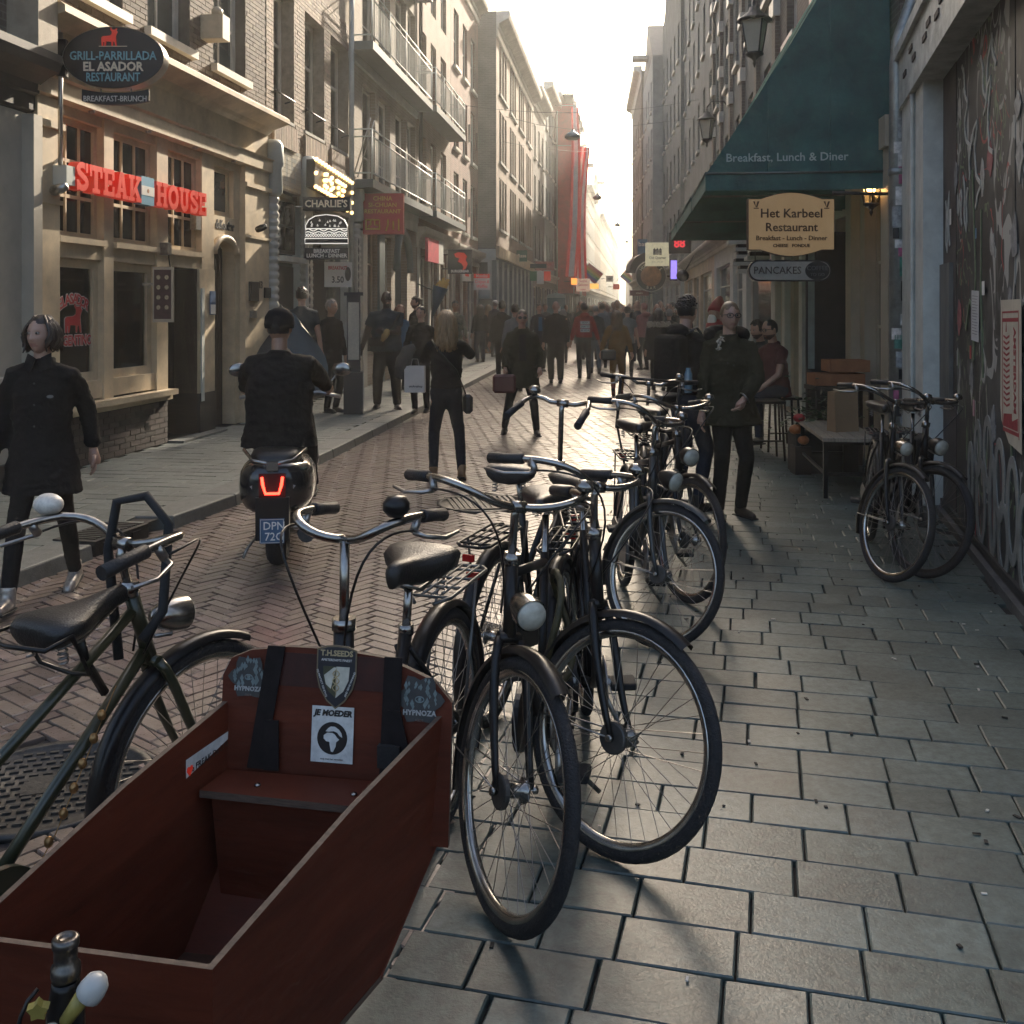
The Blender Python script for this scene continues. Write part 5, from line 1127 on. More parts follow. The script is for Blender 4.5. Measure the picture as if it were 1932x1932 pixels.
# ------------------------------------------------------------------ signs. A sign hangs square to the street, x to the right, -y to the viewer
SBLK = mat('sign_black', (.014,.012,.012), .4, var=.2, ns=8)
SRIM = mat('sign_rim', (.45,.43,.4), .3, .8, var=.2)
TEALL = mat('letter_teal', (.24,.48,.54), .5, var=.1)
CRL = mat('letter_cream', (.78,.7,.54), .5, var=.05)
def sgn(name, label, px, py, Y, group=None, rot=0): 
    p = P2(px, py, Y); return thing(name, label, 'sign', T(*p) @ RZ(rot), group)
def oval(a, b, n=40): return [(a*cos(2*pi*k/n), b*sin(2*pi*k/n)) for k in range(n)]
BULL = [(-.5,-.1),(-.5,.22),(-.42,.3),(.0,.34),(.12,.42),(.14,.62),(.05,.75),(.04,.9),(.1,.92),(.12,.8),(.2,.76),(.34,.76),(.4,.86),(.47,.84),(.42,.72),(.5,.6),(.44,.5),(.38,.3),(.4,.05),(.44,-.4),(.36,-.4),(.3,-.1),(.22,-.08),(.2,-.4),(.12,-.4),(.1,-.08),(-.2,-.06),(-.24,-.4),(-.32,-.4),(-.32,-.1),(-.38,-.1),(-.4,-.4),(-.48,-.4)]
# steakhouse oval
Y = 9.5; k = Y/1932
s = sgn('hanging_sign', 'black oval restaurant sign with red bull on a silver pole', 219, 112, Y)
a, b = 94*k, 57*k
o = MB().prism(oval(a,b), -.07, .07).build('sign_body', SBLK, s)
rm = MB(); pts = oval(a+.006,b+.006); n = len(pts); rm.add([(x,y,z) for y in (-.072,.072) for x,z in pts], [(i,(i+1)%n,(i+1)%n+n,i+n) for i in range(n)], True); rm.build('rim', SRIM, s)
text('GRILL-PARRILLADA', .112, TEALL, s, T(0,-.074,.012), bold=.001, sx=.83, ext=.006); text('EL ASADOR', .115, CRL, s, T(0,-.074,-.088), bold=.003, sx=.92, ext=.006); text('RESTAURANT', .112, TEALL, s, T(0,-.074,-.185), bold=.001, sx=.72, ext=.006)
MB().prism([(-.03+x*.15, .155+z*.13) for x, z in BULL], -.08,-.071).build('bull_emblem', REDP, s); MB().box(-.13,.13,-.078,-.071,.1,.105).build('line', CRL, s)
bb_ = MB(); xs = [-.31+.62*i/14 for i in range(15)]; f = lambda x: -.335-.03*(1-(x/.31)**2)*1.2
bb_.prism([(x, f(x)+.055) for x in xs]+[(x, f(x)-.055) for x in xs[::-1]], -.02, .02); lo = bb_.build('lower_board', SBLK, s)
text('BREAKFAST-BRUNCH', .075, LIGHTW, lo, T(0,-.024,-.372), sx=.82)
for x in (-.14,.14): MB().tube([(x,0,-.27),(x,0,-.32)], .008, 6).build('hook', STEEL, s)
pl_ = MB(); px_ = -105*k; pl_.tube([(px_,0,.25),(px_,0,-.98)], .022, 10); pl_.tube([(px_,0,.25),(px_-.12,0,.25)],.022,10); pl_.tube([(px_,0,-.92),(px_-.25,.12,-1.05)], .018, 8); pl_.tube([(px_,0,.08),(px_+.05,0,.08)],.02,8); pl_.tube([(px_,0,-.1),(px_+.05,0,-.1)],.02,8); pl_.build('pole', SRIM, s)
MB().box(px_-.05,px_+.06,-.03,.03,-.16,.18).build('clamp', SBLK, s)
# STEAK HOUSE in red slab letters, along the front
R4 = lambda a,b,c,d: [(a,c),(b,c),(b,d),(a,d)]
arcp = lambda cx,cz,rx,rz,a0,a1,n=12: [(cx+rx*cos(radians(a0+(a1-a0)*i/n)), cz+rz*sin(radians(a0+(a1-a0)*i/n))) for i in range(n+1)]
GLY = {'T':(.8,[R4(.29,.51,0,.82),R4(0,.8,.8,1),R4(0,.14,.58,.8),R4(.66,.8,.58,.8),R4(.16,.64,0,.16)]),
 'E':(.74,[R4(.1,.32,0,1),R4(0,.74,.83,1),R4(.6,.74,.62,.83),R4(.32,.58,.42,.58),R4(0,.74,0,.17),R4(.6,.74,.17,.38)]),
 'A':(.9,[[(.1,0),(.32,0),(.53,1),(.34,1)],[(.58,0),(.82,0),(.6,1),(.4,1)],R4(.25,.66,.26,.4),R4(0,.38,0,.15),R4(.5,.92,0,.15)]),
 'K':(.9,[R4(.1,.32,0,1),R4(0,.42,0,.15),R4(0,.42,.85,1),[(.3,.38),(.62,.88),(.84,.88),(.3,.16)],[(.36,.5),(.56,.6),(.88,.1),(.62,.1)],R4(.5,.9,.85,1),R4(.52,.92,0,.15)]),
 'H':(.92,[R4(.1,.32,0,1),R4(.6,.82,0,1),R4(.32,.6,.42,.58),R4(0,.42,0,.15),R4(.5,.92,0,.15),R4(0,.42,.85,1),R4(.5,.92,.85,1)]),
 'U':(.88,[R4(.1,.32,.3,1),R4(.56,.78,.3,1),R4(0,.42,.85,1),R4(.46,.88,.85,1)])}
sh = thing('steakhouse_lettering', 'red slab letters reading steak house with a small flag between', 'sign', lframe(9.66) @ T(0,-.16,0))
SLX = 2.86; hh = .27; total = 0; wd = {'S':.78,'O':.9}; wl = lambda c: wd.get(c) or GLY[c][0]
sw_ = sum(wl(c)+.06 for c in 'STEAK'); hw_ = sum(wl(c)+.06 for c in 'HOUSE'); fl_ = .3; sc = (SLX-fl_-.04)/(sw_+hw_)
def slab(word, x):
    for c in word:
        mb = MB(); w_ = wl(c)
        if c in GLY:
            for i, pl in enumerate(GLY[c][1]): mb.prism([(x+p*sc, 2.77+q*hh) for p, q in pl], -.05-.0006*i, .05)
        if c == 'U': ribbon(mb, [(x+p*sc, 2.77+q*hh) for p, q in arcp(.44,.34,.23,.24,180,360)], .06, -.053, .05)
        if c == 'O': ribbon(mb, [(x+p*sc, 2.77+q*hh) for p, q in arcp(.45,.5,.33,.4,0,360,24)], .062, -.05, .05)
        if c == 'S': ribbon(mb, [(x+p*sc, 2.77+q*hh) for p, q in arcp(.39,.72,.25,.19,20,200,10)+arcp(.39,.3,.27,.2,110,-160,14)[2:]], .058, -.05, .05); mb.prism([(x+p*sc,2.77+q*hh) for p,q in R4(.58,.72,.66,1)], -.052,.05); mb.prism([(x+p*sc,2.77+q*hh) for p,q in R4(.04,.18,0,.36)], -.052,.05)
        mb.build('letter', REDP, sh); x += (w_+.06)*sc
    return x
xe = slab('STEAK', 0); slab('HOUSE', xe+fl_+.02)
fb = MB().box(xe,xe+fl_-.02,-.045,.045,2.76,3.06).build('flag_panel', mat('flag_blue', (.1,.3,.45), .5, var=.05), sh); MB().box(xe,xe+fl_-.02,-.048,-.0455,2.86,2.96).build('flag_white', LIGHTW, fb); MB().prism([(xe+fl_/2-.01+x, 2.91+z) for x,z in oval(.022,.022,14)], -.05,-.0481).build('flag_sun', mat('flag_sun', (.45,.2,.08), .5), fb)
MB().box(-.02,SLX,.05,.08,2.8,2.84).build('rail', IRON, sh); MB().box(-.14,.0,-.04,.1,2.8,2.98).build('transformer', GREYW, sh)
# decal on the shop window: part of the steakhouse
dx = (wx[0][0]+wx[0][1])/2; REDD = mat('decal_red', (.42,.025,.03), .5, var=.1); WHD = mat('decal_white', (.6,.55,.52), .5, var=0)
def arcword(word, cx, cz, R_, size, par, m, y, a0, bold):
    n = len(word)
    for i, c in enumerate(word): a = (i-(n-1)/2)*a0; text(c, size, m, par, T(cx+R_*sin(a), y, cz+R_*cos(a)) @ RY(a), bold=bold, ext=.001, name='window_letter')
arcword('ELASADOR', dx+.02, 1.24, .5, .14, st, WHD, .076, .135, .012); arcword('ELASADOR', dx+.02, 1.24, .5, .14, st, REDD, .073, .135, .003)
text('ARGENTINO', .14, WHD, st, T(dx+.02,.076,1.33), bold=.012, ext=.001, sx=.82); text('ARGENTINO', .14, REDD, st, T(dx+.02,.073,1.33), bold=.003, ext=.001, sx=.82)
MB().prism([(dx+.02+x*.3, 1.5+z*.22) for x, z in [(a*1.08,b*1.04+.0) for a,b in BULL]], .0745,.076).build('bull_outline', WHD, st); MB().prism([(dx+.02+x*.3, 1.5+z*.22) for x, z in BULL], .072,.0735).build('bull_decal', REDD, st)
# menu case
s = sgn('menu_case', 'silver framed menu case beside the steakhouse door', 308, 556, 11.25); k = 11.25/1932
MB().box(-19*k,19*k,-.02,.03,-52*k,52*k).build('frame', SRIM, s); MB().box(-16*k,16*k,-.024,-.0205,-46*k,47*k).build('menu_sheet', mat('menu_dark', (.06,.03,.035), .3, var=.3, ns=20), s)
for i in range(2):
    for j in range(4): MB().prism([(x+(-.045+.09*i), z+.19-.11*j) for x,z in oval(.022,.025,12)], -.027,-.0245).build('dish_picture', mat('dish', (.4,.35,.25), .5, var=.5, ns=40), s)
MB().box(-19*k-.12,-19*k,-.0,.02,.1,.13).build('arm', STEEL, s)
s = thing('notice_plate', 'small blue notice on the door post of the steakhouse', 'sign', lframe(Y0) @ T(X1(396),-.045,1.72)); MB().box(-.1,.06,-.005,.004,-.15,.15).build('plate', mat('notice_blue', (.05,.1,.2), .4, var=.3, ns=30), s); MB().box(-.09,.05,-.008,-.006,-.14,-.02).build('print', LIGHTW, s)
# burger sign
k = 16.3/1932; s = sgn('burger_sign', 'black burger diner sign with white line burger and opening meals', 617, 432, 16.3)
MB().box(-44*k,45*k,-.08,.08,34*k,59*k).build('name_box', SBLK, s); text("CHARLIE'S", .155, CRL, s, T(0,-.085,46*k), bold=.004, sx=.95); 
W2 = mat('neon_white', (.75,.73,.68), .5, var=0, em=(1,.95,.85), es=.25)
bp_ = [(-.33,-.0),(-.33,.05),(-.28,.14),(-.18,.2),(0,.225),(.18,.2),(.28,.14),(.33,.05),(.33,0)]
body = MB().prism(bp_+[(.34,-.24),(-.34,-.24)], -.05,.05).build('burger_board', SBLK, s)
def line(pts, r=.008, par=None, m=None, y=-.056, closed=False, nm='outline'): return MB().tube([(x,y,z) for x,z in pts], r, 5, closed=closed).build(nm, m or W2, par or body)
line(bp_+[(-.33,0)]); line([(-.33+i*.0275, -.02+.018*sin(i*1.05)) for i in range(25)]); line([(-.33+i*.0275,-.06+.012*sin(i*1.05)) for i in range(25)])
line([(-.33+i*.041,-.13 if i%2 else -.08) for i in range(17)]); line([(-.33+i*.041,-.08 if i%2 else -.13) for i in range(17)]); line([(-.34,-.155),(.34,-.155),(.34,-.235),(-.34,-.235),(-.34,-.155)])
random.seed(5)
for i in range(16):
    x = random.uniform(-.24,.24); z = random.uniform(.03,.17-abs(x)*.25); line([(x-.011,z-.012),(x+.011,z-.012),(x,z+.018),(x-.011,z-.012)], .004, nm='sesame_seed')
MB().box(-41*k,41*k,-.03,.03,-58*k,-36*k).build('lower_board', SBLK, s); text('BREAKFAST\nLUNCH - DINNER', .085, LIGHTW, s, T(0,-.034,-46.5*k), bold=.002, line=.85, sx=.95)
MB().tube([(-44*k,.0,.35),(-44*k-.3,.05,.35)], .02, 6).build('arm', STEEL, s); MB().tube([(-.36,0,.3),(-.36,0,-.5)], .012, 6).build('rod', STEEL, s)
# bulb sign on the tiled shop
BULB = mat('warm_bulb', (.8,.6,.3), .4, var=0, em=(1,.6,.2), es=1.6)
s = thing('bulb_sign', 'dark sign board outlined in glowing bulbs above the burger shop', 'sign', lframe(Y2) @ T(2.47, -.3, 3.72) @ RY(radians(3)))
hw = 1.08; pts = [(-hw,.24),(hw,.24),(hw+.0,-.3),(hw-.3,-.3),(hw-.34,-.2),(-hw,-.2)]
MB().prism(pts, 0, .14).build('board', SBLK, s); bm = MB().ell((0,0,0),(.034,.034,.034),8,6).mesh('bulb', BULB)
def seg(p, q, n): return [(p[0]+(q[0]-p[0])*i/n, p[1]+(q[1]-p[1])*i/n) for i in range(n)]
bl = []
for p, q in zip(pts, pts[1:]+pts[:1]): bl += seg(p, q, max(1, int(math.hypot(q[0]-p[0],q[1]-p[1])/.16)))
bl += [(-.6,.08),(-.5,.1),(-.62,-.02),(-.5,.0),(-.6,-.1),(-.48,-.11),(-.2,.1),(-.3,.04),(-.2,0),(-.12,-.06),(-.24,-.11),(.1,.1),(.2,.1),(.3,.1),(.2,.0),(.2,-.1),(.45,.1),(.45,0),(.45,-.1),(.55,.0),(.62,.1)]
for x, z in bl: ob('bulb', bm, s, T(x,-.02,z))
for px_ in (566, 661):
    s = thing('bulb_strip', 'upright white strip of dark lozenges on the %s post of the burger shop' % ('near' if px_ == 566 else 'far'), 'sign', lframe(Y2) @ T(X2(px_),-.16,0), 'upright strips by the burger shop')
    MB().box(-.09,.09,0,.04,1.5,3.0).build('strip', TILE, s)
    for i in range(9): MB().prism([(0,1.56+i*.16),(.05,1.63+i*.16),(0,1.7+i*.16),(-.05,1.63+i*.16)], -.006,-.0).build('lozenge', SBLK, s)
s = sgn('price_banner', 'white breakfast price banner hung over the burger shop door', 637, 517, 17.2, rot=.25); MB().box(-.22,.24,-.006,.006,-.22,.2).build('banner', LIGHTW, s); text('BREAKFAST', .085, REDD, s, T(.0,-.009,.1), bold=.002, sx=.72); text('3.50', .15, LEADB, s, T(.0,-.009,-.1), bold=.003, sx=.8); MB().prism([(.17+x,z) for x,z in oval(.05,.12,20)], -.01,-.007).build('plate_print', SBLK, s)
# chinese restaurant
k = 20/1932; s = sgn('chinese_restaurant_sign', 'red box sign with yellow lettering for the chinese restaurant', 724, 404, 20)
RED = mat('sign_red', (.4,.03,.025), .45, var=.1, ns=4); YL = mat('sign_yellow', (.6,.38,.08), .5, var=0)
MB().box(-38*k,38*k,-.1,.1,-38*k,38*k).build('sign_box', RED, s)
for w_, z, sz in (('CHINA',.29,.12),('SI-CHUAN',.165,.12),('RESTAURANT',.04,.115)): text(w_, sz, YL, s, T(-.01,-.104,z), bold=.001)
def strokes(par, x0, z0, sc_, st_, m):
    for p in st_: line([(x0+a*sc_, z0+b*sc_) for a, b in p], .016, par, m, -.106, nm='character_stroke')
strokes(s,-.2,-.22,.13,[[(-1,.75),(-1,-.75)],[(-1,.75),(1,.75),(1,-.75)],[(-1,-.6),(1,-.6)],[(-.3,.75),(-.3,.1),(-.7,-.3)],[(.3,.75),(.3,0),(.75,-.05)]],YL); strokes(s,.2,-.22,.13,[[(-.8,.8),(-.8,0),(-1.1,-.9)],[(0,.6),(0,-.7)],[(.8,.9),(.8,-.9)]],YL)
MB().tube([(-38*k,0,-.3),(-38*k-.25,.1,-.3)], .02, 6).build('arm', IRON, s)
s = thing('shop_sign', 'small red sign over the door past the chinese restaurant', 'sign', lframe(25.62) @ T(1.3,-.2,3.15)); MB().box(-1.0,.5,-.04,.04,-.3,.3).build('panel', mat('sign_crimson', (.5,.02,.05), .5, var=.3, ns=6), s); MB().box(.5,1.2,-.04,.04,-.3,.3).build('panel', GREYW, s)
# burgerbar, mondial
k = 29/1932; s = sgn('burgerbar_sign', 'dark square sign with red beast emblem and white wording', 868, 494, 29); MB().box(-23*k,23*k,-.05,.05,-23*k,23*k).build('panel', SBLK, s)
MB().prism([(-.17,.22),(-.05,.27),(.12,.25),(.2,.15),(.16,.05),(.22,-.06),(.16,-.2),(.06,-.25),(.1,-.15),(.04,-.05),(-.06,.0),(-.02,.1),(-.12,.12)], -.056,-.051).build('beast_emblem', REDP, s); text('BURGERBAR', .1, LIGHTW, s, T(0,-.054,-.27), bold=.004, sx=.92)
for z in (.2,-.2): MB().tube([(-23*k,0,z),(-23*k-.3,0,z)], .02, 6).build('arm', IRON, s)
k = 31/1932; s = sgn('waffle_sign', 'white and red crepes and waffles box sign', 909, 532, 31); MB().box(-15*k,15*k,-.06,.06,-15*k,7*k).build('panel', LIGHTW, s); MB().box(-15*k,15*k,-.062,.06,7*k,15*k).build('panel_top', REDP, s)
text('Mondial', .13, LIGHTW, s, T(0,-.066,11*k), bold=.002, sx=.85); text('Crêpes &\nWaffles', .14, REDP, s, T(0,-.064,-4*k), shear=.2, sx=.8); MB().tube([(-15*k,0,0),(-15*k-.35,0,0)], .02, 6).build('arm', IRON, s)
s = thing('burger_shop_sign', 'white lit fascia with red word over the burger bar door', 'sign', lframe(30.62) @ T(2.4,-.1,2.75)); MB().box(-.7,.7,-.03,.03,-.22,.22).build('panel', LIGHTW, s); text('BURGER', .2, REDP, s, T(0,-.034,0), bold=.006)
# cone of fries
p = P2(826,560,22); s = thing('fries_cone', 'giant model cone of golden fries hanging over the pavement', 'cone', T(*p) @ RY(radians(16)))
MB().lathe([(.012,-.5),(.17,.22),(.15,.22)], 20).build('paper_cone', mat('cone_blue', (.05,.075,.09), .5, var=.2), s); random.seed(2)
FRY = mat('fries', (.55,.34,.07), .5, var=.2, ns=20)
for i in range(16): a = random.uniform(0,2*pi); r = random.uniform(0,.11); MB(T(r*cos(a), r*sin(a), .2) @ RX(random.uniform(-.3,.3)) @ RY(random.uniform(-.3,.3)+.2)).box(-.025,.025,-.025,.025,0,random.uniform(.12,.24)).build('chip', FRY, s)
MB().tube([(-.1,0,.1),(-.5,.1,.15)], .015, 6).build('arm', IRON, s)
# green signs and others farther on
def flat(name, lab, px, py, Y, w_, h_, m, words=(), grp=None, arm=-1):
    k = Y/1932; s = sgn(name, lab, px, py, Y, grp); MB().box(-w_*k/2,w_*k/2,-.06,.06,-h_*k/2,h_*k/2).build('panel', m, s)
    for wd_, sz, z, tm in words: text(wd_, sz*k, tm, s, T(0,-.064,z*k), bold=.0015*k*60)
    MB().tube([(arm*w_*k/2,0,0),(arm*(w_*k/2+.4),0,0)], .025, 6).build('arm', IRON, s); return s
flat('shop_sign','green hanging sign with pale script before the corner block',972,483,44,45,21,mat('sign_green', (.02,.12,.06), .5),[('Ancka Rasa',9,0,CRL)])
flat('shop_sign','faded pink hanging sign past the green one',1028,502,50,36,17,mat('sign_pink', (.45,.18,.14), .5, var=.3),[('MASSAGE',6,3,REDD)])
flat('shop_sign','dark narrow board crossing the pink sign',1014,502,49,34,8,SBLK)
flat('shop_sign','orange lit box sign near the scaffold foot',1083,531,60,11,12,mat('sign_orange', (.6,.2,.04), .5, em=(1,.3,.05), es=.6))
flat('shop_sign','cream box sign with red print past the banners',1100,538,62,26,24,mat('sign_cream', (.6,.48,.38), .5, em=(.8,.5,.35), es=.15),[('Suzie\nSaloon',7,4,REDD),('open',5,-8,REDD)])
flat('shop_sign','yellow lit sign small and far down the street',1121,540,70,17,10,mat('sign_amber', (.6,.35,.1), .5, em=(1,.5,.1), es=.4))
flat('shop_sign','white hanging sign far down the street',1150,526,85,13,11,LIGHTW,[('bar',6,0,SBLK)])
flat('shop_sign','red over blue hanging sign far in the crowd',1163,541,80,12,10,REDP)
flat('shop_sign','blue upright sign left of the hotel sign',1212,469,48,18,35,mat('sign_blue', (.03,.12,.22), .5, var=.3),[('bar',12,8,LIGHTW)],None,1)
# three-colour round sign
p = P2(1020,522,48); s = thing('flag_sign', 'green white and red shield sign under the pink board', 'sign', T(*p)); k = 48/1932
for i, m in enumerate((mat('flag_green', (.04,.2,.08), .5), LIGHTW, REDP)): x0 = (-20+13*i)*k; MB().prism([(x0,10*k),(x0+13*k,10*k),(x0+13*k,(-14 if i == 1 else -8)*k),(x0,(-14 if i == 1 else -8)*k)], -.04, .04).build('stripe', m, s)
# hotel and bar signs on the right
k = 40/1932; s = sgn('hotel_sign', 'pale square hotel sign with gabled houses emblem', 1240, 480, 40)
MB().box(-22*k,22*k,-.08,.08,-22*k,22*k).build('sign_box', mat('hotel_board', (.52,.47,.33), .5, em=(.9,.8,.5), es=.12), s); INKD = mat('ink_dark', (.03,.028,.028), .6, var=0)
for x0 in (-.17,-.06,.06):
    MB().prism([(x0,-.02),(x0+.1,-.02),(x0+.1,.18),(x0+.05,.25),(x0,.18)], -.086,-.081).build('emblem_house', INKD, s)
    for i in range(2):
        for j in range(3): MB().box(x0+.015+i*.045,x0+.04+i*.045,-.089,-.0865,.01+j*.055,.045+j*.055).build('emblem_window', CRL, s)
text('Old Quarter', .14, INKD, s, T(0,-.084,-.14), bold=.002, sx=.92); text('HOTEL   CAFE   BAR', .05, INKD, s, T(0,-.084,-.3)); MB().tube([(22*k,0,.2),(22*k+.6,0,.2)], .03, 6).build('arm', IRON, s)
k = 41/1932; s = sgn('bar_sign', 'round dark bar sign with tan centre below the hotel sign', 1228, 521, 41)
MB().prism(oval(30*k,30*k,36), -.05,.05).build('disc', SRIM, s); MB().prism(oval(28*k,28*k,36), -.055,-.051).build('ring', SBLK, s); MB().prism(oval(19.5*k,19.5*k,30), -.06,-.056).build('centre', mat('tan_print', (.38,.2,.1), .5, var=.5, ns=5), s)
arcword("HUNTER'S", 0, 0, 22*k, .17, s, CRL, -.06, .27, .003)
for i, c in enumerate('BAR'): text(c, .15, CRL, s, T((i-1)*.14,-.06,-23*k+abs(i-1)*.03), bold=.003)
MB().tube([(30*k,0,.0),(30*k+.5,0,.0)], .03, 6).build('arm', IRON, s)
p = P2(1203,513,46); s = thing('dark_canopy', 'small black rounded canopy behind the bar sign', 'awning', T(*p)); k = 46/1932
for yy, nm in ((-.4,'cheek'),(1.6,'cheek')): MB().prism([(-16*k,0)]+[((18-34*cos(a))*k, 36*k*sin(a)) for a in [radians(5+i*9.5) for i in range(9)]]+[(20*k,36*k),(20*k,0)], yy, yy+.02).build(nm, SBLK, s)
cn = MB(); q = [((18-34*cos(radians(i*10)))*k, 36*k*sin(radians(i*10))) for i in range(10)]
for (a,b),(c,d) in zip(q, q[1:]): cn.quad((a,-.4,b),(c,-.4,d),(c,1.62,d),(a,1.62,b))
cn.build('cover', SBLK, s); flat('shop_sign','dark red fascia under the black canopy',1206,553,46,36,10,mat('fascia_maroon', (.12,.02,.025), .5),[('steaks',5,0,CRL)],None,1)
s = sgn('red_sign', 'red neon sign on the brown brick house on the shady side', 1283, 460, 31.5, rot=-.5); MB().box(-.35,.35,-.04,.04,-.3,.35).build('panel', SBLK, s); text('88', .36, mat('neon_red', (.6,.03,.04), .5, em=(1,.06,.08), es=.25), s, T(0,-.05,0), bold=.012)
p = P2(1288,520,30.5); s = thing('parabolic_mirror', 'dark round lamp disc on an arm by the cream shopfront', 'lamp', T(*p)); MB().lathe([(0,-.14),(.12,-.1),(.19,0),(.17,.05),(0,.09)], 16, RX(radians(70))).build('shade', BLACK, s); MB().tube([(.0,.02,.0),(.35,.1,.6)], .015, 6).build('arm', IRON, s)
s = sgn('screen_sign', 'small violet lit screen in a bar window', 1271, 509, 33); MB().box(-.12,.12,-.03,.03,-.35,.35).build('case', SBLK, s); MB().box(-.1,.1,-.034,-.031,-.3,.3).build('screen', mat('screen_violet', (.2,.15,.5), .3, em=(.35,.25,1), es=.4), s)
# restaurant sign and pancake sign
Y = 9.62; k = Y/1932; s = sgn('restaurant_sign', 'warm lit cream restaurant sign with bowed top and bottom', 1491, 424, Y); a = 80*k
WARM = mat('backlit_cream', (.36,.27,.16), .5, var=.12, ns=2.2, em=(1,.58,.22), es=.04)
outl = [(-a,.235),(-a*.72,.235)]+[(-a*.72+1.44*a*i/14, .235+.06*sin(pi*i/14)) for i in range(1,14)]+[(a*.72,.235),(a,.235),(a,-.235),(a*.72,-.235)]+[(a*.72-1.44*a*i/14, -.235-.06*sin(pi*i/14)) for i in range(1,14)]+[(-a*.72,-.235),(-a,-.235)]
MB().prism([(x*1.012,z*1.02) for x,z in outl], -.035,.04).build('frame', DARKW, s); MB().prism(outl, -.04,-.0351).build('face', WARM, s)
BRN = mat('brown_ink', (.05,.028,.018), .6, var=0)
text('Het Karbeel', .118, BRN, s, T(0,-.043,.1), bold=.0015); text('Restaurant', .112, BRN, s, T(0,-.043,-.03), bold=.0015); text('Breakfast - Lunch - Dinner', .062, BRN, s, T(0,-.043,-.13), bold=.001); text('CHEESE   FONDUE', .042, BRN, s, T(0,-.043,-.2), bold=.0012)
for x in (-.33,.33):
    for d in (-1,1): MB().prism([(x+d*.03,.215),(x+d*.012,.215),(x+d*.0-.004,.16),(x+d*.006+.004,.16)], -.0435,-.0405).build('mark', BRN, s)
    MB().box(x-.024,x+.024,-.0435,-.0405,.146,.155).build('mark', BRN, s)
for x in (-.33,.25): MB().tube([(x,0,-.25),(x,0,-.34)], .004, 5).build('chain', IRON, s)
MB().tube([(a,0,.3),(a+.55,.1,.3)], .018, 6).build('arm', IRON, s)
s = sgn('pancake_sign', 'pill shaped grey pancake sign hung below the restaurant sign', 1489, 511, Y); pa, pb = 78*k, 20*k
pill = lambda a_, b_: arcp(a_-b_,0,b_,b_,-90,90)+arcp(-(a_-b_),0,b_,b_,90,270)
MB().prism(pill(pa,pb), -.03,.03).build('frame', SBLK, s); MB().prism(pill(pa-.014,pb-.014), -.034,-.0301).build('face', mat('pancake_grey', (.3,.28,.24), .5), s)
MB().prism([(pa-27*k+x*1.15, z) for x, z in oval(pb-.0,pb-.012,28)], -.037,-.0341).build('coffee_disc', SBLK, s); text('PANCAKES', .098, BRN, s, T(-.12,-.036,0), sx=.93); text('COFFEE', .058, mat('sign_mid_grey', (.14,.15,.14), .6), s, T(pa-27*k,-.039,.022)); text('TO GO', .042, MATS['sign_mid_grey'], s, T(pa-27*k,-.039,-.038))
# ------------------------------------------------------------------ lanterns
def lantern(lab, x, y, z, h, lit, wallx):
    t = thing('lantern', lab, 'lantern', T(x,y,z), 'wall lanterns of the restaurant side'); s_ = h
    FRM = IRON
    MB().lathe([(0,.5*s_),(.015*s_,.47*s_),(.03*s_,.43*s_),(.03*s_,.38*s_),(.07*s_,.36*s_),(.09*s_,.3*s_),(.22*s_,.2*s_),(.25*s_,.17*s_),(.2*s_,.16*s_)], 6 if lit else 16, smooth=not lit).build('roof', FRM, t)
    GL = clearglass('lantern_glass', (.75,.72,.62)); n = 6 if lit else 4
    for i in range(n):
        a0, a1 = 2*pi*i/n+.3, 2*pi*(i+1)/n+.3; q = lambda a, r, zz: (r*cos(a), r*sin(a), zz)
        MB().quad(q(a0,.115*s_,-.28*s_), q(a1,.115*s_,-.28*s_), q(a1,.2*s_,.16*s_), q(a0,.2*s_,.16*s_)).build('pane', GL if lit else mat('frosted_glass', (.42,.4,.33), .5, var=.1), t)
        MB().tube([q(a0,.118*s_,-.28*s_), q(a0,.203*s_,.16*s_)], .012*s_, 5).build('glazing_bar', FRM, t)
    MB().lathe([(.12*s_,-.28*s_),(.13*s_,-.31*s_),(.05*s_,-.36*s_),(.02*s_,-.4*s_),(.03*s_,-.43*s_),(0,-.5*s_)], 12).build('base', FRM, t)
    if lit: MB().ell((0,0,-.04*s_),(.07*s_,.07*s_,.095*s_),12,8).build('bulb', mat('lantern_bulb', (.9,.7,.4), .4, var=0, em=(1,.55,.2), es=14), t)
    MB().tube([(0,0,.47*s_),(.1*s_,0,.62*s_),(wallx-x-.1,0,.62*s_),(wallx-x,0,.5*s_)], .02*s_, 6).build('bracket', FRM, t)
lantern('lit wall lantern with glowing bulb beside the drainpipe', 3.56, 10.15, EYE+(582-350)/1932*10.15, .62, True, 3.78)
lantern('big unlit lantern high above the lettered awning', 3.6, 15.2, EYE+(582-62)/1932*15.2, 1.05, False, rx(15.2))
lantern('unlit lantern farther off above the middle awning', 4.95, 26, EYE+(582-240)/1932*26, 1.05, False, rx(26))
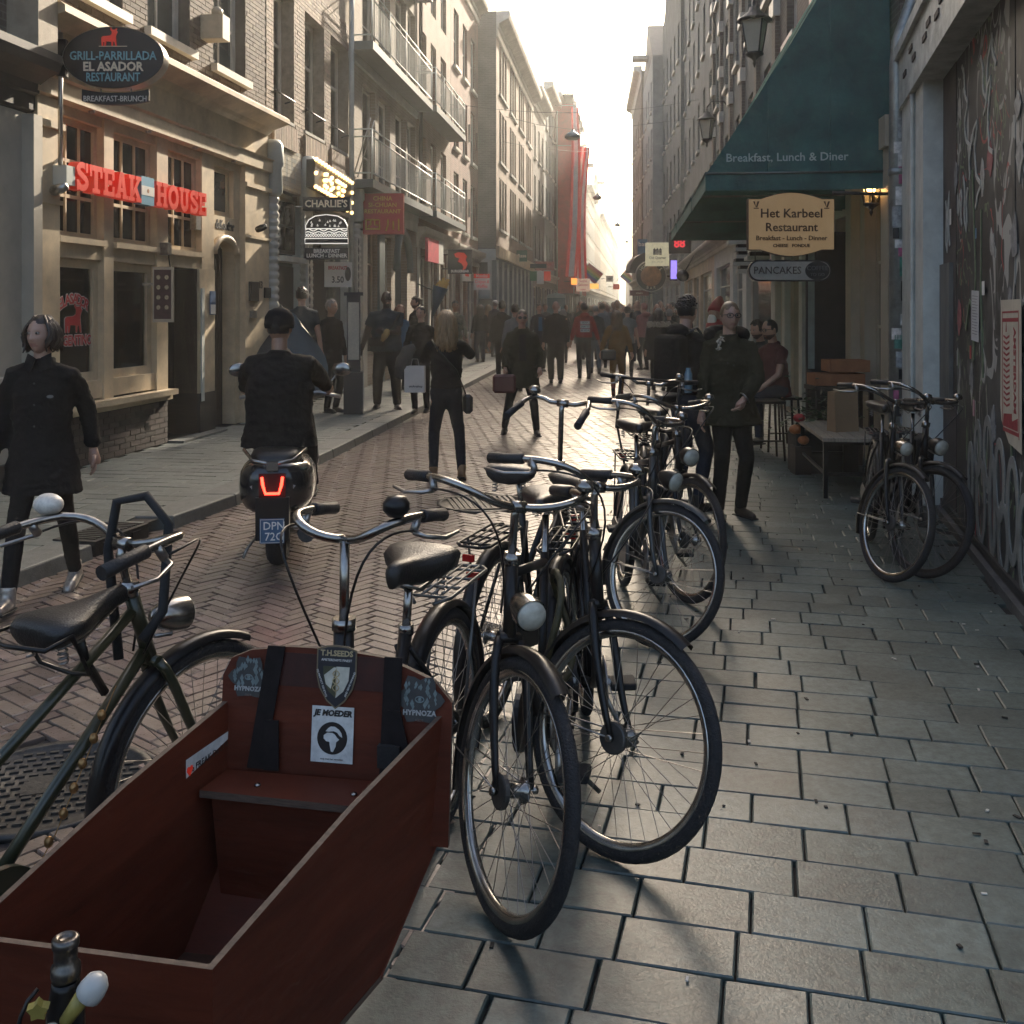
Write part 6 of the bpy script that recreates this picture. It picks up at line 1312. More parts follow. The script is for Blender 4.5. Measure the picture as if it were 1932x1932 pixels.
# ------------------------------------------------------------------ lamps strung over the street
for i, (px_, py_, Yl) in enumerate(((1080,256,40),(1127,372,66),(1165,424,100),(1183,456,140),(1200,482,175))):
    p = P2(px_, py_, Yl); t = thing('street_lamp', ['nearest','second','third','fourth','farthest'][i]+' dome lamp strung on a cable over the street', 'lamp', T(*p), 'dome lamps strung over the street')
    MB().lathe([(0,.22),(.06,.22),(.08,.16),(.2,.1),(.29,.0),(.3,-.08),(.28,-.1)], 20).build('dome', ZINC, t); MB().lathe([(.26,-.09),(.2,-.16),(0,-.18)], 16).build('glass', LENS, t)
    xl, xr = lx(Yl)-p.x, rx(Yl)-p.x; c = MB(); c.tube([(xl,-.2,.7),(xl*.5,-.1,.4),(0,0,.24),(xr*.5,.1,.4),(xr,.2,.7)], .008, 4); c.build('cable', BLACK, t)
def wire(lab, a, b, sag):
    a, b = V(a), V(b); pts = [a+(b-a)*k/10-V((0,0,sag*4*(k/10)*(1-k/10))) for k in range(11)]; o = MB().tube(pts, .007, 4).build('wire', BLACK); tag(o, lab, 'wire', 'wires over the street')
wire('thin wire crossing from the balconies to the gabled houses', (lx(33),33,8.2), (rx(36),36,9), .35); wire('thin wire running from the corner block to the first dome lamp', (lx(39),39,8.0), (rx(52),52,10), .4)
# ------------------------------------------------------------------ scaffold with red netting, and two long banners
sy0, sy1 = 65, 79; sc_ = thing('scaffold', 'steel scaffold with red netting in front of the brick house', 'scaffold', lframe(sy0)); Ls = (sy1-sy0)*1.008
for i in range(7):
    for yy in (-1.2,-.15): MB().tube([(i*Ls/6,yy,0),(i*Ls/6,yy,16.2 if i not in (3,4) else 19.5)], .04, 5).build('upright', STEEL, sc_)
for z in (2.6,4.7,6.8,8.9,11,13.1,15.2):
    MB().box(0,Ls,-1.15,-.2,z,z+.05).build('deck', DARKW, sc_)
    for yy in (-1.2,): MB().tube([(0,yy,z+1),(Ls,yy,z+1)], .03, 5).build('guard_rail', STEEL, sc_)
NET = mat('red_netting', (.34,.03,.028), .8, var=.3, ns=3); 
for i, (a, b, z0, z1) in enumerate(((0,.38,2.6,14.2),(.38,.62,5.0,12),(.62,1,2.6,12.5))): MB().box(a*Ls+.03,b*Ls-.03,-1.27,-1.25,z0,z1).build('netting', NET, sc_)
MB().box(-.03,-.01,-1.2,-.2,2.6,14.6).build('end_netting', NET, sc_)
for z in (17,19.4): MB().tube([(3*Ls/6,-1.2,z),(4*Ls/6,-1.2,z)], .04, 5).build('ledger', STEEL, sc_)
BANR = mat('banner_red', (.5,.03,.03), .7, var=.15, ns=3, em=(.9,.05,.04), es=.04); BANW = mat('banner_white', (.75,.72,.68), .7, var=.1)  # red cloth given a weak glow of its own to look brighter
for i, (yb, z0, z1, off, ws, lab) in enumerate(((62.8,3.6,14.0,.75,[.2,.34,.2],'long red and white banner hanging before the scaffold'),(63.2,3.0,11.6,1.35,[.16,.22,.18,.2,.16],'wavy striped banner hanging past the scaffold'))):
    p = V((lx(yb)+off, yb, 0)); t = thing('banner', lab, 'banner', T(*p), 'striped banners')
    x = 0
    for j, w_ in enumerate(ws):
        mb = MB(); n = 20
        for k in range(n):
            za, zb_ = z0+(z1-z0)*k/n, z0+(z1-z0)*(k+1)/n; fa = lambda z: (.22 if i == 0 else -.26)*sin((z-z0)/(z1-z0)*2.6+.3)+(z-z0)*(.035 if i == 0 else .05); nar = lambda z: 1-.35*((z-z0)/(z1-z0))
            mb.quad((x*nar(za)+fa(za),.12*sin(za*1.3+x*3),za),((x+w_)*nar(za)+fa(za),.12*sin(za*1.3+x*3+1.5),za),((x+w_)*nar(zb_)+fa(zb_),.12*sin(zb_*1.3+x*3+1.5),zb_),(x*nar(zb_)+fa(zb_),.12*sin(zb_*1.3+x*3),zb_))
        mb.build('stripe', BANR if j % 2 == 0 else BANW, t); x += w_
    MB().tube([(-off-.1,0,z1+.1),(x,0,z1+.1)], .03, 6).build('pole', STEEL, t)
# flags
def flag(lab, px_, py_, Yf, cols, sz):
    p = P2(px_,py_,Yf); t = thing('flag', lab, 'flag', T(*p) @ RY(radians(38)), 'rainbow flags'); MB().tube([(-sz*.7,0,sz*.5),(-sz*.7,0,-sz*1.1)], .03, 5).build('pole', STEEL, t)
    for i, c in enumerate(cols): MB().box(-sz*.66,sz*.7,-.01,.01,sz*.5-sz*1.0*(i+1)/len(cols),sz*.5-sz*1.0*i/len(cols)-.001).build('stripe', mat('flag_col%d' % i, c, .7, var=.1), t)
RB = [(.45,.03,.03),(.5,.2,.04),(.5,.42,.06),(.05,.25,.08),(.04,.08,.3),(.2,.04,.2)]
flag('rainbow flag on a slanted pole above the crowd', 1117, 516, 70, RB, .9); flag('smaller rainbow flag farther down', 1183, 523, 110, RB, .9)
# portable toilet
p = G(1049,634); s = thing('portable_toilet', 'teal portable toilet booth standing by the corner block', 'toilet booth', T(p.x, 54, 0)); 
s.location = (P2(1049,590,54).x, 54, 0); TB = mat('teal_plastic', (.03,.1,.11), .5, var=.15)
MB().box(-.48,.48,-.5,.5,.1,2.2).build('cabin', TB, s); MB().prism([(-.5,2.2),(-.42,2.38),(0,2.46),(.42,2.38),(.5,2.2)], -.52,.52).build('roof', mat('pale_teal_plastic', (.3,.38,.36), .5), s); d_ = MB().box(-.38,.38,-.53,-.501,.2,2.05).build('door', TB, s); MB().box(.2,.32,-.545,-.531,1.1,1.2).build('latch', LIGHTW, d_); MB().box(.05,.22,-.54,-.531,1.5,1.75).build('notice', LIGHTW, d_)
# cabinet and menu post outside the burger shop
p = G(676,737,KERB_Z); s = thing('menu_cabinet', 'dark cabinet with a tall menu post outside the burger shop', 'cabinet', T(-2.35,15.2,KERB_Z) @ RZ(.1))
MB().box(-.14,.14,-.14,.14,0,.62).build('cabinet', SBLK, s); MB().box(.141,.15,-.12,.12,.04,.6).build('side_panel', STEEL, s); MB().box(-.1,.1,-.03,.03,.62,1.75).build('menu_post', SBLK, s); MB().box(-.08,.08,-.034,-.031,.8,1.65).build('menu_sheet', LENS, s); MB().box(-.14,.14,-.06,.06,1.75,1.8).build('cap', SBLK, s)
# ------------------------------------------------------------------ posters and papers on the boards
s = thing('amsterdam_poster', 'cream poster with red tower print on the graffiti boards', 'poster', bo.matrix_basis @ T(2.52,-.012,1.3) @ RY(radians(-1)) @ MX.Scale(.72,4)); PAP = mat('poster_paper', (.46,.41,.32), .8, var=.15, ns=5); PR = mat('poster_red', (.28,.03,.035), .7, var=.2, ns=20)
MB().prism([(-.3,.56),(.42,.55),(.42,-.62),(-.02,-.58),(-.3,-.42),(-.34,-.3)], -.003,0).build('sheet', PAP, s)
for q in (R4(-.25,-.235,-.45,.45),R4(.33,.345,-.52,.45),R4(-.25,.345,.45,.465),R4(-.25,.345,.38,.41),R4(-.23,.33,-.5,-.47)): MB().prism(q, -.0045,-.0035).build('print_rule', PR, s)
for i in range(13): MB().prism([(-.2,-.28+i*.045),(-.09,-.3+i*.045),(.02,-.28+i*.045),(.02,-.262+i*.045),(-.09,-.282+i*.045),(-.2,-.262+i*.045)], -.0045,-.0035).build('tower_band', PR, s)
MB().prism([(-.12,.3),(-.08,.3),(-.09,.37),(-.1,.38)], -.0045,-.0035).build('tower_tip', PR, s); MB().prism([(-.23,-.46),(.3,-.46),(.3,-.36),(.1,-.4),(.1,-.34),(-.2,-.36)], -.0045,-.0035).build('ground_print', PR, s)
text('AMSTERDAM', .115, PR, s, T(.2,-.004,.0) @ RY(radians(90)), bold=.004, ext=.0008)
s = thing('paper_notice', 'long white printed notice pinned on the graffiti boards', 'notice', bo.matrix_basis @ T(1.46,-.01,1.6) @ RY(radians(2)) @ MX.Diagonal((1.2,1,.65,1))); MB().box(-.11,.11,-.002,0,-.26,.26).build('sheet', mat('notice_paper', (.5,.5,.5), .8, var=.1), s)
for i in range(14): MB().box(-.08,.08-(i%3)*.02,-.0032,-.0022,.2-i*.03,.207-i*.03).build('print_line', mat('print_grey', (.2,.2,.2), .8), s)
for i, (x, z, w_, h_, m) in enumerate(((.45,2.35,.07,.12,LIGHTW),(1.5,2.15,.05,.07,mat('sticker_b', (.1,.2,.3), .5)),(1.75,1.78,.08,.09,LIGHTW),(1.3,1.35,.05,.09,REDD),(1.42,.98,.06,.11,mat('sticker_p', (.4,.2,.25), .5)))):
    s = thing('sticker', ['white figure sticker high on the dark board','blue torn sticker among white scrawls','pale badge sticker above the tower poster','red torn label on the boards','pink label above the bubble letters'][i], 'sticker', bo.matrix_basis @ T(x,-.012,z)); MB().box(-w_/2,w_/2,-.002,0,-h_/2,h_/2).build('sheet', m, s)
# ------------------------------------------------------------------ bench, planters, crates and such by the restaurant
BW = mat('bench_slats', (.3,.25,.19), .5, var=.3, ns=5, st=(14,1,1)); a_ = atan2(1.42,.2)
s = thing('bench', 'slatted grey bench on black steel legs before the restaurant', 'bench', T(2.92,8.8,0) @ RZ(-.13))
for i in range(5): MB().box(-.24+i*.098,-.15+i*.098,0,1.45,.5,.53).build('slat', BW, s)
for y_ in (.06,1.38):
    for x_ in (-.21,.2): MB().box(x_-.018,x_+.018,y_-.018,y_+.018,.004,.499).build('leg', BLACK, s)
    MB().box(-.19,.18,y_-.012,y_+.012,.2,.23).build('crossbar', BLACK, s); MB().box(-.23,.22,y_-.015,y_+.015,.47,.498).build('bearer', BLACK, s)
MB().box(-.222,-.198,.08,1.36,.205,.225).build('stretcher', BLACK, s)
s = thing('paper_bag', 'tall brown paper bag standing on the bench', 'bag', T(3.02,9.35,.531) @ RZ(.3)); KR_ = mat('kraft_paper', (.28,.18,.1), .8, var=.15, ns=4, b=.3, bs=8)
MB().hexa([(-.12,-.07,0),(.12,-.07,0),(.12,.07,0),(-.12,.07,0),(-.13,-.06,.36),(.12,-.05,.38),(.12,.06,.38),(-.12,.06,.36)]).build('body', KR_, s)
WOODO = mat('orange_crate', (.3,.12,.05), .6, var=.25, ns=6)
for i, (x_, y_, z_, w_, lab) in enumerate(((3.35,10.6,.86,.5,'lower orange wooden crate above the greenery'),(3.45,10.6,1.0,.4,'upper orange wooden crate stacked on the other'))):
    s = thing('wooden_crate', lab, 'crate', T(x_,y_,z_), 'orange crates by the restaurant wall')
    for yy in (-.15,.15): MB().box(-w_/2,w_/2,yy-.008,yy+.008,0,.12).build('board', WOODO, s)
    for xx in (-w_/2,w_/2): MB().box(xx-.008,xx+.008,-.142,.142,0,.12).build('board', WOODO, s)
    MB().box(-w_/2,w_/2,-.14,.14,.0,.012).build('bottom', WOODO, s)
s = thing('plant_stand', 'low dark table carrying the orange crates', 'table', T(3.4,10.6,0)); MB().box(-.32,.3,-.2,.2,.81,.855).build('top', DARKW, s)
for x_ in (-.28,.26):
    for y_ in (-.16,.16): MB().box(x_-.02,x_+.02,y_-.02,y_+.02,.004,.81).build('leg', DARKW, s)
s = thing('planter', 'planter of dark green leaves behind the bench', 'plant', T(3.15,10.35,0)); MB().box(-.32,.3,-.16,.16,.004,.4).build('pot', LEADB, s)
LEAF = mat('leaf_green', (.035,.06,.025), .5, var=.5, ns=8, rnd=.3); lf = MB(); random.seed(11)
for i in range(420):
    c = V((random.gauss(0,.17), random.gauss(0,.11), .42+abs(random.gauss(0,.16)))); a = random.uniform(0,6.28); d = V((cos(a),sin(a),random.uniform(-.5,.5)))*random.uniform(.03,.06); n_ = V((-sin(a),cos(a),random.uniform(-.4,.4)))*.02
    lf.quad(c-d, c-n_, c+d, c+n_)
lf.build('foliage', LEAF, s)['kind'] = 'stuff'
PUM = mat('pumpkin', (.38,.12,.03), .5, var=.25, ns=10)
for i, (x_, y_, z_, r_) in enumerate(((2.86,10.2,.56,.055),(2.84,10.24,.44,.065),(2.9,10.2,.34,.06))):
    s = thing('pumpkin', ['top red','middle pale','lowest orange'][i]+' little pumpkin piled beside the planter', 'pumpkin', T(x_,y_,z_), 'pumpkins beside the planter')
    mb = MB(); n = 16; vs = []; fs = []
    for ii in range(9):
        t_ = pi*ii/8
        for j in range(n): rr = r_*(1+.1*cos(8*2*pi*j/n))*sin(t_); vs.append((rr*cos(2*pi*j/n), rr*sin(2*pi*j/n), r_*.8*cos(t_)))
    for ii in range(8):
        for j in range(n): fs.append((ii*n+j,(ii+1)*n+j,(ii+1)*n+(j+1)%n,ii*n+(j+1)%n))
    mb.add(vs, fs, True); mb.build('flesh', PUM if i else REDD, s); MB().tube([(0,0,r_*.75),(.01,0,r_*1.05)], .008, 6).build('stalk', LEAF, s)
MB_ = thing('pumpkin_stand', 'small dark crate under the pumpkins', 'crate', T(2.88,10.22,0)); MB().box(-.08,.08,-.1,.1,.004,.28).build('body', DARKW, MB_)
for i, (x_, y_, lab) in enumerate(((2.75,11.2,'black metal stool before the seated man'),(3.12,11.88,'black metal chair under the seated man'))):
    s = thing('stool', lab, 'stool', T(x_,y_,0), 'black stools of the restaurant'); h_ = .62 if i == 0 else .6
    MB().box(-.2,.2,-.18,.18,h_,h_+.03).build('seat', BLACK, s)
    for a in (-1,1):
        for b in (-1,1): MB().tube([(a*.16,b*.14,h_),(a*.19,b*.17,.004)], .014, 6).build('leg', BLACK, s)
    MB().tube([(-.18,-.155,.22),(.18,-.155,.22)], .01, 6).build('rung', BLACK, s)
s = thing('stool', 'black metal chair of the man sitting deeper inside', 'stool', T(3.16,12.63,0), 'black stools of the restaurant'); MB().box(-.2,.2,-.18,.18,.57,.6).build('seat', BLACK, s)
for a in (-1,1):
    for b in (-1,1): MB().tube([(a*.16,b*.14,.57),(a*.19,b*.17,.004)], .014, 6).build('leg', BLACK, s)
# ------------------------------------------------------------------ people. Local frame: facing -y, their left hand at +x
from mathutils import noise as NZ
def skin(n, c): return mat('skin_'+n, c, .5, var=.08, ns=12)
SK1, SK2, SK3 = skin('fair', (.42,.25,.18)), skin('tan', (.3,.17,.11)), skin('dark', (.045,.026,.019))
LIPM = mat('lips', (.33,.15,.12), .4, var=0); DARKH = mat('brow', (.02,.014,.01), .7, var=0); EYEW = mat('eye_white', (.34,.3,.26), .3, var=0); STUB = mat('stubble', (.1,.06,.045), .8, var=.2, ns=60); IRIS = mat('iris', (.02,.014,.01), .15, var=0)
def hairm(n, c): return mat('hair_'+n, c, .45, var=.35, ns=30, st=(1,1,.25), b=.4, bs=90)
HBLK, HBRN, HBLD, HGRY, HDBL = hairm('black', (.012,.009,.008)), hairm('brown', (.03,.018,.011)), hairm('blond', (.26,.16,.075)), hairm('grey', (.2,.18,.16)), hairm('dark_blond', (.13,.08,.04))
def cloth(n, c, r=.85, b=.35): return mat('cloth_'+n, tuple(x*.85 for x in c), r, var=.18, ns=7, b=b, bs=35, bd=.02, spec=.12)
C_BLK, C_NAVY, C_OLV, C_GRY, C_JEAN, C_RED, C_MUS, C_BRN = cloth('black', (.018,.016,.0155)), cloth('navy', (.02,.023,.032)), cloth('olive', (.035,.032,.018)), cloth('grey', (.09,.09,.088)), cloth('jeans', (.035,.042,.06)), cloth('red', (.27,.012,.014)), cloth('mustard', (.2,.105,.03)), cloth('brown', (.06,.04,.028))
C_LGR, C_BLU, C_PNK, C_TEE, C_LJ, C_KHA = cloth('light_grey', (.2,.2,.19)), cloth('blue', (.04,.12,.22)), cloth('pink', (.3,.12,.12)), cloth('slate', (.045,.055,.06)), cloth('light_jeans', (.11,.14,.18)), cloth('khaki', (.12,.1,.06))
LEA_B, LEA_T, SIL = mat('boot_black', (.014,.012,.011), .4, var=.2), mat('boot_tan', (.2,.11,.05), .6, var=.25, ns=15), mat('boot_silver', (.4,.37,.33), .3, .5, var=.4, ns=25)
def remesh(mb, mats, vox, sm=3, wr=0, name='body'):
    me = mb.mesh(name, mats); o = bpy.data.objects.new('tmpo', me)
    m = o.modifiers.new('r', 'REMESH'); m.mode = 'VOXEL'; m.voxel_size = vox; m.use_smooth_shade = True
    if sm: q = o.modifiers.new('s', 'SMOOTH'); q.factor = .5; q.iterations = sm
    r = evaluated(o); r.name = name; r.materials.clear()
    for x in (mats if isinstance(mats, (list,tuple)) else [mats]): r.materials.append(x)
    if wr:
        n = len(r.vertices); co = [0.0]*(3*n); no = [0.0]*(3*n); r.vertices.foreach_get('co', co); r.vertices.foreach_get('normal', no)
        for i in range(0, 3*n, 3):
            x, y, z = co[i:i+3]; f = NZ.noise((x*5,y*5,z*11)); d = wr*(f*.6+.9*abs(NZ.noise((x*9+f*2,y*9,z*20+f*3)))-.35); co[i] += no[i]*d; co[i+1] += no[i+1]*d; co[i+2] += no[i+2]*d
        r.vertices.foreach_set('co', co); r.update()
    return r
def ik(a, b, l1, l2, bend):
    a, b = V(a), V(b); d = b-a; L = min(d.length, (l1+l2)*.999); d.normalize(); b = a+d*L
    x = (l1*l1-l2*l2+L*L)/(2*L); h = sqrt(max(0, l1*l1-x*x)); bd = V(bend); bd = (bd-d*bd.dot(d)).normalized(); return a+d*x+bd*h, b
def headmesh(mb, C, Rm, fem, sk=0, det=1, beard=None, S=1):
    nu, nv = (36,30) if det else (16,12); vs = []; fs = []; A = T(*C) @ Rm @ MX.Scale(S,4)
    g = lambda x, z, cx, cz, sx, sz: math.exp(-((x-cx)/sx)**2-((z-cz)/sz)**2)
    for i in range(nv+1):
        t = pi*i/nv
        for j in range(nu):
            a = 2*pi*j/nu; x, y, z = sin(t)*cos(a), sin(t)*sin(a), cos(t)
            jaw = 1-(.3 if fem else .24)*max(0,-z)**1.4; X = .074*x*jaw; Y = .096*y*(1-.1*max(0,-z) if y > 0 else 1); Zz = .118*z
            if y > 0 and z < -.2: Y *= 1-.35*min(1,(-z-.2))
            if y < 0:
                f = min(1, -y*1.6)
                Y += .012*f*(1 if z > -.85 else 0)*max(0,1-abs(z))*.6
                d = .021*g(X,Zz,0,-.022,.012,.016)+.011*g(X,Zz,0,.005,.009,.03)+.006*g(abs(X),Zz,.012,-.03,.008,.008)+.004*g(abs(X),Zz,.03,.034,.022,.008)-.011*g(abs(X),Zz,.031,.014,.016,.011)+.005*g(X,Zz,0,-.055,.02,.006)+.004*g(X,Zz,0,-.066,.018,.006)-.004*g(X,Zz,0,-.061,.022,.003)+.007*g(X,Zz,0,-.092,.02,.014)+.004*g(abs(X),Zz,.045,-.02,.018,.018)
                Y -= d*f
            vs.append(A @ V((X, Y, Zz)))
    o = len(mb.v); 
    for i in range(nv):
        for j in range(nu):
            f = (i*nu+j, (i+1)*nu+j, (i+1)*nu+(j+1)%nu, i*nu+(j+1)%nu); c = A.inverted() @ (sum((V(vs[k]) for k in f), V())/4); m = sk
            if c.y < -.03 and det:
                if abs(c.z+.06) < .0085 and abs(c.x) < .024: m = 1
                elif abs(c.z-.035) < .004 and .014 < abs(c.x) < .043: m = 2
            if beard and c.y < .02 and c.z < -.046 and not (abs(c.z+.06) < .006 and abs(c.x) < .02): m = 5
            mb.m = m; mb.f.append(tuple(k+o for k in f)); mb.mi.append(m); mb.sm.append(True)
    mb.v += [tuple(p) for p in vs]
    R3 = A.to_3x3()
    for s_ in (-1,1):
        mb.m = sk; mb.ell(A @ V((s_*.073,.01,-.005)), (.012*S,.02*S,.032*S), 8, 6, Rm.to_3x3())
        if det:
            mb.m = 3; mb.ell(A @ V((s_*.031,-.077,.013)), (.0135*S,.011*S,.0085*S), 10, 8, Rm.to_3x3()); mb.m = 4; mb.ell(A @ V((s_*.031,-.0865,.0125)), (.0075*S,.003*S,.0075*S), 8, 6, Rm.to_3x3())
            mb.m = 2; mb.tube([A @ V((s_*(.031+.015*q),-.083+.008*abs(q),.0215-.004*q*q)) for q in (-1,-.5,0,.5,1)], .0015*S, 4)
    mb.m = 0
def hand(mb, w, d, n, curl=.5, S=1, side=1):
    w, d, n = V(w), V(d).normalized(), V(n).normalized(); s_ = d.cross(n).normalized()*side; n = (n-d*n.dot(d)).normalized()
    mb.tube([w-d*.02, w+d*.02*S, w+d*.06*S, w+d*.09*S], [.024*S,.03*S,.036*S,.03*S], 10, flat=None); 
    for i, (o, l) in enumerate(((-.028,.068),(-.01,.078),(.009,.074),(.027,.058))):
        p = w+d*.085*S+s_*o*S; pts = [p]; dd = d.copy()
        for k, q in enumerate((.45,.32,.26)): 
            dd = (dd*cos(curl*(.5+.3*k))+n*sin(curl*(.5+.3*k))).normalized(); pts.append(pts[-1]+dd*l*q*S)
        mb.tube(pts, [.0095*S,.009*S,.008*S,.006*S], 7)
    p = w+d*.03*S-s_*.03*S; q = (d*.7-s_*.6+n*.25*curl).normalized(); mb.tube([p, p+q*.035*S, p+(q*.6+d*.4+n*.2).normalized()*.062*S, p+(q*.4+d*.6+n*.25).normalized()*.08*S], [.014*S,.012*S,.011*S,.007*S], 7)
def clumps(mb, C, Rm, n, rng, length, wave, seed, r=.009, back=.0, S=1, gap=.9):
    rnd = random.Random(seed); A = T(*C) @ Rm @ MX.Scale(S,4)
    for k in range(n):
        a = rnd.uniform(*rng); el = rnd.uniform(.1,1.25); x, y, z = cos(el)*cos(a), cos(el)*sin(a), sin(el)
        p = V((.083*x,.106*y+.006,.122*z+.008)); L = length*rnd.uniform(.75,1.1); pts = []; ph = rnd.uniform(0,6); q = V((cos(a),sin(a),0))
        for i in range(9):
            t = i/8; drop = max(0, L*t-(1-z)*.0); out = .012*sin(t*3)+.01*t*rnd.uniform(-.5,1)
            pos = V((.086*cos(a), .108*sin(a)+.008, .02))
            base = p.lerp(V((pos.x,pos.y,min(p.z,.03))), min(1,t*3)); pts.append(A @ (base+V((0,0,-max(0,t-.25)*L))+q*(out+wave*sin(ph+t*9)*t)+V((-q.y,q.x,0))*wave*cos(ph+t*7)*t+V((0,back*t,0))))
        mb.tube(pts, [r*S*.9,r*S,r*S,r*S,r*S,r*S,r*S*.9,r*S*.7,r*S*.3], 5)
def person(label, x, y, face, h=1.72, z0=0, top=C_BLK, legs=C_NAVY, shoe=LEA_B, sk=SK1, hair=('short',HBRN), fem=False, step=.0, feet=None, wr=None, hem=.88, sleeve=1, puff=1.0, lean=0, headturn=0, headtilt=0, det=False, build=1, legw=1, seat=None, beard=False, group=None, vox=None, elb=None, coll=True, hoodie=False, flare=0, knee=None, open_shirt=None):
    S = h/1.75; vox = vox or (.014 if det else .02); M = T(x,y,z0) @ RZ(face) @ MX.Scale(S,4)
    hz_ = .93 if seat is None else seat/S+.1
    hip = V((0,0,hz_)); up = RX(lean).to_3x3() if lean else MX.Identity(3)
    P = lambda a, b, c: hip+up @ V((a, b, c-.93))
    feet = feet or ((.09, -step, .0), (-.09, step, .0)); an, kn = [], []
    for s_, f in zip((1,-1), feet):
        lift = f[2]; q = V((f[0], f[1], .085+lift)); k_, q = ik(hip+V((s_*.085,0,-.02)), q, .43, .43, knee or (s_*.12,-1,0)); kn.append(k_); an.append(q)
    bs_ = build**.6; sh = [P(.158*bs_,0,1.405), P(-.158*bs_,0,1.405)]
    wr = wr or ((.27,-.03+step*.5,.86),(-.27,-.03-step*.5,.86)); wp, el = [], []
    for i, (s_, q) in enumerate(zip((1,-1), wr)):
        q = hip+up @ V((q[0],q[1],q[2]-.93)); e_, q = ik(sh[i], q, .285, .27, (elb[i] if elb else (s_*.35,.9,-.2))); el.append(e_); wp.append(q)
    neck, chest, waist = P(0,.02,1.5), P(0,0,1.3), P(0,0,1.1)
    hc = P(0,-.02,1.64); HR = RZ(headturn) @ RX(headtilt); up4 = up.to_4x4(); HR = up4 @ HR
    # body: one surface from neck to feet, the head and the hands grown into it
    b = MB(); b.tube([P(0,.012,1.42), P(0,.008,1.5), P(0,-.004,1.58)], [.062,.053,.052], 12)
    b.tube([P(0,0,.9), P(0,0,1.05), P(0,0,1.2), P(0,0,1.36), P(0,.01,1.45)], [.09*build,.08*build,.085*build,.08*build,.055], 12)
    for i in (0,1):
        b.tube([sh[i], el[i], wp[i]], [.05*bs_,.04*bs_,.027*bs_], 10); b.tube([hip+V(((1,-1)[i]*.085,0,-.02)), kn[i], an[i]], [.075,.05,.036], 10); b.tube([sh[i], P(0,.0,1.4)], [.045,.055], 8)
    body = remesh(b, sk, vox, 2); hm = MB(); hm.v = [tuple(v.co) for v in body.vertices]; hm.f = [tuple(p.vertices) for p in body.polygons]; hm.mi = [0]*len(hm.f); hm.sm = [True]*len(hm.f); bpy.data.meshes.remove(body)
    headmesh(hm, hc, HR, fem, 0, det, beard)
    for i in (0,1): d = (wp[i]-el[i]).normalized(); hand(hm, wp[i]+d*.0, d, V((-(1,-1)[i],-.3,0)), .5, 1, (1,-1)[i])
    man = hm.build('person', [sk, LIPM, DARKH if hair[1] is not HBLD else HDBL, EYEW, IRIS, STUB], None, M); tag(man, label, 'person', group)
    # clothes
    if top:
        c = MB(); pf = puff; bw = build
        rings = [(1.5,.06,.06),(1.465,.085,.07),(1.44,.118*bs_,.08),(1.41,.145*bs_,.092),(1.36,.158*bs_,.104*bw),(1.28,.165*bs_,.118*bw),(1.18,.16*bw,.118*bw),(1.06,.155*bw,.118*bw),(.96,.168*bw,.125*bw),(.86,.182*bw+flare*.3,.13*bw+flare*.3),(.76,.186*bw+flare*.6,.132*bw+flare*.6),(.66,.19*bw+flare,.134*bw+flare)]
        rings = [r for r in rings if r[0] >= hem-.03]; n = 20; vs = []; fs = []
        for z_, rx_, ry_ in rings:
            for j in range(n): a = 2*pi*j/n; q_ = 1+(pf-1)*min(1,max(.25,(1.46-z_)/.2)); p = V((rx_*q_*cos(a), ry_*q_*sin(a)+.004, z_)); vs.append(P(p.x,p.y,p.z) if z_ > .9 else hip+up.lerp(MX.Identity(3), min(1,(.95-z_)*4)) @ (p-V((0,0,.93))))
        for i in range(len(rings)-1):
            for j in range(n): fs.append((i*n+j, (i+1)*n+j, (i+1)*n+(j+1)%n, i*n+(j+1)%n))
        fs += [tuple(range(n)), tuple((len(rings)-1)*n+j for j in range(n-1,-1,-1))]; c.add(vs, fs)
        for i in (0,1):
            s_ = (1,-1)[i]; e_ = el[i]; w_ = wp[i]
            if sleeve >= 1: pts, rs = [P(s_*.09,0,1.41), sh[i]+V((0,0,-.012)), sh[i].lerp(e_,.5), e_, e_.lerp(w_,.5), w_.lerp(e_,.06)], [.068,.062*(1+(pf-1)*.6),.058*pf,.054*pf,.049*pf,.042*pf]
            else: pts, rs = [P(s_*.09,0,1.41), sh[i]+V((0,0,-.01)), sh[i].lerp(e_,.75*sleeve+.2)], [.068,.064*pf*bs_,.062*pf*bs_]
            c.tube(pts, rs, 12)
        if coll: c.tube([P(0,.015,1.44), P(0,.014,1.5)], [.085,.07], 14)
        if hoodie: c.ell(P(0,.1,1.47),(.12,.075,.07),14,8)
        me = remesh(c, top, vox, 3, (.017 if det else .011), 'jacket'); ob('jacket' if sleeve >= 1 else 'shirt', me, man)
    if open_shirt: MB().hexa([P(-.05,-.135*build*puff,1.05),P(.05,-.135*build*puff,1.05),P(.05,-.12,1.05),P(-.05,-.12,1.05),P(-.045,-.125*build*puff,1.42),P(.045,-.125*build*puff,1.42),P(.045,-.1,1.42),P(-.045,-.1,1.42)]).build('shirt_front', open_shirt, man)
    c = MB(); 
    for i in (0,1):
        s_ = (1,-1)[i]; c.tube([hip+V((s_*.08,0,.0)), hip.lerp(kn[i],.25)+V((s_*.045,0,0)), kn[i], kn[i].lerp(an[i],.5), an[i]+V((0,0,-.01))], [.098*legw,.092*legw,.066*legw,.06*legw,.05*legw], 12)
    c.ell(hip+V((0,0,.02)), (.165*build,.115*build,.11), 14, 10); ob('trousers', remesh(c, legs, vox, 3, .005, 'trousers'), man)
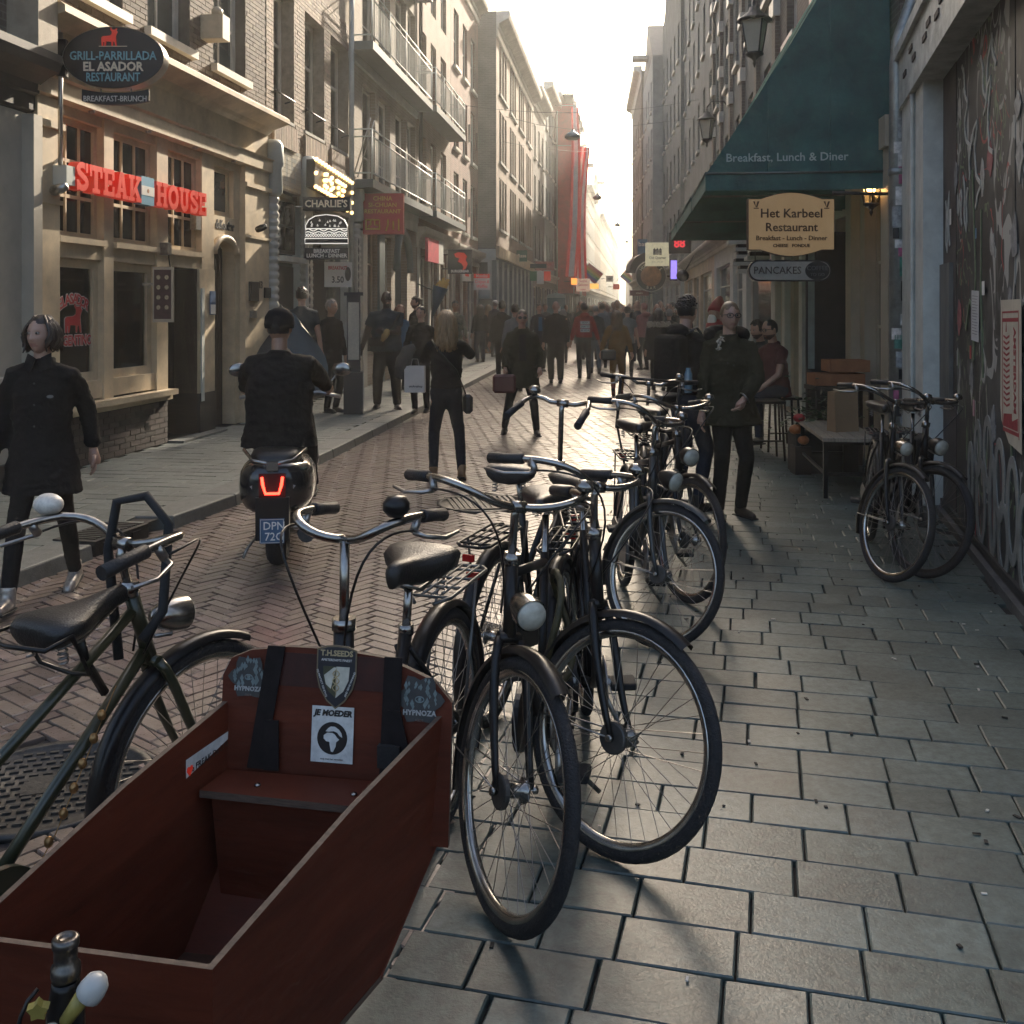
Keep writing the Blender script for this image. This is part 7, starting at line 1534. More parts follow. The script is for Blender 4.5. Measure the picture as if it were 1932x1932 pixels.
    for i in (0,1):
        a = an[i]; f = feet[i]; yaw = (f[3] if len(f) > 3 else 0); pit = f[4] if len(f) > 4 else 0
        Ms = T(*a) @ RZ(yaw) @ RX(pit); sm_ = MB(Ms); sm_.tube([(0,.045,-.045),(0,.03,-.04),(0,-.05,-.048),(0,-.12,-.056),(0,-.175,-.062),(0,-.195,-.066)], [.03,.042,.042,.04,.03,.012], 12); sm_.tube([(0,.0,.06),(0,.005,0),(0,.01,-.05)], [.046,.045,.045], 12)
        so = MB(Ms); so.box(-.042,.042,-.195,.065,-.084,-.07); sh_ = remesh(sm_, shoe, .012, 2, 0, 'shoe'); q = ob('shoe', sh_, man); o2 = so.build('sole', RUBBER, q); bv = o2.modifiers.new('b','BEVEL'); bv.width = .012
    # hair
    st_, hmz = hair[0], hair[1]
    if st_ != 'bald':
        A = T(*hc) @ HR; c = MB(); c.ell(A @ V((0,.012,.018)), (.083,.1,.112), 18, 12, HR.to_3x3()); cut = MB(A)
        me = remesh(c, hmz, .012, 1, .004, 'hair'); Ai = A.inverted(); bm = bmesh.new(); bm.from_mesh(me)
        line = {'short':.052,'bob':.06,'long':.06,'tied':.05,'buzz':.05,'curly':.05,'cap':.05}.get(st_, .05)
        for v in list(bm.verts):
            q = Ai @ v.co
            if (q.y < -.035 and q.z < line+.012*abs(q.x)*10) or q.z < (-.045 if q.y > .02 else -.01): bm.verts.remove(v)
        if st_ == 'buzz':
            for v in bm.verts: v.co = v.co.lerp(hc, .04)
        bm.to_mesh(me); bm.free(); ho = ob('hair', me, man)
        k = MB(); sd = int(x*100)
        if st_ == 'bob': clumps(k, hc, HR, 110, (-.55,pi+.55), .17, .014, sd, .011); 
        if st_ == 'long': clumps(k, hc, HR, 150, (-.35,pi+.35), .42, .022, sd, .013, .03)
        if st_ == 'tied': k.ell(hc+V((0,.09,.03)), (.035,.03,.035), 10, 8)
        if st_ in ('curly','short'):
            rn = random.Random(sd)
            for i in range(240 if st_ == 'curly' else 70):
                a = rn.uniform(0,2*pi); e2 = rn.uniform(.05,1.5) if sin(a) > -.3 else rn.uniform(.62,1.5); p = A @ V((.084*cos(e2)*cos(a),.102*cos(e2)*sin(a)+.012,.112*sin(e2)+.018)); r_ = rn.uniform(.007,.014) if st_ == 'curly' else rn.uniform(.008,.013); k.ell(p, (r_,r_,r_*.8), 6, 5)
        if k.v: k.build('locks', hmz, ho)['kind'] = 'stuff'
    return man, dict(P=P, hc=hc, HR=HR, wp=wp, el=el, M=M, S=S, an=an, sh=sh)
def glasses(man, d, m, sun=False):
    A = T(*d['hc']) @ d['HR']; g = MB(A)
    for s_ in (-1,1): g.tube([(s_*.033+.025*cos(a), -.098-.0+.004*cos(a)*s_, .012+.019*sin(a)) for a in [2*pi*k/18 for k in range(18)]], .0034, 6, closed=True); g.tube([(s_*.058,-.092,.018),(s_*.078,.0,.014)], .003, 5)
    g.tube([(-.009,-.1,.014),(.009,-.1,.014)], .0028, 5); o = g.build('glasses', m, man)
    if sun:
        for s_ in (-1,1): MB(A).prism([(s_*.033+.025*cos(2*pi*k/14), .012+.019*sin(2*pi*k/14)) for k in range(14)], -.101,-.099).build('lens', m, o)
def at_px(px, py, z=0): p = G(px, py, z); return p.x, p.y
# ---- the woman striding in from the left
w1, d = person('woman in long black shirt with dark bobbed hair and silver boots', -2.66, 5.8, .12, 1.6, top=C_BLK, legs=C_BLK, shoe=SIL, hair=('bob',HBRN), fem=True, feet=((.1,.32,.02,0,.25),(-.1,-.3,0,0,-.1)), wr=((.26,.16,.9),(-.26,-.1,.9)), hem=.68, det=True, headturn=-.35, puff=1.12, legw=.9, flare=.03)
for s_ in (-1,1): MB().add([d['P'](s_*.015,-.075,1.5), d['P'](s_*.07,-.05,1.53), d['P'](s_*.085,-.095,1.44), d['P'](s_*.035,-.115,1.42)], [(0,1,2,3)]).build('collar', C_BLK, w1).modifiers.new('s','SOLIDIFY').thickness = .008
for z_ in (1.35,1.22,1.09): MB(T(*d['P'](0,-.15,z_))).ell((0,0,0),(.007,.006,.007),8,6).build('button', C_GRY, w1)
MB(T(.09,-.142,1.27)).prism(oval(.02,.01,16), -.003,.003).build('badge', C_LGR, w1)
# ---- blond woman photographing
w7, d = person('woman seen from behind with long wavy blond hair raising her phone', -.63, 9.8, pi+.1, 1.62, top=C_BLK, legs=C_NAVY, shoe=LEA_T, hair=('long',HBLD), fem=True, feet=((.13,-.04,0,.3),(-.16,.03,.02,-.2,.35)), wr=((.06,-.25,1.47),(-.07,-.25,1.47)), elb=((.75,.1,-1),(-.9,.1,-.8)), hem=.9, det=True, puff=1.03, legw=.95, headtilt=.05)
s = thing('phone', 'small black phone held up by the blond woman', 'phone', T(-.63,9.8,0) @ RZ(pi+.1) @ MX.Scale(.926,4)); MB().box(-.08,.08,-.385,-.375,1.5,1.59).build('body', BLACK, s)
s = thing('shoulder_bag', 'small black bag at the hip of the blond woman', 'bag', T(-.63,9.8,0) @ RZ(pi+.1) @ MX.Scale(.926,4)); q = MB().box(-.27,-.17,-.12,.12,.7,.9).build('body', LEA_B, s); q.modifiers.new('b','BEVEL').width = .03; MB().tube([(-.2,.05,.9),(-.1,.15,1.15),(.08,.13,1.35),(.15,.02,1.46)], .008, 6).build('strap', LEA_B, s)
# ---- woman with sunglasses striding
w8, d = person('woman with sunglasses in an open olive parka striding towards us', .13, 13.4, .05, 1.62, top=C_OLV, legs=C_BLK, hair=('tied',HBRN), fem=True, feet=((.2,-.12,0,.1),(-.24,.12,.02,-.2,.2)), wr=((.24,-.12,.93),(-.24,-.12,.93)), hem=.64, det=True, puff=1.22, flare=.03, open_shirt=C_BLK, hoodie=True)
glasses(w8, d, BLACK, True)
s = thing('handbag', 'maroon handbag on the hip of the woman in sunglasses', 'bag', T(.13-.22,13.4-.2,.56)); q = MB().box(-.16,.14,-.05,.05,0,.24).build('body', mat('maroon_leather', (.08,.015,.015), .5), s); q.modifiers.new('b','BEVEL').width = .03; MB().tube([(-.1,0,.24),(-.02,.03,.5),(.08,0,.24)], .008, 6).build('strap', LEA_B, s)
# ---- woman with glasses, hand on hip
w14, d = person('smiling woman with glasses in a dark parka, hand on hip', 1.72, 8.1, .12, 1.69, top=C_OLV, legs=C_BLK, shoe=mat('boot_brown', (.04,.025,.017), .5, var=.3), hair=('tied',HDBL), fem=True, feet=((.1,.02,0,.3),(-.1,-.02,0,-.2)), wr=((.03,-.25,.98),(-.25,-.06,.86)), elb=((1,.3,.15),(-.4,.9,-.2)), hem=.74, det=True, puff=1.24, flare=.05, hoodie=True, vox=.012, build=1.02)
glasses(w14, d, BLACK)
c = MB(); 
for k in range(15): a = pi*(.02+k*.96/14); p = d['P'](.15*cos(a), .06+.1*sin(a), 1.49+.03*sin(a)); c.ell(p, (.055,.055,.06), 8, 6)
ob('hood', remesh(c, C_BLK, .014, 3, .006, 'hood'), w14)
c = MB(); rn = random.Random(4)
for k in range(12): p = d['P'](-.12+rn.uniform(-.02,.03), -.1+rn.uniform(-.03,.02), 1.42+rn.uniform(-.05,.06)); c.tube([p, p+V((rn.uniform(-.03,.03),-.02,rn.uniform(-.03,.03)))], [.012,.003], 5)
c.build('fur_tuft', mat('fur_pale', (.4,.36,.3), .9, var=.3, ns=40), w14)['kind'] = 'stuff'
for k, (a, b_) in enumerate(((-.07,1.27),(-.02,1.25))): MB(T(*d['P'](a,-.165,b_))).ell((0,0,0),(.007,.005,.007),8,6).build('press_stud', CHROME, w14)
MB().torus(.046,.007,20,6,T(*d['wp'][0].lerp(d['el'][0],.1)) @ RY(.9)).build('bracelet', STEEL, w14)
# ---- man with backpack, looking away
m13, d = person('curly haired man in black jacket with arms folded beside the rack bike', 1.42, 8.35, pi*.72, 1.74, top=C_BLK, legs=C_JEAN, hair=('curly',HBLK), feet=((.1,.02,0,.2),(-.1,-.02,0,-.2)), wr=((-.1,-.24,1.12),(.1,-.22,1.08)), elb=((.6,.4,-.9),(-.6,.4,-.9)), hem=.9, det=True, puff=1.1, headturn=.25, hoodie=True)
s = thing('backpack', 'black backpack with a water bottle on the curly haired man', 'backpack', T(1.42,8.35,0) @ RZ(pi*.72)); q = MB().box(-.14,.14,.1,.27,1.02,1.44).build('body', C_BLK, s); bv = q.modifiers.new('b','BEVEL'); bv.width = .06; bv.segments = 3
for s_ in (-1,1): MB().tube([(s_*.1,.12,1.44),(s_*.11,.0,1.5),(s_*.12,-.13,1.36),(s_*.13,-.1,1.15),(s_*.13,.12,1.05)], .018, 6, flat=.4).build('strap', C_GRY, s)
MB().lathe([(.03,0),(.033,.01),(.033,.15),(.02,.18),(.02,.2)], 12, T(-.16,.16,.98)).build('water_bottle', mat('bottle_blue', (.12,.2,.26), .1, var=.1), s)
# ---- scooter and rider
sx, sy = at_px(525,1066); hd_ = atan2(1,-.13); Mq = T(sx, sy, .002) @ RZ(hd_)
sc_ = thing('scooter', 'black motor scooter with glowing red tail light and blue plate', 'scooter', Mq); SPT = mat('scooter_paint', (.012,.012,.013), .18, var=.15, coat=.5)
def loft(secs, n=18, e=.7):
    mb = MB(); vs = []; fs = []
    for x_, hw_, z0_, z1_ in secs:
        for j in range(n):
            a = 2*pi*j/n; c_, s_ = cos(a), sin(a); vs.append((x_, hw_*abs(c_)**e*(1 if c_ > 0 else -1), (z0_+z1_)/2+(z1_-z0_)/2*abs(s_)**e*(1 if s_ > 0 else -1)))
    for i in range(len(secs)-1):
        for j in range(n): fs.append((i*n+j, i*n+(j+1)%n, (i+1)*n+(j+1)%n, (i+1)*n+j))
    fs += [tuple(range(n-1,-1,-1)), tuple((len(secs)-1)*n+j for j in range(n))]; mb.add(vs, fs, True); return mb
bd_ = loft([(-.36,.09,.46,.64),(-.34,.16,.42,.69),(-.27,.205,.38,.71),(-.1,.235,.35,.72),(.15,.235,.33,.72),(.38,.17,.32,.72),(.46,.12,.3,.66)]).build('body', SPT, sc_)
MB().box(.3,.95,-.16,.16,.26,.32).build('floorboard', RUBBER, sc_); loft([(.92,.17,.28,.5),(.98,.2,.3,.8),(1.02,.17,.4,1.0),(1.05,.08,.6,1.02)]).build('leg_shield', SPT, sc_)
loft([(-.3,.08,.68,.73),(-.22,.15,.67,.77),(.0,.16,.66,.78),(.3,.14,.66,.77),(.5,.08,.64,.73)]).build('seat', LEATHER, sc_)
def swheel(x_, nm):
    o = MB().torus(.165,.06,32,10,T(x_,0,.225) @ RX(pi/2),.065).build('wheel', TREAD, sc_); MB().lathe([(.12,-.04),(.12,.04),(.05,.045)], 20, T(x_,0,.225) @ RX(pi/2)).build('rim', STEEL, o)
swheel(0,'a'); swheel(1.22,'b'); MB().tube([(1.2,.05,.25),(1.02,.05,.9)], .02, 8).tube([(1.2,-.05,.25),(1.02,-.05,.9)], .02, 8).tube([(1.02,0,.8),(.98,0,1.0)], .03, 8).build('fork', STEEL, sc_)
EMR = mat('tail_red', (.5,.01,.01), .3, var=0, em=(1,.03,.015), es=4)
hsg = MB(T(-.365,0,.575)).box(-.012,.02,-.08,.08,-.075,.07).build('tail_housing', mat('tail_dark', (.05,.005,.005), .15), sc_)
MB(T(-.382,0,.575)).tube([(0,.062,.05),(0,.055,.0),(0,.04,-.05),(0,-.04,-.05),(0,-.055,.0),(0,-.062,.05)], .0085, 6).build('tail_light', EMR, hsg)
for s_ in (-1,1): MB(T(-.33,s_*.125,.565) @ RZ(s_*-.5)).prism([(.03,.05),(.012,.06),(-.02,.0),(-.01,-.06),(.02,-.03)], -.012,.012).build('indicator', mat('indicator_lens', (.35,.32,.3), .2, var=.3, ns=40), sc_)
MB().tube([(-.2,.19,.77),(-.34,.12,.72),(-.37,0,.7),(-.34,-.12,.72),(-.2,-.19,.77)], .011, 8).box(-.385,-.355,-.035,.035,.665,.715).build('grab_rail', CHROME, sc_)
MB(T(-.36,0,.4)).box(-.02,.05,-.1,.1,-.16,.1).build('rear_mudguard', BLACK, sc_); pt = MB(T(-.388,0,.3)).box(-.005,.003,-.073,.073,-.075,.075).build('number_plate', mat('plate_blue', (.05,.11,.2), .4, var=.1), sc_)
MB(T(-.3945,0,.3)).tube([(0,-.068,-.07),(0,.068,-.07),(0,.068,.07),(0,-.068,.07)], .002, 4, closed=True).build('plate_border', LIGHTW, pt)
text('DPN', .068, LIGHTW, pt, T(-.395,.0,.03) @ T(0,-.012,.3) @ RZ(-pi/2), bold=.0005, ext=.001, sx=.95); text('72G', .068, LIGHTW, pt, T(-.395,.0,-.035) @ T(0,-.012,.3) @ RZ(-pi/2), bold=.0005, ext=.001, sx=.95)
MB().box(-.378,-.362,-.04,.04,.405,.425).build('reflector', REDL, sc_)
MB().tube([(-.05,-.17,.22),(-.3,-.2,.26)], [.05,.055], 12).build('exhaust', IRON, sc_); MB().tube([(.1,.12,.2),(.05,.2,.1),(.0,.22,.05)], .01, 6).build('stand', STEEL, sc_)
MB().tube([(.9,.36,1.0),(.96,.2,1.03),(.98,0,1.0),(.96,-.2,1.03),(.9,-.36,1.0)], .014, 8).build('handlebar', STEEL, sc_)
for s_ in (-1,1):
    MB().tube([(.94,s_*.24,1.04),(.92,s_*.33,1.16)], .007, 6).build('mirror_arm', CHROME, sc_); mr_ = MB(T(.92,s_*.37,1.2) @ RZ(s_*.25)).ell((0,0,0),(.02,.075,.05),14,8).build('mirror', CHROME, sc_)
wsm = clearglass('windscreen', (.55,.58,.56)); ws_ = MB(); n = 10; vs = []; fs = []
for i in range(8):
    t_ = i/7; z_ = 1.0+.62*t_; x_ = 1.12-.2*t_; hw_ = .27*(1-.75*max(0,t_-.45)**1.5*2.2)
    for j in range(n+1): a = -1+2*j/n; vs.append((x_-.1*a*a, hw_*a, z_-.1*a*a*t_))
for i in range(7):
    for j in range(n): fs.append((i*(n+1)+j, i*(n+1)+j+1, (i+1)*(n+1)+j+1, (i+1)*(n+1)+j))
ws_.add(vs, fs, True); ws_.build('windscreen', mat('smoked_screen', (.17,.18,.18), .25, var=.15, ns=4), sc_)
rp_ = Mq @ V((.08,0,0)); rd, d = person('rider in black padded jacket and cap sitting on the scooter', rp_.x, rp_.y, hd_+pi/2, 1.74, top=C_BLK, legs=C_BLK, sk=SK2, hair=('buzz',HBLK), seat=.72, feet=((.17,-.5,.34),(-.17,-.5,.34)), knee=(.0,-1,.9), wr=((.3,-.6,1.18),(-.3,-.6,1.18)), elb=((.6,.2,-.9),(-.6,.2,-.9)), hem=.8, det=True, puff=1.25, build=1.12, lean=-.0, headturn=-.2, legw=1.15)
A = T(*d['hc']) @ d['HR']; c = MB(A); c.lathe([(.093,.0),(.098,.03),(.094,.075),(.07,.115),(.03,.134),(0,.138)], 20, T(0,.008,-.005)); c.build('cap', C_BLK, rd)
# ---- men and women along the left pavement
KZ = KERB_Z; LG = 'people on the left pavement'; RG = 'people walking in the street'
person('broad man in dark shirt seen from behind at the burger shop', -3.08, 15.0, pi+.2, 1.86, KZ, top=C_TEE, legs=C_NAVY, hair=('short',HBRN), sleeve=.55, build=1.1, hem=.9, group=LG)
person('man in dark coat glancing back beside the burger shop door', -2.72, 15.4, .9, 1.68, KZ, top=C_BLK, legs=C_BLK, sk=SK2, hair=('short',HGRY), hem=.7, puff=1.1, headturn=.2, det=True, group=LG)
m5, d = person('very big bald man in grey shirt eating on the pavement', -1.95, 15.9, .1, 1.82, KZ, top=C_TEE, legs=C_BLK, sk=SK3, hair=('bald',HBLK), build=1.42, sleeve=.6, hem=.84, wr=((-.02,-.3,1.16),(-.38,-.02,.85)), elb=((.6,.5,-.8),(-.5,.9,-.2)), feet=((.16,-.06,0,.2),(-.14,.1,0,-.2)), det=True, legw=1.25, headturn=.35, group=LG)
s = thing('snack', 'paper wrapped snack in the hand of the big bald man', 'food', T(-1.93,15.56,1.24)); MB(RY(.5)).lathe([(.02,-.1),(.05,-.02),(.055,.05),(.03,.1),(0,.11)], 10).build('wrap', mat('snack_paper', (.42,.28,.1), .7, var=.3, ns=20), s)
s = thing('waist_bag', 'dark waist bag slung over the big bald man', 'bag', T(-1.95,15.9,KZ) @ RZ(.1)); q = MB().box(-.26,-.02,-.27,-.2,.98,1.12).build('body', C_BLK, s); q.modifiers.new('b','BEVEL').width = .025; MB().tube([(.22,-.1,1.5),(.1,-.215,1.3),(-.05,-.225,1.12)], .016, 6, flat=.4).build('strap', C_BLK, s)
m6, d = person('woman in black with sunglasses on her head carrying a white bag', -1.36, 15.3, -.1, 1.58, KZ, top=C_BLK, legs=C_BLK, hair=('tied',HBRN), fem=True, feet=((.08,.1,0),(-.08,-.1,0)), wr=((.2,-.15,1.0),(-.24,-.18,.95)), hem=.85, det=True, headturn=-.2, group=LG)
A = T(*d['hc']) @ d['HR'] @ T(0,.035,.08) @ RX(-.6); g_ = MB(A)
for s_ in (-1,1): g_.ell((s_*.035,-.08,.02),(.026,.006,.018),10,6)
g_.build('sunglasses', BLACK, m6)
s = thing('shopping_bag', 'white paper shopping bag hanging from her hand', 'bag', T(*P2(783,712,15.05)) @ RZ(-.1)); MB().box(-.15,.15,-.05,.05,-.22,.17).build('body', mat('bag_white', (.6,.6,.58), .6, var=.06), s); MB().box(-.152,-.1505,-.05,.05,-.22,.17).build('gusset', mat('bag_gold', (.4,.22,.06), .5), s); MB().tube([(-.06,0,.17),(-.04,0,.27),(.04,0,.27),(.06,0,.17)], .004, 5).build('handle', LIGHTW, s); text('smArtshop', .045, SBLK, s, T(.02,-.052,-.13), bold=.001, ext=.0006)
s = thing('draped_jacket', 'grey knitted jacket draped over the arm of that woman', 'jacket', T(-1.53,15.1,.95)); c = MB(); c.tube([(.1,0,.14),(0,-.02,.08),(-.07,-.02,-.1),(-.12,0,-.34)], [.06,.1,.1,.06], 12); c.tube([(.0,0,.1),(-.12,-.02,-.05),(-.18,0,-.3)], [.06,.07,.03], 10); ob('folds', remesh(c, C_GRY, .016, 2, .012, 'folds'), s)
person('bearded man in profile behind the big bald man', -1.9, 20.3, -1.0, 1.78, KZ, top=C_BLK, legs=C_JEAN, hair=('short',HBRN), beard=True, det=True, hem=.9, group=LG)
person('red haired woman half hidden behind the bearded man', -2.15, 19.6, .6, 1.62, KZ, top=C_BLU, legs=C_BLK, hair=('long',hairm('red', (.16,.06,.03))), fem=True, group=LG)
person('man in camouflage jacket behind the blond woman', -1.3, 23.5, .2, 1.72, KZ, top=mat('camo', (.05,.05,.035), .85, var=.7, ns=16, c2=(.16,.14,.09)), legs=C_KHA, sk=SK2, hair=('short',HBLK), det=True, group=LG)
person('woman in dark jacket and wide jeans near the waffle sign', -.92, 29.8, pi+.3, 1.66, KZ, top=C_BLK, legs=C_JEAN, hair=('long',HBRN), fem=True, puff=1.15, legw=1.2, hem=.95, group=LG)
person('fair haired woman with bare legs past the waffle sign', -.82, 35.5, pi-.4, 1.68, KZ, top=C_PNK, legs=C_BLK, shoe=LEA_T, hair=('long',HBLD), fem=True, hem=.8, group=LG)
mw, d = person('man with white cap in dark anorak by the corner block', -.55, 33.0, pi-.5, 1.8, KZ, top=C_NAVY, legs=C_BLK, hair=('short',HGRY), puff=1.15, group=LG)
MB(T(*d['hc']) @ d['HR']).lathe([(.09,.03),(.096,.06),(.08,.11),(.04,.134),(0,.138)], 16).build('cap', LIGHTW, mw)
person('tall man in black hooded coat walking away by the kerb', -.22, 22.8, pi-.1, 1.8, top=C_BLK, legs=C_BLK, hair=('short',HBLK), step=.12, puff=1.12, hem=.82, hoodie=True, group=RG)
person('man in grey jumper behind the woman with sunglasses', .06, 20.5, pi+.2, 1.72, top=C_LGR, legs=C_NAVY, hair=('short',HBRN), step=.1, group=RG)
person('man with blue shirt under open jacket facing us', .72, 27, .2, 1.76, top=C_NAVY, legs=C_BLK, hair=('short',HBLK), open_shirt=C_BLU, det=True, step=.1, group=RG)
person('heavy bald man in long dark coat walking away', .97, 22.6, pi+.05, 1.8, top=C_BLK, legs=C_BLK, sk=SK1, hair=('bald',HBLK), build=1.3, hem=.8, puff=1.05, step=.1, legw=1.3, group=RG)
mr_, d = person('man in red hoodie with white print walking away', 1.7, 24.1, pi+.05, 1.77, top=C_RED, legs=C_NAVY, sk=SK2, hair=('short',HBLK), step=.12, build=1.08, puff=1.08, hoodie=True, hem=.9, wr=((.32,.05,.84),(-.34,.1,.84)), group=RG)
for z_, wd_ in ((1.3,'JEDER'),(1.21,'SAMTID'),(1.12,'MI VIDA')): b_ = MB(T(0,.148,z_)).box(-.11,.11,0,.006,-.035,.035).build('print_bar', LIGHTW, mr_); text(wd_, .06, SBLK, b_, T(0,.157,z_) @ RZ(pi), ext=.001, sx=.9, bold=.001)
w11, d = person('woman in mustard outfit with very long hair striding away', 2.0, 19.5, pi-.15, 1.6, top=C_MUS, legs=C_MUS, shoe=mat('shoe_rust', (.2,.05,.03), .5), hair=('long',HDBL), fem=True, feet=((.06,.3,.1,0,.7),(-.08,-.22,0,0,0)), wr=((.32,.12,.9),(-.3,-.05,.88)), hem=.93, puff=1.12, group=RG)
s = thing('handbag', 'black handbag at the side of the woman in mustard', 'bag', T(1.86,19.35,.72)); q = MB().box(-.18,.1,-.06,.06,-.05,.15).build('body', LEA_B, s); q.modifiers.new('b','BEVEL').width = .03; MB().tube([(-.12,0,.15),(.05,.03,.5),(.2,.05,.7)], .007, 6).build('strap', LEA_B, s)
w12, d = person('woman in black coat with pale fur hood walking away', 2.95, 20.6, pi, 1.64, top=C_BLK, legs=C_BLK, hair=('long',HBRN), fem=True, hem=.66, puff=1.28, step=.1, build=1.08, flare=.03, group=RG)
c = MB(); rn = random.Random(9)
for k in range(200): a = rn.uniform(-.5,pi+.5); p = d['P'](.2*cos(a), .03+.13*sin(a), 1.42+rn.uniform(-.05,.05)); c.tube([p, p+V((cos(a)*.05+rn.uniform(-.02,.02), sin(a)*.05, rn.uniform(-.03,.03)))], [.02,.004], 5)
c.build('fur_collar', MATS['fur_pale'], w12)['kind'] = 'stuff'
person('man in pale jeans and grey hat just past the red hoodie', 2.12, 26.0, pi, 1.72, top=C_NAVY, legs=C_LJ, hair=('buzz',HGRY), step=.1, group=RG)
person('person in grey waistcoat with rucksack straps in the crowd', 2.73, 24.2, pi-.1, 1.68, top=C_LGR, legs=C_BLK, hair=('curly',HBLK), step=.08, sleeve=.5, group=RG)
person('person in pink hooded top in the crowd', 3.55, 27.5, pi+.4, 1.78, top=C_PNK, legs=C_BLK, hair=('short',C_PNK), hoodie=True, puff=1.15, group=RG)
person('bald older man in dark jacket near the bar sign', 3.75, 26.5, pi-.2, 1.76, top=C_NAVY, legs=C_BLK, hair=('bald',HGRY), puff=1.1, group=RG)
person('grey haired woman in dark green coat behind the fur hood', 3.5, 22.8, pi-.2, 1.62, top=C_OLV, legs=C_BLK, hair=('curly',HGRY), fem=True, puff=1.2, hem=.7, group=RG)
person('man in profile by the cream shopfront', 4.2, 26.8, -1.2, 1.8, top=C_BLK, legs=C_NAVY, hair=('short',HBRN), det=True, group=RG)
person('man with denim jacket ahead of the red hoodie', 2.5, 28.5, pi, 1.78, top=C_LJ, legs=C_BLK, hair=('short',HBRN), step=.1, group=RG)
person('man in dark jersey with pale number in the crowd', 3.35, 36, pi, 1.8, top=C_NAVY, legs=C_BLK, hair=('short',HBLK), group=RG)
person('man in grey jacket standing by the portable toilet', 1.1, 34, .3, 1.8, top=C_GRY, legs=C_BLK, hair=('short',HBRN), group=RG)
person('small woman in dark anorak past the heavy bald man', 1.55, 31, pi, 1.62, top=C_NAVY, legs=C_BLK, hair=('bob',HGRY), fem=True, group=RG)
# ---- the two men seated outside the restaurant
for st__ in [o for o in bpy.data.objects if o.name.startswith('stool') and o.parent is None]: pass
ps, d = person('seated man with glasses in dark red shirt outside the restaurant', 3.08, 11.85, -1.05, 1.76, top=mat('shirt_maroon', (.07,.012,.015), .85, var=.3, ns=6), legs=C_JEAN, sk=SK1, hair=('buzz',HBLK), beard=True, seat=.6, feet=((.14,-.42,.12),(-.12,-.36,.12)), knee=(0,-1,.8), wr=((.08,-.34,1.02),(-.1,-.32,1.04)), sleeve=.5, hem=.88, det=True, lean=.16, headturn=-.1)
glasses(ps, d, BLACK)
ps, d = person('second seated man partly hidden behind the one in dark red', 3.12, 12.6, -1.1, 1.72, top=C_NAVY, legs=C_BLK, hair=('short',HBRN), seat=.6, feet=((.14,-.42,.12),(-.12,-.36,.12)), knee=(0,-1,.8), wr=((.08,-.34,1.02),(-.1,-.32,1.04)), sleeve=.5, hem=.88, det=True, lean=.16, beard=True)
# ---- little gnome figure by the wall
p = P2(1350,640,15.5); s = thing('gnome_figure', 'red hooded white bearded figure standing by the restaurant wall', 'figure', T(p.x,15.5,0) @ RZ(-.9))
RDC = mat('gnome_red', (.3,.015,.02), .5, var=.15); MB().lathe([(.2,0),(.24,.3),(.2,.8),(.17,1.1),(.14,1.32),(.06,1.4)], 16, T(0,0,.1)).build('robe', RDC, s); MB().ell((0,-.0,1.57),(.1,.11,.13),14,10).build('head', SK1, s); MB().lathe([(.14,0),(.135,.06),(.1,.16),(.04,.26),(0,.28)], 14, T(0,.02,1.58) @ RX(-.35)).build('hood', RDC, s)
MB().ell((0,-.08,1.46),(.08,.05,.12),12,8).build('beard', LIGHTW, s); MB().box(-.22,.22,-.22,.22,0,.1).build('plinth', STONE, s)
for s_ in (-1,1): MB().tube([(s_*.16,0,1.25),(s_*.24,-.05,1.0),(s_*.12,-.2,.95)], [.06,.055,.04], 10).build('arm', RDC, s)
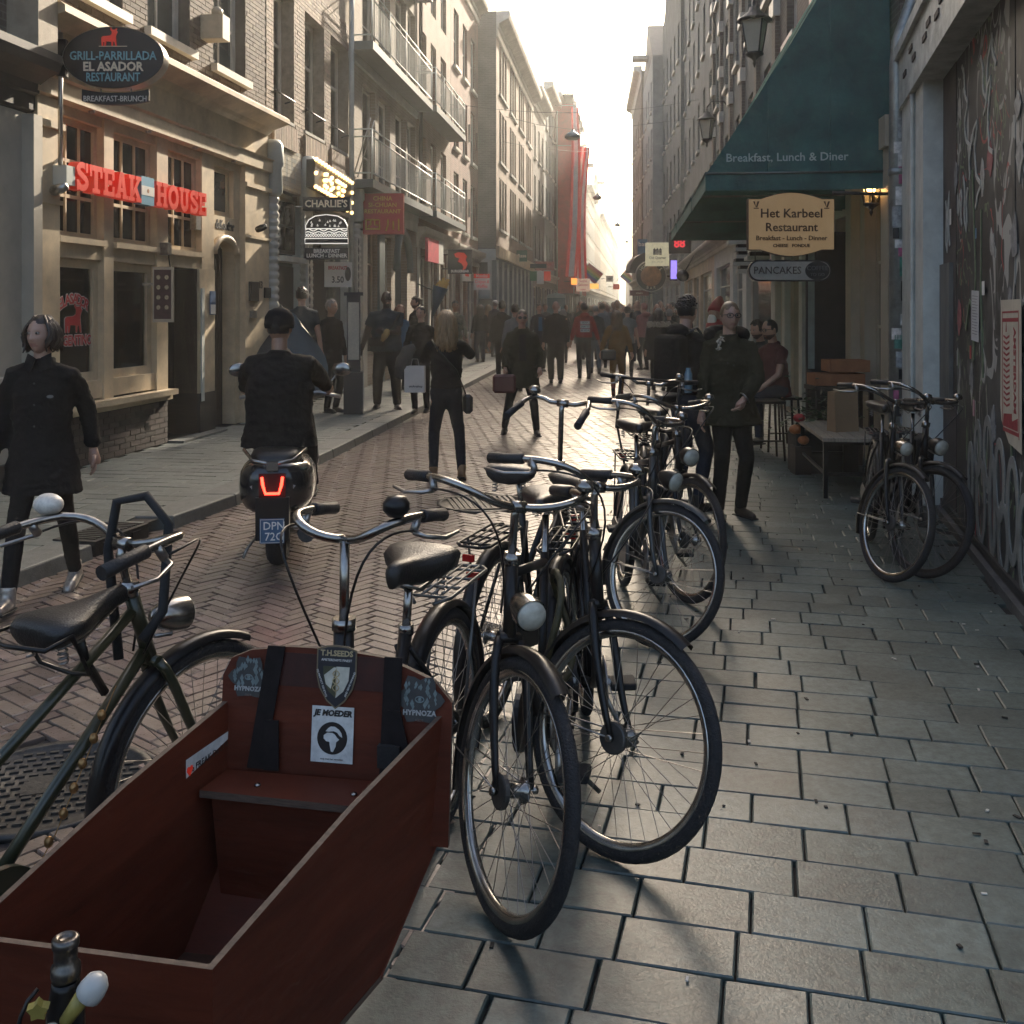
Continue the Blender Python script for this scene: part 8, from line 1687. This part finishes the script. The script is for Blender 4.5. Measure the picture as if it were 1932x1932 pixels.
# ---- the packed crowd farther down, one mass
rn = random.Random(21); cr_ = MB(); mats_ = [C_BLK, C_NAVY, C_GRY, C_BRN, C_TEE, C_RED, C_LGR, C_PNK, SK1, HBRN, HBLK, HBLD]
for k in range(260):
    yy = rn.uniform(30,40) if k < 36 else rn.uniform(38,150); t_ = rn.uniform(.12,.95); xx = kl(yy)+.2+(rx(yy)-.6-kl(yy))*t_
    if yy < 42 and xx < kl(yy)+1.8: xx += 1.6
    h_ = rn.uniform(1.6,1.9); s_ = h_/1.75; tp = rn.choice([0,0,0,1,1,2,3,4,4,6]) if rn.random() > .06 else rn.choice([5,7]); bw = rn.uniform(.9,1.2); n = 10
    cr_.T = T(xx,yy,0) @ RZ(rn.uniform(-.3,.3)) @ MX.Scale(s_,4); st_ = rn.uniform(-.18,.18)
    cr_.m = rn.choice([0,1,1,2]); 
    for q in (-1,1): cr_.tube([(q*.09,0,.95),(q*.1,-q*st_*.4-.02,.5),(q*.09,q*-st_,.03)], [.1,.07,.05], 7); 
    cr_.m = tp; cr_.tube([(0,0,.8),(0,0,1.0),(0,0,1.25),(0,0,1.4),(0,.01,1.47)], [.17*bw,.16*bw,.185*bw,.16*bw,.07], 10, flat=.7)
    for q in (-1,1): cr_.tube([(q*.17*bw,0,1.42),(q*.24*bw,.02,1.15),(q*.25*bw,-.06+q*st_*.5,.88)], [.07,.055,.04], 7)
    cr_.m = 8; cr_.tube([(0,0,1.45),(0,0,1.56)], .05, 7); cr_.ell((0,-.01,1.64),(.075,.095,.115),9,7); cr_.m = rn.choice([9,9,10,10,11]); cr_.ell((0,.014,1.665),(.083,.1,.105),9,7)
    if rn.random() < .3: cr_.ell((0,.06,1.53),(.08,.06,.16),8,6)
o = cr_.build('crowd', mats_); tag(o, 'dense dark crowd filling the far street', 'crowd', kind='stuff')
# ------------------------------------------------------------------ backlit street air
hm = bpy.data.materials.new('haze'); hm.use_nodes = True; hn = hm.node_tree; hn.nodes.remove(hn.nodes['Principled BSDF'])
pv_ = hn.nodes.new('ShaderNodeVolumePrincipled'); pv_.inputs['Density'].default_value = .0024; pv_.inputs['Color'].default_value = (.95,.96,.91,1); pv_.inputs['Anisotropy'].default_value = .5
hn.links.new(pv_.outputs[0], hn.nodes['Material Output'].inputs['Volume'])
hz = MB().box(-60,140,-8.5,425,-1.1,24).build('haze', hm); tag(hz, 'pale backlit haze filling the whole street', 'haze', kind='stuff')
hz.display_type = 'WIRE'
bpy.data.scenes.remove(TMP)
